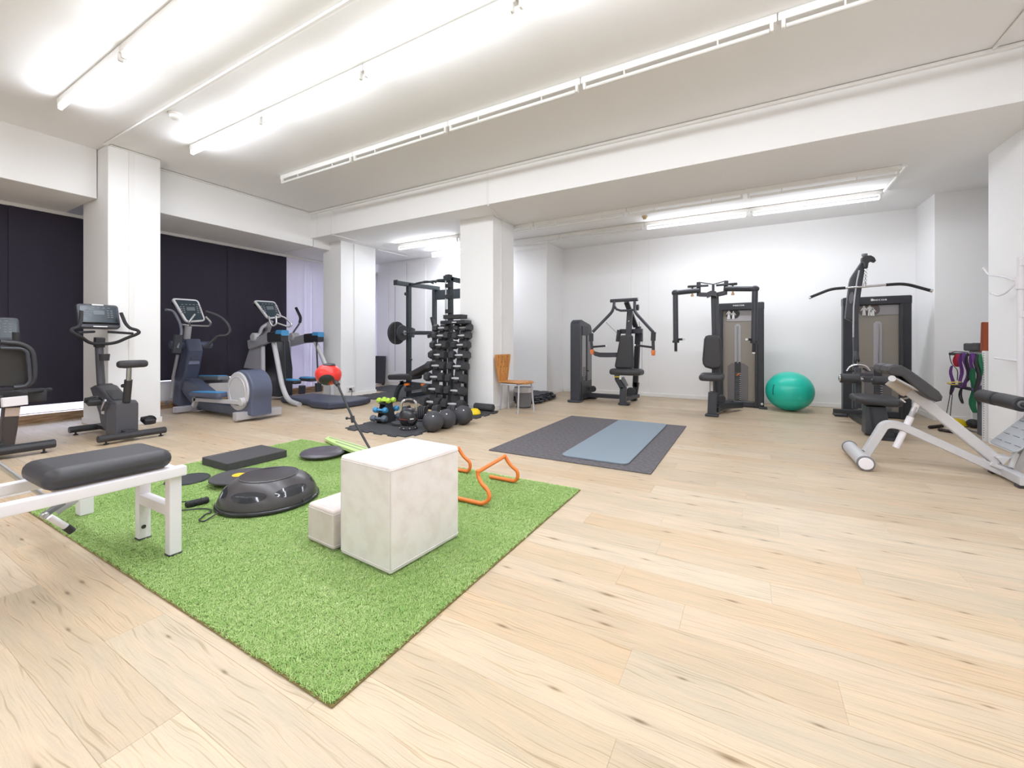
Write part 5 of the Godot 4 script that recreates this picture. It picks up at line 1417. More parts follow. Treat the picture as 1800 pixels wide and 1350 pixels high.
func dumbbell_rack() -> void:
	var t = thing("dumbbell_rack", "black twin column dumbbell rack standing in front of the middle column", "rack", Vector3(-3.85, 0, -4.95))
	var lp = [Vector3(-0.246, 0.123, 0.12), Vector3(-0.244, 0.311, 0.08), Vector3(-0.239, 0.491, 0.05), Vector3(-0.244, 0.657, 0.01), Vector3(-0.234, 0.821, -0.02), Vector3(-0.241, 0.97, -0.06), Vector3(-0.235, 1.113, -0.09), Vector3(-0.239, 1.231, -0.12)]
	var rp = [Vector3(0.157, 0.122, 0.12), Vector3(0.166, 0.309, 0.08), Vector3(0.163, 0.486, 0.05), Vector3(0.162, 0.66, 0.01), Vector3(0.17, 0.821, -0.02), Vector3(0.164, 0.971, -0.06), Vector3(0.163, 1.11, -0.09), Vector3(0.163, 1.23, -0.12)]
	var nth = ["lowest", "second from bottom", "third from bottom", "fourth from bottom", "fourth from top", "third from top", "second from top", "topmost"]
	for c in 2:
		var ps = lp if c == 0 else rp
		var a: Vector3 = ps[0]
		var b: Vector3 = ps[7]
		var d = (b - a) / (b.y - a.y)
		var foot = a - d * (a.y - 0.02)
		var post = part(t, "post", B.new().bar(foot + Vector3(-0.012, 0, -0.05), b + d * 0.05 + Vector3(-0.012, 0, -0.05), 0.12, 0.04, Vector3.BACK, 0.01), mats.black)
		for i in 8:
			part(post, "cradle", B.new().box(ps[i] + Vector3(0, -0.03, -0.015), Vector3(0.085, 0.022, 0.09), Basis(), 0.005), mats.black)
			part(post, "cradle_lip", B.new().box(ps[i] + Vector3(0, -0.034, 0.026), Vector3(0.085, 0.03, 0.012), Basis(), 0.004), mats.black)
		part(t, "base_runner", B.new().bar(foot + Vector3(0, 0.025, 0.1), foot + Vector3(0, 0.025, -0.36), 0.07, 0.05), mats.black)
		part(t, "rear_post", B.new().bar(foot + Vector3(0, 0.02, -0.33), b + d * 0.03 + Vector3(0, 0, -0.085), 0.06, 0.04, Vector3.BACK, 0.008), mats.black)
	var m: Vector3 = (lp[7] + rp[7]) / 2
	part(t, "base_plate", B.new().bar((lp[0] * Vector3(1, 0, 1)) + Vector3(-0.05, 0.07, -0.08), (rp[0] * Vector3(1, 0, 1)) + Vector3(0.16, 0.07, -0.08), 0.09, 0.1), mats.black)
	part(t, "top_tray", B.new().box(Vector3(0.038, 1.309, -0.1), Vector3(0.46, 0.055, 0.18), Basis(), 0.01), mats.frame_dark)
	part(t, "badge", B.new().box(Vector3(0.078, 1.306, -0.007), Vector3(0.08, 0.014, 0.004), Basis(), 0.001), mats.label)
	solo("storage_case", B.new().box(Vector3.ZERO, Vector3(0.34, 0.055, 0.16), Basis(), 0.008).box(Vector3(0, 0.028, 0), Vector3(0.345, 0.008, 0.165), Basis(), 0.003), mats.black, "flat black case lying on top of the dumbbell rack", "case", Vector3(-3.85, 0, -4.95) + (Vector3(0.028, 1.384, -0.1) + Vector3(0, 0.004, 0)))
	var proto_d = hex_dumbbell()
	var first = true
	for c in 2:
		for i in 8:
			var o = proto_d if first else proto_d.duplicate()
			if not first:
				o.name = numbered("hex_dumbbell")
				add_child(o)
			first = false
			var sc: float = lerpf(1.1, 0.9, i / 7.0)
			o.position = Vector3(-3.85, 0, -4.95) + (lp[i] if c == 0 else rp[i])
			o.rotation_degrees = Vector3(0, -4 + 8 * ((i * 5 + c * 3) % 4) / 3.0, 0)
			o.scale = Vector3(sc * (1.02 if i < 5 else 1.0), sc, sc)
			tag(o, "black hexagonal dumbbell, %s on the %s column of the rack" % [nth[i], "left" if c == 0 else "right"], "dumbbell", "hexagonal dumbbells on the rack")

func ring_lathe(r: float, th: float, hole: float) -> Array:
	return [Vector2(hole, -th / 2), Vector2(r * 0.5, -th / 2), Vector2(r * 0.56, -th * 0.3), Vector2(r * 0.8, -th * 0.3), Vector2(r * 0.86, -th / 2), Vector2(r - 0.005, -th / 2), Vector2(r, -th / 2 + 0.005), Vector2(r, th / 2 - 0.005), Vector2(r - 0.005, th / 2), Vector2(r * 0.86, th / 2), Vector2(r * 0.8, th * 0.3), Vector2(r * 0.56, th * 0.3), Vector2(r * 0.5, th / 2), Vector2(hole, th / 2)]

func small_dumbbell(called: String, label: String, at: Vector3, turn: float, s: float, m: Material) -> void:
	var o = thing(called, label, "dumbbell", at, turn, "small vinyl dumbbells")
	for k in [-1, 1]:
		part(o, "head", B.new().lathe([Vector2(0.001, -0.028), Vector2(0.026, -0.028), Vector2(0.036, -0.012), Vector2(0.036, 0.012), Vector2(0.026, 0.028), Vector2(0.001, 0.028)], Transform3D(B.axis_basis(Vector3.RIGHT) * Basis.from_scale(Vector3.ONE * s), Vector3(k * 0.066 * s, 0, 0)), 8), m)
	part(o, "handle", B.new().tube([Vector3(-0.05 * s, 0, 0), Vector3(0.05 * s, 0, 0)], 0.015 * s, 12), m)

func floor_weights() -> void:
	# little A-frame with vinyl dumbbells
	var st = thing("dumbbell_stand", "small black A-frame stand holding coloured vinyl dumbbells", "rack", Vector3(-3.93, 0.013, -3.78))
	for s in [-1, 1]:
		part(st, "side_panel", B.new().extr(pv([Vector2(-0.11, 0), Vector2(0.11, 0), Vector2(0.05, 0.25), Vector2(-0.05, 0.25)]), 0.012, Transform3D(Basis(Vector3.BACK, Vector3.UP, Vector3.LEFT), Vector3(s * 0.05, 0, 0)), 0.003), mats.black)
	for q in [[0.035, 0.085], [0.13, 0.065], [0.235, 0.03]]:
		for s in [-1, 1]:
			part(st, "cradle", B.new().box(Vector3(0, q[0], s * (q[1] + 0.02)), Vector3(0.11, 0.012, 0.05), Basis.from_euler(Vector3(-0.3 * s, 0, 0)), 0.003), mats.black)
	var lime = mat("lime", "b4d94a", 0.55)
	var sky = mat("sky_blue", "3f8fc0", 0.5)
	var grey = mat("blue_grey", "5e6a76", 0.55)
	var bp = Vector3(-3.93, 0.013, -3.78)
	for q in [["lime green vinyl dumbbell on top of the small stand, front", 0.275, 0.04, 0.95, lime], ["lime green vinyl dumbbell on top of the small stand, rear", 0.275, -0.045, 0.95, lime], ["blue vinyl dumbbell on the middle of the small stand, front", 0.165, 0.095, 1.0, sky], ["blue vinyl dumbbell on the middle of the small stand, rear", 0.165, -0.095, 1.0, sky],
			["grey vinyl dumbbell low on the small stand, front", 0.065, 0.12, 1.15, grey], ["grey vinyl dumbbell low on the small stand, rear", 0.065, -0.12, 1.15, grey]]:
		small_dumbbell("vinyl_dumbbell", q[0], bp + Vector3(0, q[1], q[2]), 14.0, q[3], q[4])
	# flat weight plates
	for q in [["black weight plate lying on the rubber tile beside the small dumbbell stand", Vector3(-3.66, 0.029, -3.78), 0.13], ["smaller black weight plate lying behind the kettlebell", Vector3(-3.38, 0.029, -3.98), 0.10]]:
		var o = thing("weight_plate", q[0], "weight plate", q[1], 0.0, "loose weight plates")
		part(o, "disc", B.new().lathe(ring_lathe(q[2], 0.03, 0.018), Transform3D.IDENTITY, 32), mats.iron)
		part(o, "hub", B.new().tube(ring_pts(Vector3.ZERO, 0.022, 16, Vector3.UP), 0.007, 6, true), mats.steel)
	# selector dumbbells
	for q in [["chunky black selector dumbbell left of the kettlebell handle", Vector3(-3.72, 0.115, -4.05), 25.0], ["chunky black selector dumbbell right of the kettlebell handle", Vector3(-3.42, 0.115, -4.28), 20.0]]:
		var o = thing("selector_dumbbell", q[0], "dumbbell", q[1], q[2], "selector dumbbells")
		for s in [-1, 1]:
			for i in 4:
				part(o, "plate", B.new().extr(B.rrect(0.17 - 0.012 * i, 0.17 - 0.008 * i, 0.05, 3), 0.018, Transform3D(Basis(Vector3.FORWARD, Vector3.UP, Vector3.RIGHT), Vector3(s * (0.075 + 0.021 * i), 0, 0)), 0.004), mats.hex_rubber)
		part(o, "handle", B.new().tube([Vector3(-0.07, 0, 0), Vector3(0.07, 0, 0)], 0.017, 12), mats.chrome)
		part(o, "cradle", B.new().box(Vector3(0, -0.09, 0), Vector3(0.36, 0.024, 0.16), Basis(), 0.008), mats.black)
	# kettlebell on a plate
	var kx: Vector3 = Vector3(-3.406, 0.046, -3.62)
	kx.y = 0.013
	var kp = thing("weight_plate", "black studded plate under the kettlebell", "weight plate", kx, 0.0, "loose weight plates")
	part(kp, "disc", B.new().lathe([Vector2(0.001, 0), Vector2(0.098, 0), Vector2(0.104, 0.008), Vector2(0.1, 0.035), Vector2(0.085, 0.045), Vector2(0.001, 0.045)], Transform3D.IDENTITY, 32), mats.iron)
	for i in 9:
		var a = TAU * i / 9.0
		part(kp, "stud", B.new().ball(Vector3(cos(a) * 0.101, 0.022, sin(a) * 0.101), Vector3.ONE * 0.006, Basis(), 8), mats.label)
	var k = thing("kettlebell", "black kettlebell with bright worn handle and red band on the rubber tile", "kettlebell", kx + Vector3(0, 0.045, 0), 42.0)
	part(k, "body", B.new().lathe([Vector2(0.001, 0), Vector2(0.07, 0), Vector2(0.092, 0.02), Vector2(0.106, 0.06), Vector2(0.11, 0.095), Vector2(0.104, 0.135), Vector2(0.085, 0.168), Vector2(0.055, 0.188), Vector2(0.001, 0.195)], Transform3D.IDENTITY, 36), mats.black_gloss)
	part(k, "colour_band", B.new().lathe([Vector2(0.09, 0.072), Vector2(0.1085, 0.072), Vector2(0.110, 0.078), Vector2(0.1102, 0.084), Vector2(0.09, 0.084)], Transform3D.IDENTITY, 36), mat("dark_red", "7a3a38", 0.5))
	var hp = []
	for i in 15:
		var a = PI * i / 14.0
		hp.append(Vector3(-cos(a) * 0.085 * (1.0 if i < 2 or i > 12 else 1.08), 0.165 + pow(sin(a), 0.5) * 0.125, 0))
	var hd = part(k, "handle", B.new().tube(hp, 0.016, 12), mats.chrome)
	part(hd, "dark_grip", B.new().tube(hp.slice(5, 11), 0.0165, 12), mat("worn_steel", "6a6664", 0.4, 0.8))
	var bd = part(k, "badge", B.new().disc(Vector3.ZERO, Vector3.BACK, 0.052, 0.014), mats.black)
	bd.transform = xf(Vector3(0.035, 0.085, 0.098), Vector3(8, 20, 0))
	part(bd, "badge_print", B.new().box(Vector3(0, 0, 0.008), Vector3(0.045, 0.014, 0.003), Basis(), 0.001), mats.label)
	# slam balls
	var bm = mat("ball_black", "404045", 0.62)
	bm.normal_enabled = true
	bm.normal_texture = noise_tex(0.4, 31, true, 5.0)
	bm.normal_scale = 0.25
	tri_map(bm, 6.0, false)
	for q in [["black medicine ball nearest the kettlebell, front of three", Vector3(-3.095, 0.078, -3.68), 0.118], ["black medicine ball in the middle of the row of three", Vector3(-3.08, 0.078, -3.9), 0.113], ["black medicine ball nearest the yellow cushion, rear of three", Vector3(-3.044, 0.08, -4.18), 0.118]]:
		var p: Vector3 = q[1]
		p.y = q[2]
		var o = thing("medicine_ball", q[0], "ball", p, 0.0, "black medicine balls")
		part(o, "ball", B.new().ball(Vector3.ZERO, Vector3.ONE * q[2], Basis(), 32), bm)
		part(o, "valve", B.new().disc(Vector3(0.5, 0.62, 0.6).normalized() * q[2], Vector3(0.5, 0.62, 0.6), 0.009, 0.004, 0.001, 10), mats.label)
		part(o, "print", B.new().extr(B.rrect(0.03, 0.01, 0.003, 2), 0.003, Transform3D(B.look(Vector3.ZERO, Vector3(-0.45, 0.68, 0.58)), Vector3(-0.45, 0.68, 0.58).normalized() * (q[2] + 0.0002)), 0.0005), mats.label)
	# yellow cushion, black roller, small wooden things between the balls
	solo("foam_roller", B.new().tube([Vector3(-0.16, 0, 0), Vector3(-0.15, 0, 0), Vector3(0.15, 0, 0), Vector3(0.16, 0, 0)], [0.045, 0.052, 0.052, 0.045], 20), mats.foam, "black foam roller lying along the foot of the middle column", "roller", Vector3(-3.36, 0.066, -5.13))
	var yc = thing("balance_pod", "small bright yellow spiky half dome beside the foam roller", "balance pod", Vector3(-3.309, 0.013, -4.811))
	part(yc, "dome", B.new().lathe([Vector2(0.001, 0), Vector2(0.083, 0), Vector2(0.088, 0.01), Vector2(0.078, 0.045), Vector2(0.045, 0.075), Vector2(0.001, 0.084)], Transform3D.IDENTITY, 28), mats.yellow)
	var sp = B.new()
	for i in 18:
		var a = TAU * (i % 9) / 9.0 + 0.3 * (i / 9)
		var el = 0.45 if i < 9 else 0.9
		sp.ball(Vector3(cos(a) * cos(el) * 0.083, sin(el) * 0.08, sin(a) * cos(el) * 0.083), Vector3.ONE * 0.008, Basis(), 6)
	part(yc, "spikes", sp, mats.yellow)
	for q in [["tan wooden bar lying behind the medicine balls", Vector3(-3.825, 0.03, -4.697), 12.0, 0.34, "e0bf8c"], ["ochre wooden bar lying before the dumbbell rack", Vector3(-3.605, 0.03, -4.709), -8.0, 0.3, "d9b25a"]]:
		var o = thing("wooden_bar", q[0], "bar", q[1], q[2], "wooden bars on the rubber tile")
		var wm = mat("wood_" + q[4], q[4], 0.55)
		part(o, "bar", B.new().tube([Vector3(-q[3] / 2, -0.003, 0), Vector3(q[3] / 2, -0.003, 0)], 0.015, 12), wm)
		for s in [-1, 1]: part(o, "end_knob", B.new().ball(Vector3(s * q[3] / 2, 0, 0), Vector3.ONE * 0.018, Basis(), 12), wm)
	# power lead at the foot of the rear window column
	var pl = thing("power_plug", "black plug and lead in the white socket low on the rear window column", "plug", Vector3(-6.498, 0.14, -5.36))
	part(pl, "socket", B.new().box(Vector3(0.012, 0, 0), Vector3(0.022, 0.09, 0.16), Basis(), 0.006), mats.label)
	part(pl, "plug", B.new().tube([Vector3(0.02, 0, 0.03), Vector3(0.06, 0, 0.03)], 0.02, 12), mats.black)
	part(pl, "lead", B.new().tube(B.bend([Vector3(0.05, 0, 0.03), Vector3(0.085, -0.02, 0.03), Vector3(0.075, -0.12, 0.04), Vector3(0.15, -0.122, 0.12)], 0.04), 0.005, 6), mats.black)

func small_things() -> void:
	plyo_boxes()
	turf_gear()
	white_bench()
	middle_things()

func plyo_boxes() -> void:
	var vinyl = mat("white_vinyl", "efe8e6", 0.6)
	vinyl.normal_enabled = true
	vinyl.normal_texture = noise_tex(0.012, 41, true, 2.0)
	vinyl.normal_scale = 0.35
	vinyl.albedo_texture = noise_tex(0.02, 42, false, 1.0, ramp("f8f5f3", "ffffff", 0.1, 0.6))
	tri_map(vinyl, 1.6, false)
	var worn: StandardMaterial3D = vinyl.duplicate()
	worn.albedo_color = Color("dccfca")
	for q in [["large white soft plyo box standing on the green turf", Vector3(-1.478, 0.012, -1.525), Vector3(0.352, 0.463, 0.442)], ["small low white soft plyo box beside the large one", Vector3(-1.80, 0.012, -1.55), Vector3(0.216, 0.19, 0.46)]]:
		var s: Vector3 = q[2]
		var o = thing("plyo_box", q[0], "plyo box", q[1], -4.2, "white soft plyo boxes")
		part(o, "cover", B.new().extr(B.rrect(s.x, s.z, 0.014, 4), s.y, flat_y(s.y / 2), 0.016, 4), vinyl if s.y > 0.3 else worn)
		var seam = B.new()
		for y in [s.y - 0.02, 0.022]:
			var loop = []
			for p in B.rrect(s.x + 0.001, s.z + 0.001, 0.016, 4): loop.append(Vector3(p.x, y, p.y))
			seam.tube(loop, 0.0022, 5, true)
		for sx in [-1, 1]:
			seam.tube([Vector3(sx * (s.x / 2 - 0.004), 0.02, s.z / 2 - 0.004), Vector3(sx * (s.x / 2 - 0.004), s.y - 0.02, s.z / 2 - 0.004)], 0.0025, 5)
		part(o, "piped_seam", seam, mat("vinyl_seam", "dcd4d2", 0.6))

func turf_gear() -> void:
	var g = 0.013
	# half dome trainer
	var d = thing("dome_trainer", "glossy black half dome balance trainer upside up on the turf", "balance trainer", Vector3(-2.63, g, -1.55), 20.0)
	var gl = mat("dome_black", "494547", 0.3)
	d.scale = Vector3(0.92, 0.8, 0.92)
	part(d, "dome", B.new().lathe([Vector2(0.001, 0.02), Vector2(0.295, 0.02), Vector2(0.298, 0.04), Vector2(0.286, 0.085), Vector2(0.262, 0.13), Vector2(0.225, 0.168), Vector2(0.19, 0.192), Vector2(0.175, 0.2), Vector2(0.16, 0.206), Vector2(0.08, 0.209), Vector2(0.001, 0.21)], Transform3D.IDENTITY, 56), gl)
	dome_panels(d)
	part(d, "base_rim", B.new().tube(ring_pts(Vector3(0, 0.016, 0), 0.297, 56, Vector3.UP), 0.016, 10, true), mats.black_gloss)
	part(d, "top_rib", B.new().tube(ring_pts(Vector3(0, 0.2, 0), 0.178, 48, Vector3.UP), 0.0045, 6, true), gl)
	for s in [1, -1]:
		part(d, "band_hook", B.new().bar(Vector3(s * 0.28, 0.03, -0.03), Vector3(s * 0.28, 0.03, 0.06), 0.05, 0.05, Vector3.UP, 0.02), mats.black)
	var cord = thing("resistance_cord", "thin black resistance cord curling on the turf beside the dome trainer", "cord", Vector3(0, 0, 0))  # thin resistance cord with a ribbed handle
	part(cord, "cord", B.new().tube(B.bend([Vector3(-2.909, 0.02, -1.171), Vector3(-2.825, 0.02, -1.258), Vector3(-2.759, 0.02, -1.282), Vector3(-2.701, 0.02, -1.255), Vector3(-2.711, 0.02, -1.233), Vector3(-2.647, 0.02, -1.167), Vector3(-2.602, 0.02, -1.169), Vector3(-2.631, 0.02, -1.222), Vector3(-2.642, 0.03, -1.26)], 0.035), 0.004, 6), mats.black)
	part(cord, "cord", B.new().tube(B.bend([Vector3(-3.03, 0.02, -1.2), Vector3(-3.05, 0.02, -1.244), Vector3(-3.011, 0.025, -1.26)], 0.03), 0.004, 6), mats.black)
	var jh = part(cord, "handle", B.new().tube([Vector3(-2.934, 0.03, -1.227), Vector3(-2.934, 0.03, -1.235), Vector3(-2.914, 0.03, -1.332), Vector3(-2.912, 0.03, -1.34)], [0.014, 0.02, 0.019, 0.014], 14), mats.grip)
	var hr = B.new()
	for i in 5:
		var p0: Vector3 = Vector3(-2.933, 0.03, -1.237)
		var p1: Vector3 = Vector3(-2.916, 0.03, -1.327)
		var p = p0.lerp(p1, i / 4.0)
		hr.tube(ring_pts(p, 0.02, 12, p1 - p0), 0.002, 5, true)
	part(jh, "ribs", hr, mats.black)
	# foam pad
	var fp = thing("foam_pad", "thick rectangular black foam balance pad on the back of the turf", "foam pad", Vector3(-3.675, g, -1.968), 0.0)
	part(fp, "pad", B.new().extr(B.rrect(0.385, 0.48, 0.008, 2), 0.06, flat_y(0.03), 0.004), mats.foam)
	part(fp, "print", B.new().box(Vector3(-0.16, 0.0605, 0.14), Vector3(0.008, 0.001, 0.12), Basis(), 0.0003), mats.grey_plastic)
	# wobble board with a yellow mark
	var w = thing("wobble_board", "round black wobble board with yellow drop mark tucked behind the dome trainer", "wobble board", Vector3(-3.15, g, -1.645))
	part(w, "disc", B.new().lathe([Vector2(0.001, 0.028), Vector2(0.165, 0.028), Vector2(0.182, 0.036), Vector2(0.182, 0.044), Vector2(0.172, 0.05), Vector2(0.001, 0.05)], Transform3D.IDENTITY, 48), mats.foam)
	part(w, "rocker", B.new().lathe([Vector2(0.001, 0), Vector2(0.05, 0.004), Vector2(0.09, 0.016), Vector2(0.11, 0.029), Vector2(0.001, 0.03)], Transform3D.IDENTITY, 28), mats.black)
	var drop = PackedVector2Array()
	for i in 20:
		var a = TAU * i / 20.0
		drop.append(Vector2(cos(a) * 0.047 * (1.0 + 0.55 * maxf(cos(a), 0.0) * maxf(cos(a), 0.0)), sin(a) * 0.047 * (1.0 - 0.5 * maxf(cos(a), 0.0))))
	var dm = part(w, "yellow_mark", B.new().extr(drop, 0.002, flat_y(0.051), 0.0005), mat("mark_yellow", "f0c02c", 0.5))
	dm.rotation.y = 1.1
	# small flat disc
	var sd = thing("sliding_disc", "flat black sliding disc on the turf behind the white bench leg", "disc", Vector3(-3.52, g, -1.485))
	part(sd, "disc", B.new().lathe([Vector2(0.001, 0), Vector2(0.13, 0), Vector2(0.135, 0.004), Vector2(0.13, 0.009), Vector2(0.001, 0.010)], Transform3D.IDENTITY, 40), mat("disc_black", "37393d", 0.6))
	part(sd, "rim", B.new().tube(ring_pts(Vector3(0, 0.009, 0), 0.128, 40, Vector3.UP), 0.003, 6, true), mats.disc_black)
	# air cushion with studs
	var ac = thing("air_cushion", "round dark grey studded air balance cushion near the far turf corner", "balance cushion", Vector3(-3.245, g, -2.385))
	var am = mat("cushion_grey", "57525a", 0.32)
	part(ac, "cushion", B.new().lathe([Vector2(0.001, 0.006), Vector2(0.13, 0.002), Vector2(0.175, 0.014), Vector2(0.186, 0.03), Vector2(0.172, 0.046), Vector2(0.13, 0.056), Vector2(0.001, 0.062)], Transform3D.IDENTITY, 48), am)
	var studs = B.new()
	for ix in range(-8, 9):
		for iz in range(-8, 9):
			var p = Vector3(ix * 0.016 + (0.008 if iz % 2 else 0.0), 0, iz * 0.014)
			if p.length() < 0.125: studs.disc(p + Vector3(0, 0.0615 - 0.35 * p.length_squared(), 0), Vector3.UP, 0.004, 0.004, 0.001, 6)
	part(ac, "studs", studs, mat("stud_grey", "6d6672", 0.4))
	# tilted pale green balance plank
	var gp = thing("balance_plank", "pale lime green balance plank leaning over the air cushion", "balance board", Vector3.ZERO)
	var q0: Vector3 = Vector3(-3.731, 0.018, -2.762)
	var q1: Vector3 = Vector3(-2.874, 0.085, -2.409)
	var q2: Vector3 = Vector3(-2.954, 0.06, -2.608)
	var q3: Vector3 = Vector3(-3.806, 0.015, -2.862)
	q1 = q0 + (q1 - q0) * 1.25
	q2 = q3 + (q2 - q3) * 1.12
	var top = PackedVector3Array()
	var bot = PackedVector3Array()
	for e in [[q0, q1], [q1, q2], [q2, q3], [q3, q0]]:
		for i in 8:
			var p: Vector3 = e[0].lerp(e[1], i / 8.0)
			if e[0] == q0: p += (q0 - q3).normalized() * 0.03 * sin(PI * i / 8.0)
			top.append(p + Vector3(0, 0.016, 0))
			bot.append(p + Vector3(0, -0.006, 0))
	part(gp, "plank", B.new().loft([bot, top]), mat("pale_lime", "c3dc8e", 0.5))
	var gw = mat("plank_white", "dfe3cf", 0.5)
	var slot = B.new()
	slot.bar(q3.lerp(q0, 0.25) + Vector3(0, 0.017, 0) + (q1 - q0) * 0.06, q2.lerp(q1, 0.25) + Vector3(0, 0.017, 0) - (q1 - q0) * 0.08, 0.012, 0.003)
	slot.bar(q3.lerp(q0, 0.65) + Vector3(0, 0.017, 0) + (q1 - q0) * 0.3, q2.lerp(q1, 0.65) + Vector3(0, 0.017, 0) - (q1 - q0) * 0.02, 0.012, 0.003)
	part(gp, "grip_strip", slot, mat("strip_grey", "8d9a86", 0.6))
	# reflex ball on its leaning rod
	var rb = thing("reflex_ball_stand", "red and black reflex punch ball on a leaning black rod", "punch ball", Vector3(-2.385, 0.013, -2.23))
	part(rb, "base", B.new().lathe([Vector2(0.001, 0), Vector2(0.15, 0), Vector2(0.17, 0.02), Vector2(0.16, 0.045), Vector2(0.05, 0.06), Vector2(0.03, 0.075), Vector2(0.001, 0.075)], Transform3D.IDENTITY, 32), mats.black)
	var bc: Vector3 = Vector3(-2.966, 0.745, -2.23) - rb.position
	var pt: Vector3 = Vector3(-2.857, 0.672, -2.23) - rb.position
	var pm: Vector3 = Vector3(-2.675, 0.412, -2.23) - rb.position
	part(rb, "rod", B.new().tube([Vector3(0, 0.07, 0), pm, pt], 0.009, 10), mats.black)
	part(rb, "clamp", B.new().tube([pm + Vector3(0.004, -0.03, 0), pm + Vector3(-0.008, 0.02, 0)], 0.016, 10), mats.black)
	part(rb, "clamp_knob", B.new().tube([pm, pm + Vector3(-0.05, 0.0, 0.01)], 0.006, 8), mats.black)
	part(rb, "clamp_knob", B.new().ball(pm + Vector3(-0.056, 0, 0.011), Vector3.ONE * 0.012, Basis(), 10), mats.black)
	var red = mat("ball_red", "e2352f", 0.3)
	var tilt = Basis(Vector3.BACK, -0.62)
	part(rb, "ball", B.new().ball(bc, Vector3(0.1, 0.088, 0.1), Basis(Vector3.BACK, -0.15), 40), red)
	# black lower panels as thin shells over the ball
	var sh = B.new()
	var rings = []
	for i in 9:
		var v = float(i) / 8
		var ring = PackedVector3Array()
		for k in 24:
			var a = TAU * k / 24.0
			var rr = 0.6 * v + 0.001
			var n = Vector3(cos(a) * sin(rr) * 1.25, -cos(rr), sin(a) * sin(rr)).normalized()
			n = B.axis_basis(Vector3(-0.5, 0.52, -0.56)) * n
			ring.append(bc + Vector3(n.x * 0.1013, n.y * 0.0893, n.z * 0.1013))
		rings.append(ring)
	sh.loft(rings, false, true)
	part(rb, "black_panel", sh, mats.black)
	part(rb, "top_cap", B.new().lathe([Vector2(0.001, 0.004), Vector2(0.04, 0.0), Vector2(0.05, -0.012), Vector2(0.001, -0.02)], xf(bc + Vector3(0.01, 0.088, 0)), 20), mats.black)
	part(rb, "rod_socket", B.new().tube([pt + (bc - pt) * 0.3, pt - (bc - pt) * 0.08], 0.018, 12), mats.black)
	# orange hurdles
	for q in [["orange training hurdle standing at the right edge of the turf", 0.0], ["orange training hurdle mostly hidden behind the large plyo box", -0.42]]:
		var h = thing("hurdle", q[0], "hurdle", Vector3(q[1], 0, 0.0 if q[1] == 0.0 else -0.02), 0.0, "orange training hurdles")
		var near = [Vector3(-1.661, 0.008, -2.12), Vector3(-1.393, 0.018, -2.12), Vector3(-1.352, 0.063, -2.13), Vector3(-1.369, 0.106, -2.14), Vector3(-1.427, 0.136, -2.15), Vector3(-1.46, 0.175, -2.16), Vector3(-1.459, 0.205, -2.16)]
		var far = [Vector3(-1.5, 0.199, -2.56), Vector3(-1.464, 0.139, -2.57), Vector3(-1.409, 0.102, -2.58), Vector3(-1.405, 0.06, -2.58), Vector3(-1.427, 0.019, -2.58), Vector3(-1.472, 0.015, -2.58), Vector3(-1.638, 0.018, -2.58)]
		near[0].y = 0.028
		near[1].y = 0.028
		far[4].y = maxf(far[4].y, 0.028); far[5].y = 0.028; far[6].y = 0.028
		part(h, "leg", B.new().tube(B.bend(near, 0.05), 0.0125, 12), mats.orange)
		part(h, "leg", B.new().tube(B.bend(far, 0.05), 0.0125, 12), mats.orange)
		part(h, "cross_bar", B.new().tube([near[6] + Vector3(0, -0.004, 0.006), far[0]], 0.0125, 12), mats.orange)
		part(h, "corner", B.new().ball(near[6], Vector3.ONE * 0.0135, Basis(), 12), mats.orange)
		part(h, "corner", B.new().ball(far[0], Vector3.ONE * 0.0135, Basis(), 12), mats.orange)

func dome_panels(d: Node3D) -> void:
	# glossy oval recesses round the dome and a grip slot on top
	var prof = [Vector2(0.298, 0.04), Vector2(0.286, 0.085), Vector2(0.262, 0.13), Vector2(0.225, 0.168), Vector2(0.19, 0.192), Vector2(0.175, 0.2), Vector2(0.13, 0.2075), Vector2(0.08, 0.209)]
	var gm = mat("dome_gloss", "34353a", 0.08)
	for q in [[0.35, 1.9, 0.42, 0.75], [1.35, 1.9, 0.42, 0.75], [2.4, 1.9, 0.42, 0.75], [3.45, 1.9, 0.42, 0.75], [4.5, 1.9, 0.42, 0.75], [5.4, 1.9, 0.42, 0.75], [4.1, 5.6, 0.55, 0.45]]:
		var rings = []
		for side in [0.0, 1.0]:
			for i in 7:
				var f: float = (i + 0.02) / 6.0 if side > 0 else (6.02 - i) / 6.0
				if side > 0 and i == 0: continue
				var ring = PackedVector3Array()
				for k in 28:
					var a = TAU * k / 28.0
					var ang: float = q[0] + cos(a) * q[2] * f
					var sp: float = clampf(q[1] + sin(a) * q[3] * f, 0.0, 6.99)
					var p: Vector2 = prof[int(sp)].lerp(prof[int(sp) + 1], sp - int(sp))
					var off = 0.0022 if side == 0.0 else -0.002
					var n = Vector2(p.x * 0.6, p.y - 0.02).normalized() * off
					ring.append(Vector3(cos(ang) * (p.x + n.x), p.y + n.y, sin(ang) * (p.x + n.x)))
				if side == 0.0: rings.push_front(ring)
		part(d, "glossy_recess", B.new().loft(rings, false, true), gm)

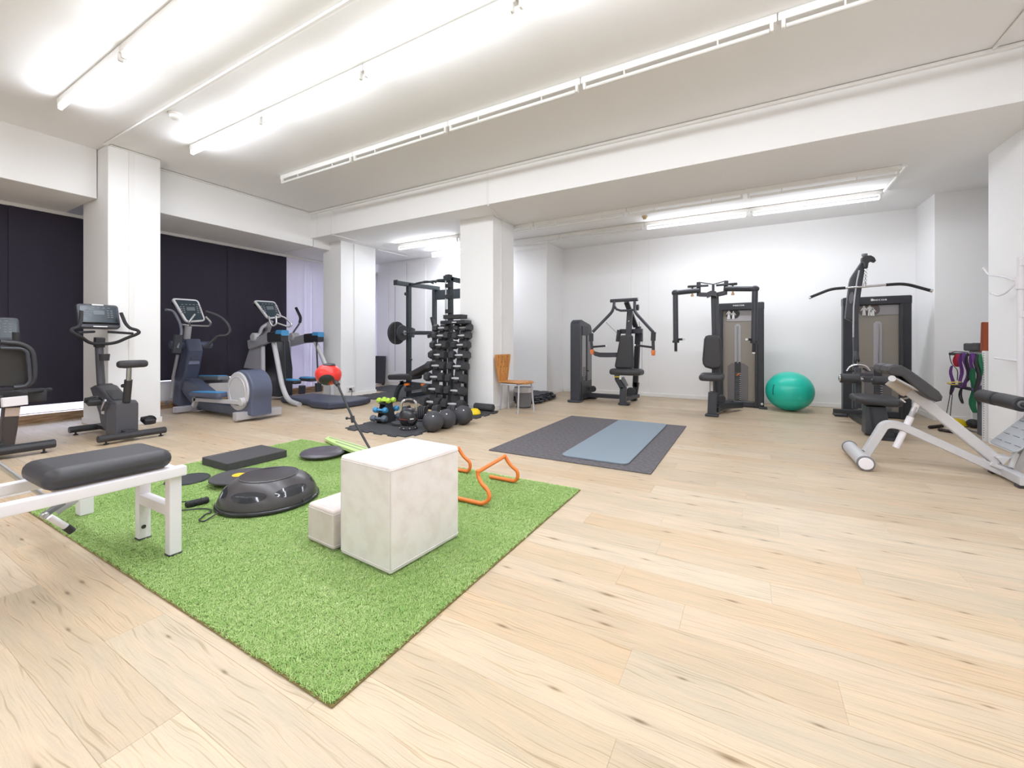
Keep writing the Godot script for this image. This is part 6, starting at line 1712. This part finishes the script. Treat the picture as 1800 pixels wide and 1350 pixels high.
func white_bench() -> void:
	var t = thing("bench", "white steel bench with thick black padded seat at the left", "bench", Vector3(-2.5, 0, -0.7))
	var m = mats.white_paint
	cushion(t, "seat_pad", B.rrect(0.33, 0.42, 0.05, 4), 0.085, xf(Vector3(0.015, 0.466, -0.02)) * flat_y(0), 0.04)
	part(t, "pad_board", B.new().box(Vector3(0.015, 0.425, -0.02), Vector3(0.27, 0.012, 0.36), Basis(), 0.003), mat("plywood", "b9a48c", 0.6))
	for x in [0.17, -0.155]:
		part(t, "seat_rail", B.new().bar(Vector3(x, 0.4, -0.27), Vector3(x, 0.4, 0.95 if x > 0 else 0.3), 0.05, 0.045), m)
		part(t, "end_leg", B.new().bar(Vector3(x - 0.025, 0.015, -0.235), Vector3(x - 0.025, 0.38, -0.235), 0.05, 0.05, Vector3.BACK), m)
		part(t, "rubber_foot", B.new().box(Vector3(x - 0.025, 0.013, -0.235), Vector3(0.054, 0.012, 0.054)), mats.black)
	part(t, "cross_brace", B.new().bar(Vector3(-0.16, 0.215, -0.235), Vector3(0.13, 0.215, -0.235), 0.045, 0.05), m)
	part(t, "cross_brace", B.new().bar(Vector3(-0.16, 0.395, -0.235), Vector3(0.15, 0.395, -0.235), 0.045, 0.04), m)
	part(t, "maker_sticker", B.new().disc(Vector3(-0.152, 0.075, -0.228), Vector3.RIGHT, 0.01, 0.002, 0.0005, 12), mats.black)
	# second leg, low rail and linking beam
	part(t, "rear_leg", B.new().bar(Vector3(-0.85, 0.013, -0.2), Vector3(-0.85, 0.3, -0.2), 0.075, 0.06, Vector3.BACK), m)
	part(t, "link_beam", B.new().bar(Vector3(-0.85, 0.28, -0.16), Vector3(-0.155, 0.37, -0.16), 0.05, 0.05), m)
	part(t, "low_rail", B.new().bar(Vector3(-0.84, 0.235, -0.17), Vector3(-0.84, 0.235, 0.9), 0.05, 0.06), m)
	part(t, "gusset", B.new().extr(pv([Vector2(0.26, -0.02), Vector2(0.26, -0.2), Vector2(0.3, -0.2)]), 0.05, side_x(-0.845), 0.004), m)
	part(t, "rail_slot", B.new().bar(Vector3(-0.81, 0.233, -0.024), Vector3(-0.81, 0.233, -0.051), 0.004, 0.012), mats.black)
	# strut with its fork and black tipped tube
	part(t, "strut", B.new().tube([Vector3(-0.5, 0.487, 0.214), Vector3(-0.5, 0.181, -0.012)], 0.011, 10), mats.steel)
	part(t, "fork", B.new().bar(Vector3(-0.5, 0.158, 0.04), Vector3(-0.5, 0.199, -0.031), 0.03, 0.024), mats.grey_plastic)
	part(t, "fork", B.new().bar(Vector3(-0.55, 0.143, -0.014), Vector3(-0.55, 0.185, -0.09), 0.014, 0.03), mats.silver)
	part(t, "fork_bolt", B.new().disc(Vector3(-0.48, 0.162, 0.04), Vector3.RIGHT, 0.016, 0.03), mats.steel)
	part(t, "peg", B.new().tube([Vector3(-0.45, 0.157, 0.031), Vector3(-0.45, 0.085, -0.027)], 0.014, 12), m)
	part(t, "peg_tip", B.new().tube([Vector3(-0.45, 0.088, -0.024), Vector3(-0.45, 0.056, -0.048)], 0.0165, 12), mats.black)
	part(t, "upright", B.new().bar(Vector3(0.17, 0.42, 0.335), Vector3(0.17, 0.85, 0.335), 0.05, 0.05, Vector3.BACK), m)
	part(t, "end_leg", B.new().bar(Vector3(0.15, 0.012, 0.9), Vector3(0.15, 0.38, 0.9), 0.05, 0.05, Vector3.BACK), m)
	part(t, "end_leg", B.new().bar(Vector3(-0.84, 0.012, 0.87), Vector3(-0.84, 0.24, 0.87), 0.05, 0.05, Vector3.BACK), m)
	part(t, "link_beam", B.new().bar(Vector3(-0.84, 0.235, 0.87), Vector3(0.15, 0.235, 0.87), 0.05, 0.05), m)

func middle_things() -> void:
	# mats in front of the pec machine
	solo("floor_mat", B.new().extr(B.rrect(1.46, 2.1, 0.004, 1), 0.009, flat_y(0.005), 0.002), mat("mat_black", "686568", 0.85), "large rectangular black exercise mat on the wooden floor", "mat", Vector3(-1.372, 0, -4.335))
	tri_map(mats.mat_black, 3.0, false).albedo_texture = noise_tex(0.03, 51, false, 1.0, ramp("dedada", "ffffff", 0.2, 0.8))
	solo("yoga_mat", B.new().extr(B.rrect(0.585, 1.93, 0.06, 6), 0.013, flat_y(0.0165), 0.004, 2), mat("mat_blue_grey", "84919b", 0.8), "blue grey yoga mat with rounded corners lying on the black mat", "mat", Vector3(-1.142, 0, -4.37))
	# wooden chair
	var c = thing("wooden_chair", "honey coloured plywood chair with tapered perforated back and grey steel legs", "chair", Vector3(-2.97, 0, -5.36), 0.0)
	var ply = mat("honey_ply", "dfa25a", 0.4)
	ply.albedo_texture = noise_tex(0.02, 61, false, 1.0, ramp("dcc8b0", "ffffff", 0.2, 0.8))
	tri_map(ply, 1.5, false)
	ply.uv1_scale = Vector3(2.5, 0.7, 2.5)
	part(c, "seat", B.new().extr(pv([Vector2(-0.2, -0.15), Vector2(-0.2, 0.12), Vector2(0.14, 0.19), Vector2(0.21, 0.14), Vector2(0.225, 0.0), Vector2(0.21, -0.17), Vector2(0.14, -0.22)]), 0.016, flat_y(0.435), 0.005, 2), ply)
	part(c, "seat_lip", B.new().tube([Vector3(0.215, 0.425, 0.12), Vector3(0.225, 0.42, 0.0), Vector3(0.215, 0.425, -0.16)], 0.012, 10), ply)
	# back: tapers down to the seat, leans back a little
	var bp = pv([Vector2(0.425, 0.105), Vector2(0.62, 0.165), Vector2(0.80, 0.205), Vector2(0.835, 0.20), Vector2(0.835, -0.235), Vector2(0.80, -0.24), Vector2(0.62, -0.19), Vector2(0.425, -0.14)])
	var bk = part(c, "backrest", B.new().extr(bp, 0.013, side_x(-0.20), 0.004, 2), ply)
	bk.rotation.z = 0.02
	var hl = B.new()
	for q in [[0.8, 0.12], [0.8, 0.0], [0.8, -0.14], [0.725, 0.04], [0.725, -0.06], [0.655, 0.06], [0.655, -0.03], [0.655, -0.12], [0.585, -0.01]]:
		hl.disc(Vector3(-0.193, q[0], q[1]), Vector3.RIGHT, 0.009, 0.004, 0.001, 10)
	part(bk, "perforation", hl, mat("hole_brown", "7d5426", 0.7))
	var lg = mats.silver
	for q in [[Vector3(0.14, 0.42, 0.14), Vector3(0.145, 0.0, 0.175)], [Vector3(0.18, 0.42, -0.17), Vector3(0.24, 0.0, -0.14)], [Vector3(-0.18, 0.42, 0.08), Vector3(-0.25, 0.0, 0.0)], [Vector3(-0.18, 0.42, -0.12), Vector3(-0.2, 0.0, -0.155)]]:
		part(c, "leg", B.new().tube(B.bend([q[0] + Vector3(-0.05 * signf(q[0].x), 0.0, 0), q[0], q[1]], 0.03), 0.0125, 12), lg)
	part(c, "under_frame", B.new().bar(Vector3(-0.15, 0.405, 0.02), Vector3(0.12, 0.41, 0.02), 0.3, 0.02), lg)
	# wire bin under the chair's far side
	var b = thing("waste_bin", "grey mesh waste bin with a clear liner behind the chair", "bin", Vector3(-3.025, 0, -5.633) + Vector3(-0.02, 0, -0.14))
	part(b, "bucket", B.new().lathe([Vector2(0.001, 0), Vector2(0.108, 0), Vector2(0.112, 0.01), Vector2(0.14, 0.3), Vector2(0.143, 0.31), Vector2(0.135, 0.31), Vector2(0.105, 0.012), Vector2(0.001, 0.012)], Transform3D.IDENTITY, 32), mat("bin_grey", "77767a", 0.5))
	part(b, "rim", B.new().tube(ring_pts(Vector3(0, 0.31, 0), 0.142, 32, Vector3.UP), 0.006, 6, true), mats.black)
	part(b, "base_ring", B.new().tube(ring_pts(Vector3(0, 0.012, 0), 0.112, 32, Vector3.UP), 0.007, 6, true), mats.black)
	part(b, "liner", B.new().lathe([Vector2(0.128, 0.28), Vector2(0.15, 0.315), Vector2(0.153, 0.27), Vector2(0.149, 0.24), Vector2(0.147, 0.29)], Transform3D.IDENTITY, 20), mat("liner", "c9c8cc", 0.35))
	# stack of spare rubber tiles
	var names = ["lowest", "second", "middle", "fourth", "top"]
	for i in 5:
		var o = solo("rubber_tile", B.new().extr(puzzle(0.9, 4, [true, true, true, true]), 0.018, flat_y(0.01), 0.003), mats.rubber, "black puzzle edged rubber tile, %s in the stack beside the waste bin" % names[i], "floor tile", Vector3(-3.58 + 0.035 * ((i * 3) % 4), 0.001 + 0.024 * i, -6.62 + 0.03 * ((i * 2) % 3)), [0, 4, -3, 6, -2][i], "stacked spare rubber tiles")
		o.rotation_degrees.z = 0.0
	# gym ball
	var gb = thing("gym_ball", "teal green gym ball between the pec machine and the lat machine", "ball", Vector3(0.535, 0.288, -7.42))
	var gm = mat("teal", "22bfa8", 0.32)
	part(gb, "ball", B.new().ball(Vector3.ZERO, Vector3(0.308, 0.288, 0.308), Basis(), 56), gm)
	var seam = B.new()
	for y in [-0.18, -0.1, 0.1, 0.18]:
		var rr = 0.308 * sqrt(1.0 - pow(y / 0.288, 2.0))
		seam.tube(ring_pts(Vector3(0, y, 0), rr - 0.001, 56, Vector3.UP), 0.0022, 5, true)
	part(gb, "moulded_ring", seam, gm)
	var pr = B.new()
	for i in 7:
		var an = -0.30 + 0.09 * i
		var n = Vector3(-0.62, -an * 0.75 + 0.08, 0.62).normalized()
		pr.disc(Vector3(n.x * 0.308, n.y * 0.288, n.z * 0.308), n, 0.012, 0.004, 0.001, 8)
	part(gb, "print", pr, mat("teal_dark", "0c6a60", 0.45))

func right_side() -> void:
	roman_bench()
	band_corner()

func roman_bench() -> void:
	var t = thing("back_extension_bench", "silver framed back extension bench with black hip pads, right foreground", "bench", Vector3(1.2, 0, -4.5))
	var m = mats.silver_light
	part(t, "front_roller", B.new().tube([Vector3(-0.4, 0.06, -0.3), Vector3(-0.4, 0.06, 0.29)], 0.052, 24), m)
	for s in [-1, 1]:
		var w = part(t, "wheel_rim", B.new().disc(Vector3(-0.4, 0.06, 0.295 * s), Vector3.BACK, 0.058, 0.022, 0.005, 32), mats.grey_plastic)
		part(w, "wheel_cap", B.new().disc(Vector3(-0.4, 0.06, 0.305 * s), Vector3.BACK, 0.047, 0.012, 0.004, 32), mats.white_paint)
	var lo = B.new()
	rtube(lo, B.bend([Vector3(-0.35, 0.063, 0), Vector3(-0.224, 0.337, 0), Vector3(-0.136, 0.337, 0), Vector3(0.432, 0.049, 0), Vector3(0.58, -0.021, 0)], 0.09, 7), 0.07, 0.06)
	part(t, "lower_frame", lo, m)
	part(t, "frame_bolt", B.new().disc(Vector3(-0.369, 0.099, 0.03), Vector3.BACK, 0.012, 0.02), mats.grey_plastic)
	var hi = B.new()
	rtube(hi, [Vector3(-0.1, 0.643, 0), Vector3(0.126, 0.417, 0), Vector3(0.422, 0.119, 0)], 0.07, 0.075)
	part(t, "main_beam", hi, m)
	var sl = B.new()
	rtube(sl, [Vector3(-0.18, 0.696, 0), Vector3(-0.081, 0.611, 0)], 0.09, 0.1)
	part(t, "slide_box", sl, mat("silver_tan_lit", "b7ab9c", 0.45))  # silver box; the warm light on its side is put into the colour
	part(t, "cross_tube", B.new().tube([Vector3(-0.222, 0.724, 0.2), Vector3(-0.127, 0.697, -0.22)], 0.024, 12), m)
	part(t, "pad_plate", B.new().bar(Vector3(-0.2, 0.729, 0.1), Vector3(-0.021, 0.613, 0.1), 0.15, 0.014), m)
	part(t, "pad_plate", B.new().bar(Vector3(-0.154, 0.716, -0.1), Vector3(0.033, 0.595, -0.1), 0.15, 0.014), m)
	var pp = pv([Vector2(-0.257, 0.782), Vector2(-0.245, 0.817), Vector2(-0.211, 0.831), Vector2(-0.162, 0.827), Vector2(-0.114, 0.791), Vector2(-0.02, 0.704), Vector2(0.048, 0.636), Vector2(0.066, 0.599), Vector2(0.06, 0.568), Vector2(0.031, 0.557), Vector2(-0.02, 0.588), Vector2(-0.162, 0.741), Vector2(-0.236, 0.752)])
	cushion(t, "hip_pad", pp, 0.205, side_z(0.105), 0.016)
	cushion(t, "hip_pad", pp, 0.205, side_z(-0.105), 0.016)
	part(t, "strut_bracket", B.new().bar(Vector3(-0.024, 0.521, 0), Vector3(-0.048, 0.451, 0), 0.035, 0.035, Vector3.BACK), mats.white_paint)
	part(t, "strut", B.new().tube([Vector3(-0.033, 0.492, 0), Vector3(-0.087, 0.342, 0)], 0.02, 12), mats.steel)
	part(t, "strut_sleeve", B.new().tube([Vector3(-0.063, 0.409, 0), Vector3(-0.152, 0.151, 0)], 0.024, 16), mats.white_paint)
	part(t, "locking_pin", B.new().tube([Vector3(-0.101, 0.566, 0.08), Vector3(-0.169, 0.567, 0.2)], 0.007, 8), mats.chrome)
	part(t, "locking_pin", B.new().tube([Vector3(-0.169, 0.567, 0.2), Vector3(-0.144, 0.543, 0.2)], 0.006, 8), mats.chrome)
	part(t, "joint_plate", B.new().bar(Vector3(0.369, 0.104, 0), Vector3(0.453, 0.071, 0), 0.1, 0.03), m)
	part(t, "joint_plate", B.new().extr(pv([Vector2(0.39, 0.16), Vector2(0.474, 0.167), Vector2(0.432, 0.105)]), 0.11, side_z(0), 0.004), m)
	# foot plate with its slots
	var a: Vector3 = Vector3(0.451, 0.22, -0.22)
	var bb: Vector3 = Vector3(0.449, 0.185, 0.12)
	var dd: Vector3 = Vector3(0.62, 0.419, -0.22)
	bb = Vector3(a.x + 0.02, a.y, 0.18)
	var fx = (dd - a).normalized()
	var fl = Transform3D(Basis(fx, fx.cross(Vector3.BACK).normalized() * -1.0, Vector3.BACK), Vector3.ZERO)
	var ctr = a + fx * 0.22 + Vector3(0, 0, 0.2)
	var pl = part(t, "foot_plate", B.new().extr(B.rrect(0.44, 0.37, 0.03, 4), 0.012, Transform3D(fl.basis * Basis(Vector3.RIGHT, PI / 2), ctr), 0.003), mat("plate_grey", "a9acb0", 0.4))
	var sn = fl.basis.y
	if sn.y < 0: sn = -sn
	var slots = B.new()
	for r in 6:
		for c in 3:
			slots.bar(ctr + fx * (-0.17 + r * 0.065) + sn * 0.0065 + Vector3(0, 0, -0.16 + c * 0.13), ctr + fx * (-0.17 + r * 0.065) + sn * 0.0065 + Vector3(0, 0, -0.08 + c * 0.13), 0.008, 0.003)
	part(pl, "grip_slot", slots, mats.grey_plastic)
	part(t, "plate_strut", B.new().bar(Vector3(0.468, 0.093, 0.05), Vector3(0.496, 0.2, 0.05), 0.03, 0.03, Vector3.BACK), m)
	part(t, "roller_post", B.new().bar(Vector3(0.512, 0.037, -0.02), Vector3(0.75, 0.72, -0.02), 0.05, 0.05, Vector3.BACK), m)
	# ankle rollers
	for q in [[Vector3(0.6, 0.535, -0.762), Vector3(0.6, 0.538, -0.503)], [Vector3(0.6, 0.537, -0.463), Vector3(0.6, 0.539, -0.129)]]:
		var d: Vector3 = (q[1] - q[0]).normalized()
		d = Vector3(0, 0, 1)
		var q1 = Vector3(q[0].x, q[0].y, q[1].z)
		var r = part(t, "ankle_roller", B.new().tube([q[0], q[0] + d * 0.01, q1 - d * 0.01, q1], [0.046, 0.056, 0.056, 0.046], 24), mats.leather)
		part(r, "roller_cap", B.new().disc(q1, Vector3.BACK, 0.03, 0.014), mats.grey_plastic)
	part(t, "roller_axle", B.new().tube([Vector3(0.6, 0.535, -0.762), Vector3(0.6, 0.535, -0.762) * Vector3(1, 1, 0) + Vector3(0, 0, 0.35)], 0.018, 12), mats.black)
	part(t, "roller_arm", B.new().bar(Vector3(0.6, 0.535, -0.762) * Vector3(1, 1, 0) + Vector3(0, 0, -0.02), Vector3(0.75, 0.7, -0.02), 0.045, 0.045), m)
	part(t, "end_bar", B.new().bar(Vector3(0.46, 0.05, -0.28), Vector3(0.46, 0.05, 0.28), 0.07, 0.06), m)
	for z in [-0.12, 0.25]: part(t, "rubber_foot", B.new().box(Vector3(0.46, 0.012, z), Vector3(0.08, 0.024, 0.06)), mats.black)

func loop_band(called: String, label: String, top: Vector3, drop: float, width: float, m: Material, gap := 0.05, dz := 0.0) -> void:
	# a rubber band hung over a hook: a long closed flat loop
	var o = thing(called, label, "resistance band", top, 0.0, "resistance bands on the hooks")
	var rings = []
	var n = 28
	for i in n:
		var a = TAU * i / n
		var y = -drop / 2 + cos(a) * drop / 2
		var s = sin(a)
		var p = Vector3(0.012 * sin(y * 22.0), y, gap * s * (0.5 + 0.5 * absf(y / drop)) + dz * -y / drop)
		var nn = Vector3(0, cos(a) * 0.4, s).normalized()
		rings.append(PackedVector3Array([p + Vector3(-width * 0.3, 0, 0) + nn * 0.003, p + Vector3(width * 0.3, 0, 0) + nn * 0.003, p + Vector3(width * 0.3, 0, 0) - nn * 0.003, p + Vector3(-width * 0.3, 0, 0) - nn * 0.003]))
	part(o, "band", B.new().loft(rings, true), m)

func band_corner() -> void:
	# slotted shelving upright with hook rails in the niche on the right
	var s = thing("band_rack", "white slotted wall rack with two black hook rails in the right niche", "rack", Vector3(2.13, 0, -6.1))
	part(s, "slotted_upright", B.new().box(Vector3(-0.02, 0.46, 0.03), Vector3(0.05, 0.92, 0.06), Basis(), 0.003), mats.label)
	var so = B.new()
	for i in 36: so.box(Vector3(-0.046, 0.04 + i * 0.0245, 0.045), Vector3(0.003, 0.008, 0.016), Basis(), 0.0008)
	part(s, "upright_slots", so, mats.grey_plastic)
	part(s, "slotted_upright", B.new().box(Vector3(0.25, 0.46, -1.05), Vector3(0.05, 0.92, 0.06), Basis(), 0.003), mats.label)
	part(s, "hook_rail", B.new().bar(Vector3(-0.02, 0.87, 0.0), Vector3(-0.02, 0.87, -0.85), 0.03, 0.03), mats.black)
	part(s, "hook_rail", B.new().bar(Vector3(-0.02, 0.5, 0.0), Vector3(-0.02, 0.5, -0.72), 0.03, 0.035), mats.black)
	part(s, "shelf_panel", B.new().box(Vector3(0.2, 0.9, -0.45), Vector3(0.4, 0.025, 1.0), Basis(), 0.004), mats.label)
	part(s, "back_panel", B.new().box(Vector3(0.4, 0.45, -0.45), Vector3(0.02, 0.9, 1.0), Basis(), 0.004), mats.wall)
	var purple = mat("band_purple", "6d3f86", 0.6)
	var green = mat("band_green", "1f6b46", 0.6)
	var blackb = mat("band_black", "2a2a2c", 0.6)
	var redb = mat("band_red", "b0283e", 0.6)
	loop_band("resistance_band", "wide purple resistance band hanging nearest the left end of the rail", Vector3(2.09, 0.731, -6.836), 0.34, 0.03, purple, 0.03)
	loop_band("resistance_band", "red resistance band bunched on the hook rail", Vector3(2.08, 0.872, -6.654), 0.14, 0.045, redb, 0.06)
	loop_band("resistance_band", "purple resistance band in the middle of the hook rail", Vector3(2.07, 0.891, -6.469), 0.38, 0.05, purple, 0.1)
	loop_band("resistance_band", "purple resistance band next to the green band", Vector3(2.08, 0.891, -6.281), 0.40, 0.045, purple, 0.09, 0.1)
	loop_band("resistance_band", "narrow black resistance band between the purple bands", Vector3(2.06, 0.889, -6.338), 0.3, 0.02, blackb, 0.04)
	loop_band("resistance_band", "long dark green resistance band hanging lowest", Vector3(2.06, 0.732, -6.199), 0.46, 0.05, green, 0.05)
	loop_band("resistance_band", "dark green resistance band beside the white upright", Vector3(2.08, 0.885, -6.108), 0.22, 0.05, green, 0.05)
	loop_band("resistance_band", "long black resistance band before the dark green one", Vector3(2.05, 0.87, -6.092), 0.5, 0.03, blackb, 0.03)
	loop_band("resistance_band", "short black strap on the lower hook rail", Vector3(2.07, 0.499, -6.515), 0.17, 0.022, blackb, 0.035)
	var yl = thing("tube_band", "thin yellow tubing loop on the lower hook rail", "resistance band", Vector3(2.06, 0.536, -6.614))
	part(yl, "tube", B.new().tube(B.bend([Vector3(0, 0.03, 0.12), Vector3(-0.06, 0.02, 0.05), Vector3(-0.06, 0.0, -0.08), Vector3(0, -0.02, -0.14), Vector3(0.03, -0.01, -0.05), Vector3(0.03, 0.02, 0.06), Vector3(0, 0.01, 0.14)], 0.05), 0.006, 8), mat("tube_yellow", "dcc63a", 0.5))
	for k in 2:
		part(yl, "handle", B.new().tube([Vector3(-0.02, 0.02 * k, 0.14), Vector3(0.02, 0.02 * k, 0.18)], 0.01, 8), mats.black)
	var jr = thing("jump_rope", "thin black jump rope hanging from the hook rail to the floor", "rope", Vector3.ZERO)
	part(jr, "rope", B.new().tube(B.bend([Vector3(2.1, 0.897, -6.472), Vector3(2.09, 0.905, -6.772), Vector3(2.08, 0.867, -6.881), Vector3(2.07, 0.765, -6.796), Vector3(2.07, 0.689, -6.61), Vector3(2.07, 0.578, -6.629)], 0.06), 0.004, 6), mats.black)
	part(jr, "rope", B.new().tube(B.bend([Vector3(2.07, 0.428, -6.809), Vector3(2.06, 0.305, -6.828), Vector3(2.04, 0.162, -6.825)], 0.06), 0.004, 6), mats.black)
	part(jr, "rope", B.new().tube(B.bend([Vector3(2.07, 0.401, -6.758), Vector3(2.06, 0.292, -6.756), Vector3(2.04, 0.145, -6.723)], 0.06), 0.004, 6), mats.black)
	part(jr, "handle", B.new().tube([Vector3(2.07, 0.507, -6.771), Vector3(2.07, 0.406, -6.809)], 0.012, 8), mats.black)
	# things on and under the rack
	var ob = thing("foam_block", "black foam block lying on the white band rack", "block", Vector3(2.14, 0.919, -6.36) * Vector3(1, 0, 1) + Vector3(0.02, 0.913, 0))
	part(ob, "block", B.new().extr(B.rrect(0.16, 0.34, 0.03, 3), 0.085, flat_y(0.043), 0.015, 3), mats.foam)
	part(ob, "groove", B.new().box(Vector3(0, 0.087, 0), Vector3(0.02, 0.003, 0.3), Basis(), 0.001), mats.black)
	var rd = thing("orange_board", "thin rust orange board standing upright on the band rack", "board", Vector3(2.14, 0.913, -6.14))
	part(rd, "board", B.new().bar(Vector3(0, 0, 0), Vector3(0.02, 0.3, -0.04), 0.1, 0.03, Vector3.BACK), mat("rust", "a8512f", 0.6))
	part(rd, "edge_strip", B.new().bar(Vector3(-0.05, 0.0, 0.012), Vector3(-0.03, 0.3, -0.028), 0.008, 0.03, Vector3.BACK), mat("rust_dark", "8c3f24", 0.6))
	var gb = thing("grey_panel", "tall dark grey folded mat standing under the band rack", "mat", Vector3(2.2, 0, -6.34))
	for k in 3: part(gb, "fold", B.new().box(Vector3(0.03 * k, 0.27, 0.0), Vector3(0.026, 0.54, 0.34), Basis(), 0.008), mat("fold_grey", "5a5e64", 0.8))
	var hm = thing("yellow_pod", "bright yellow ball half on the floor under the band rack", "balance pod", Vector3(2.269, 0, -7.048) + Vector3(-0.06, 0, -0.02))
	part(hm, "dome", B.new().lathe([Vector2(0.001, 0), Vector2(0.088, 0), Vector2(0.092, 0.01), Vector2(0.08, 0.05), Vector2(0.045, 0.08), Vector2(0.001, 0.088)], Transform3D.IDENTITY, 28), mats.yellow)
	part(hm, "base", B.new().lathe([Vector2(0.001, 0), Vector2(0.095, 0), Vector2(0.095, 0.008), Vector2(0.001, 0.008)], Transform3D.IDENTITY, 28), mats.black)
	var bg = thing("boxing_mitt", "black and red training mitt on the floor beside the yellow pod", "mitt", Vector3(2.321, 0, -6.934) + Vector3(0, 0, -0.06))
	part(bg, "mitt", B.new().ball(Vector3(0, 0.05, 0), Vector3(0.06, 0.05, 0.09), Basis(), 18), mats.black)
	part(bg, "palm", B.new().ball(Vector3(0.03, 0.045, 0.05), Vector3(0.04, 0.04, 0.05), Basis(), 14), mat("mitt_red", "b23a2c", 0.5))
	part(bg, "strap", B.new().tube(ring_pts(Vector3(0, 0.05, -0.06), 0.042, 16), 0.008, 6, true), mats.label)
	for q in [["dark ribbed push-up handle on the floor before the band rack, nearer the wall corner", Vector3(1.84, 0.018, -6.653), Vector3(2.015, 0.018, -6.846)], ["dark ribbed push-up handle on the floor nearer the back extension bench", Vector3(1.883, 0.018, -6.526), Vector3(1.977, 0.018, -6.426)]]:
		var a: Vector3 = q[1]
		var b: Vector3 = q[2]
		var o = thing("rope_handle", q[0], "handle", (a + b) / 2, 0.0, "dark ribbed handles on the floor")
		var h = (b - a) / 2
		part(o, "grip", B.new().tube([-h, -h * 0.9, h * 0.9, h], [0.012, 0.017, 0.017, 0.012], 12), mat("maroon_black", "3a2a2b", 0.6))
		var rb = B.new()
		for i in 6: rb.tube(ring_pts(-h * 0.8 + h * 1.6 * i / 5.0, 0.017, 12, h), 0.0025, 5, true)
		part(o, "ribs", rb, mats.black)
	var rod = thing("aluminium_rod", "thin silver rod lying on the floor under the band rack", "rod", (Vector3(2.178, 0.012, -6.756) + Vector3(2.228, 0.012, -6.528)) / 2)
	var rv: Vector3 = ((Vector3(2.228, 0.012, -6.528)) - (Vector3(2.178, 0.012, -6.756))) / 2
	part(rod, "rod", B.new().tube([-rv, rv], 0.01, 10), mats.steel)
	part(rod, "end_cap", B.new().tube([rv, rv * 1.2], 0.013, 10), mats.black)
	# white coat rail on the right wall
	var ct = thing("coat_hooks", "white tubular coat hook rail fixed on the right wall", "coat rack", Vector3(2.07, 0, -5.36))
	part(ct, "rail", B.new().tube([Vector3(0, 0.25, 0), Vector3(0, 1.75, 0)], 0.022, 14), mats.white_paint)
	for y in [0.3, 1.25, 1.7]: part(ct, "wall_bracket", B.new().box(Vector3(0.012, y, 0), Vector3(0.05, 0.06, 0.06), Basis(), 0.006), mats.white_paint)
	var hk = B.new()
	hk.tube(B.bend([Vector3(-0.02, 1.54, 0), Vector3(-0.07, 1.6, -0.1), Vector3(-0.07, 1.65, -0.36), Vector3(-0.07, 1.72, -0.44)], 0.05), 0.008, 8)
	hk.tube(B.bend([Vector3(-0.02, 1.54, 0), Vector3(-0.06, 1.45, -0.06), Vector3(-0.07, 1.43, -0.18), Vector3(-0.07, 1.47, -0.3)], 0.05), 0.008, 8)
	hk.ball(Vector3(-0.07, 1.725, -0.445), Vector3.ONE * 0.014, Basis(), 10)
	hk.ball(Vector3(-0.07, 1.472, -0.305), Vector3.ONE * 0.014, Basis(), 10)
	part(ct, "double_hook", hk, mats.white_paint)
	part(ct, "lower_peg", B.new().tube([Vector3(0, 0.84, 0), Vector3(-0.05, 0.86, -0.3)], 0.009, 8), mats.white_paint)
	part(ct, "clamp", B.new().tube([Vector3(0, 1.47, 0), Vector3(0, 1.58, 0)], 0.032, 14), mats.white_paint)
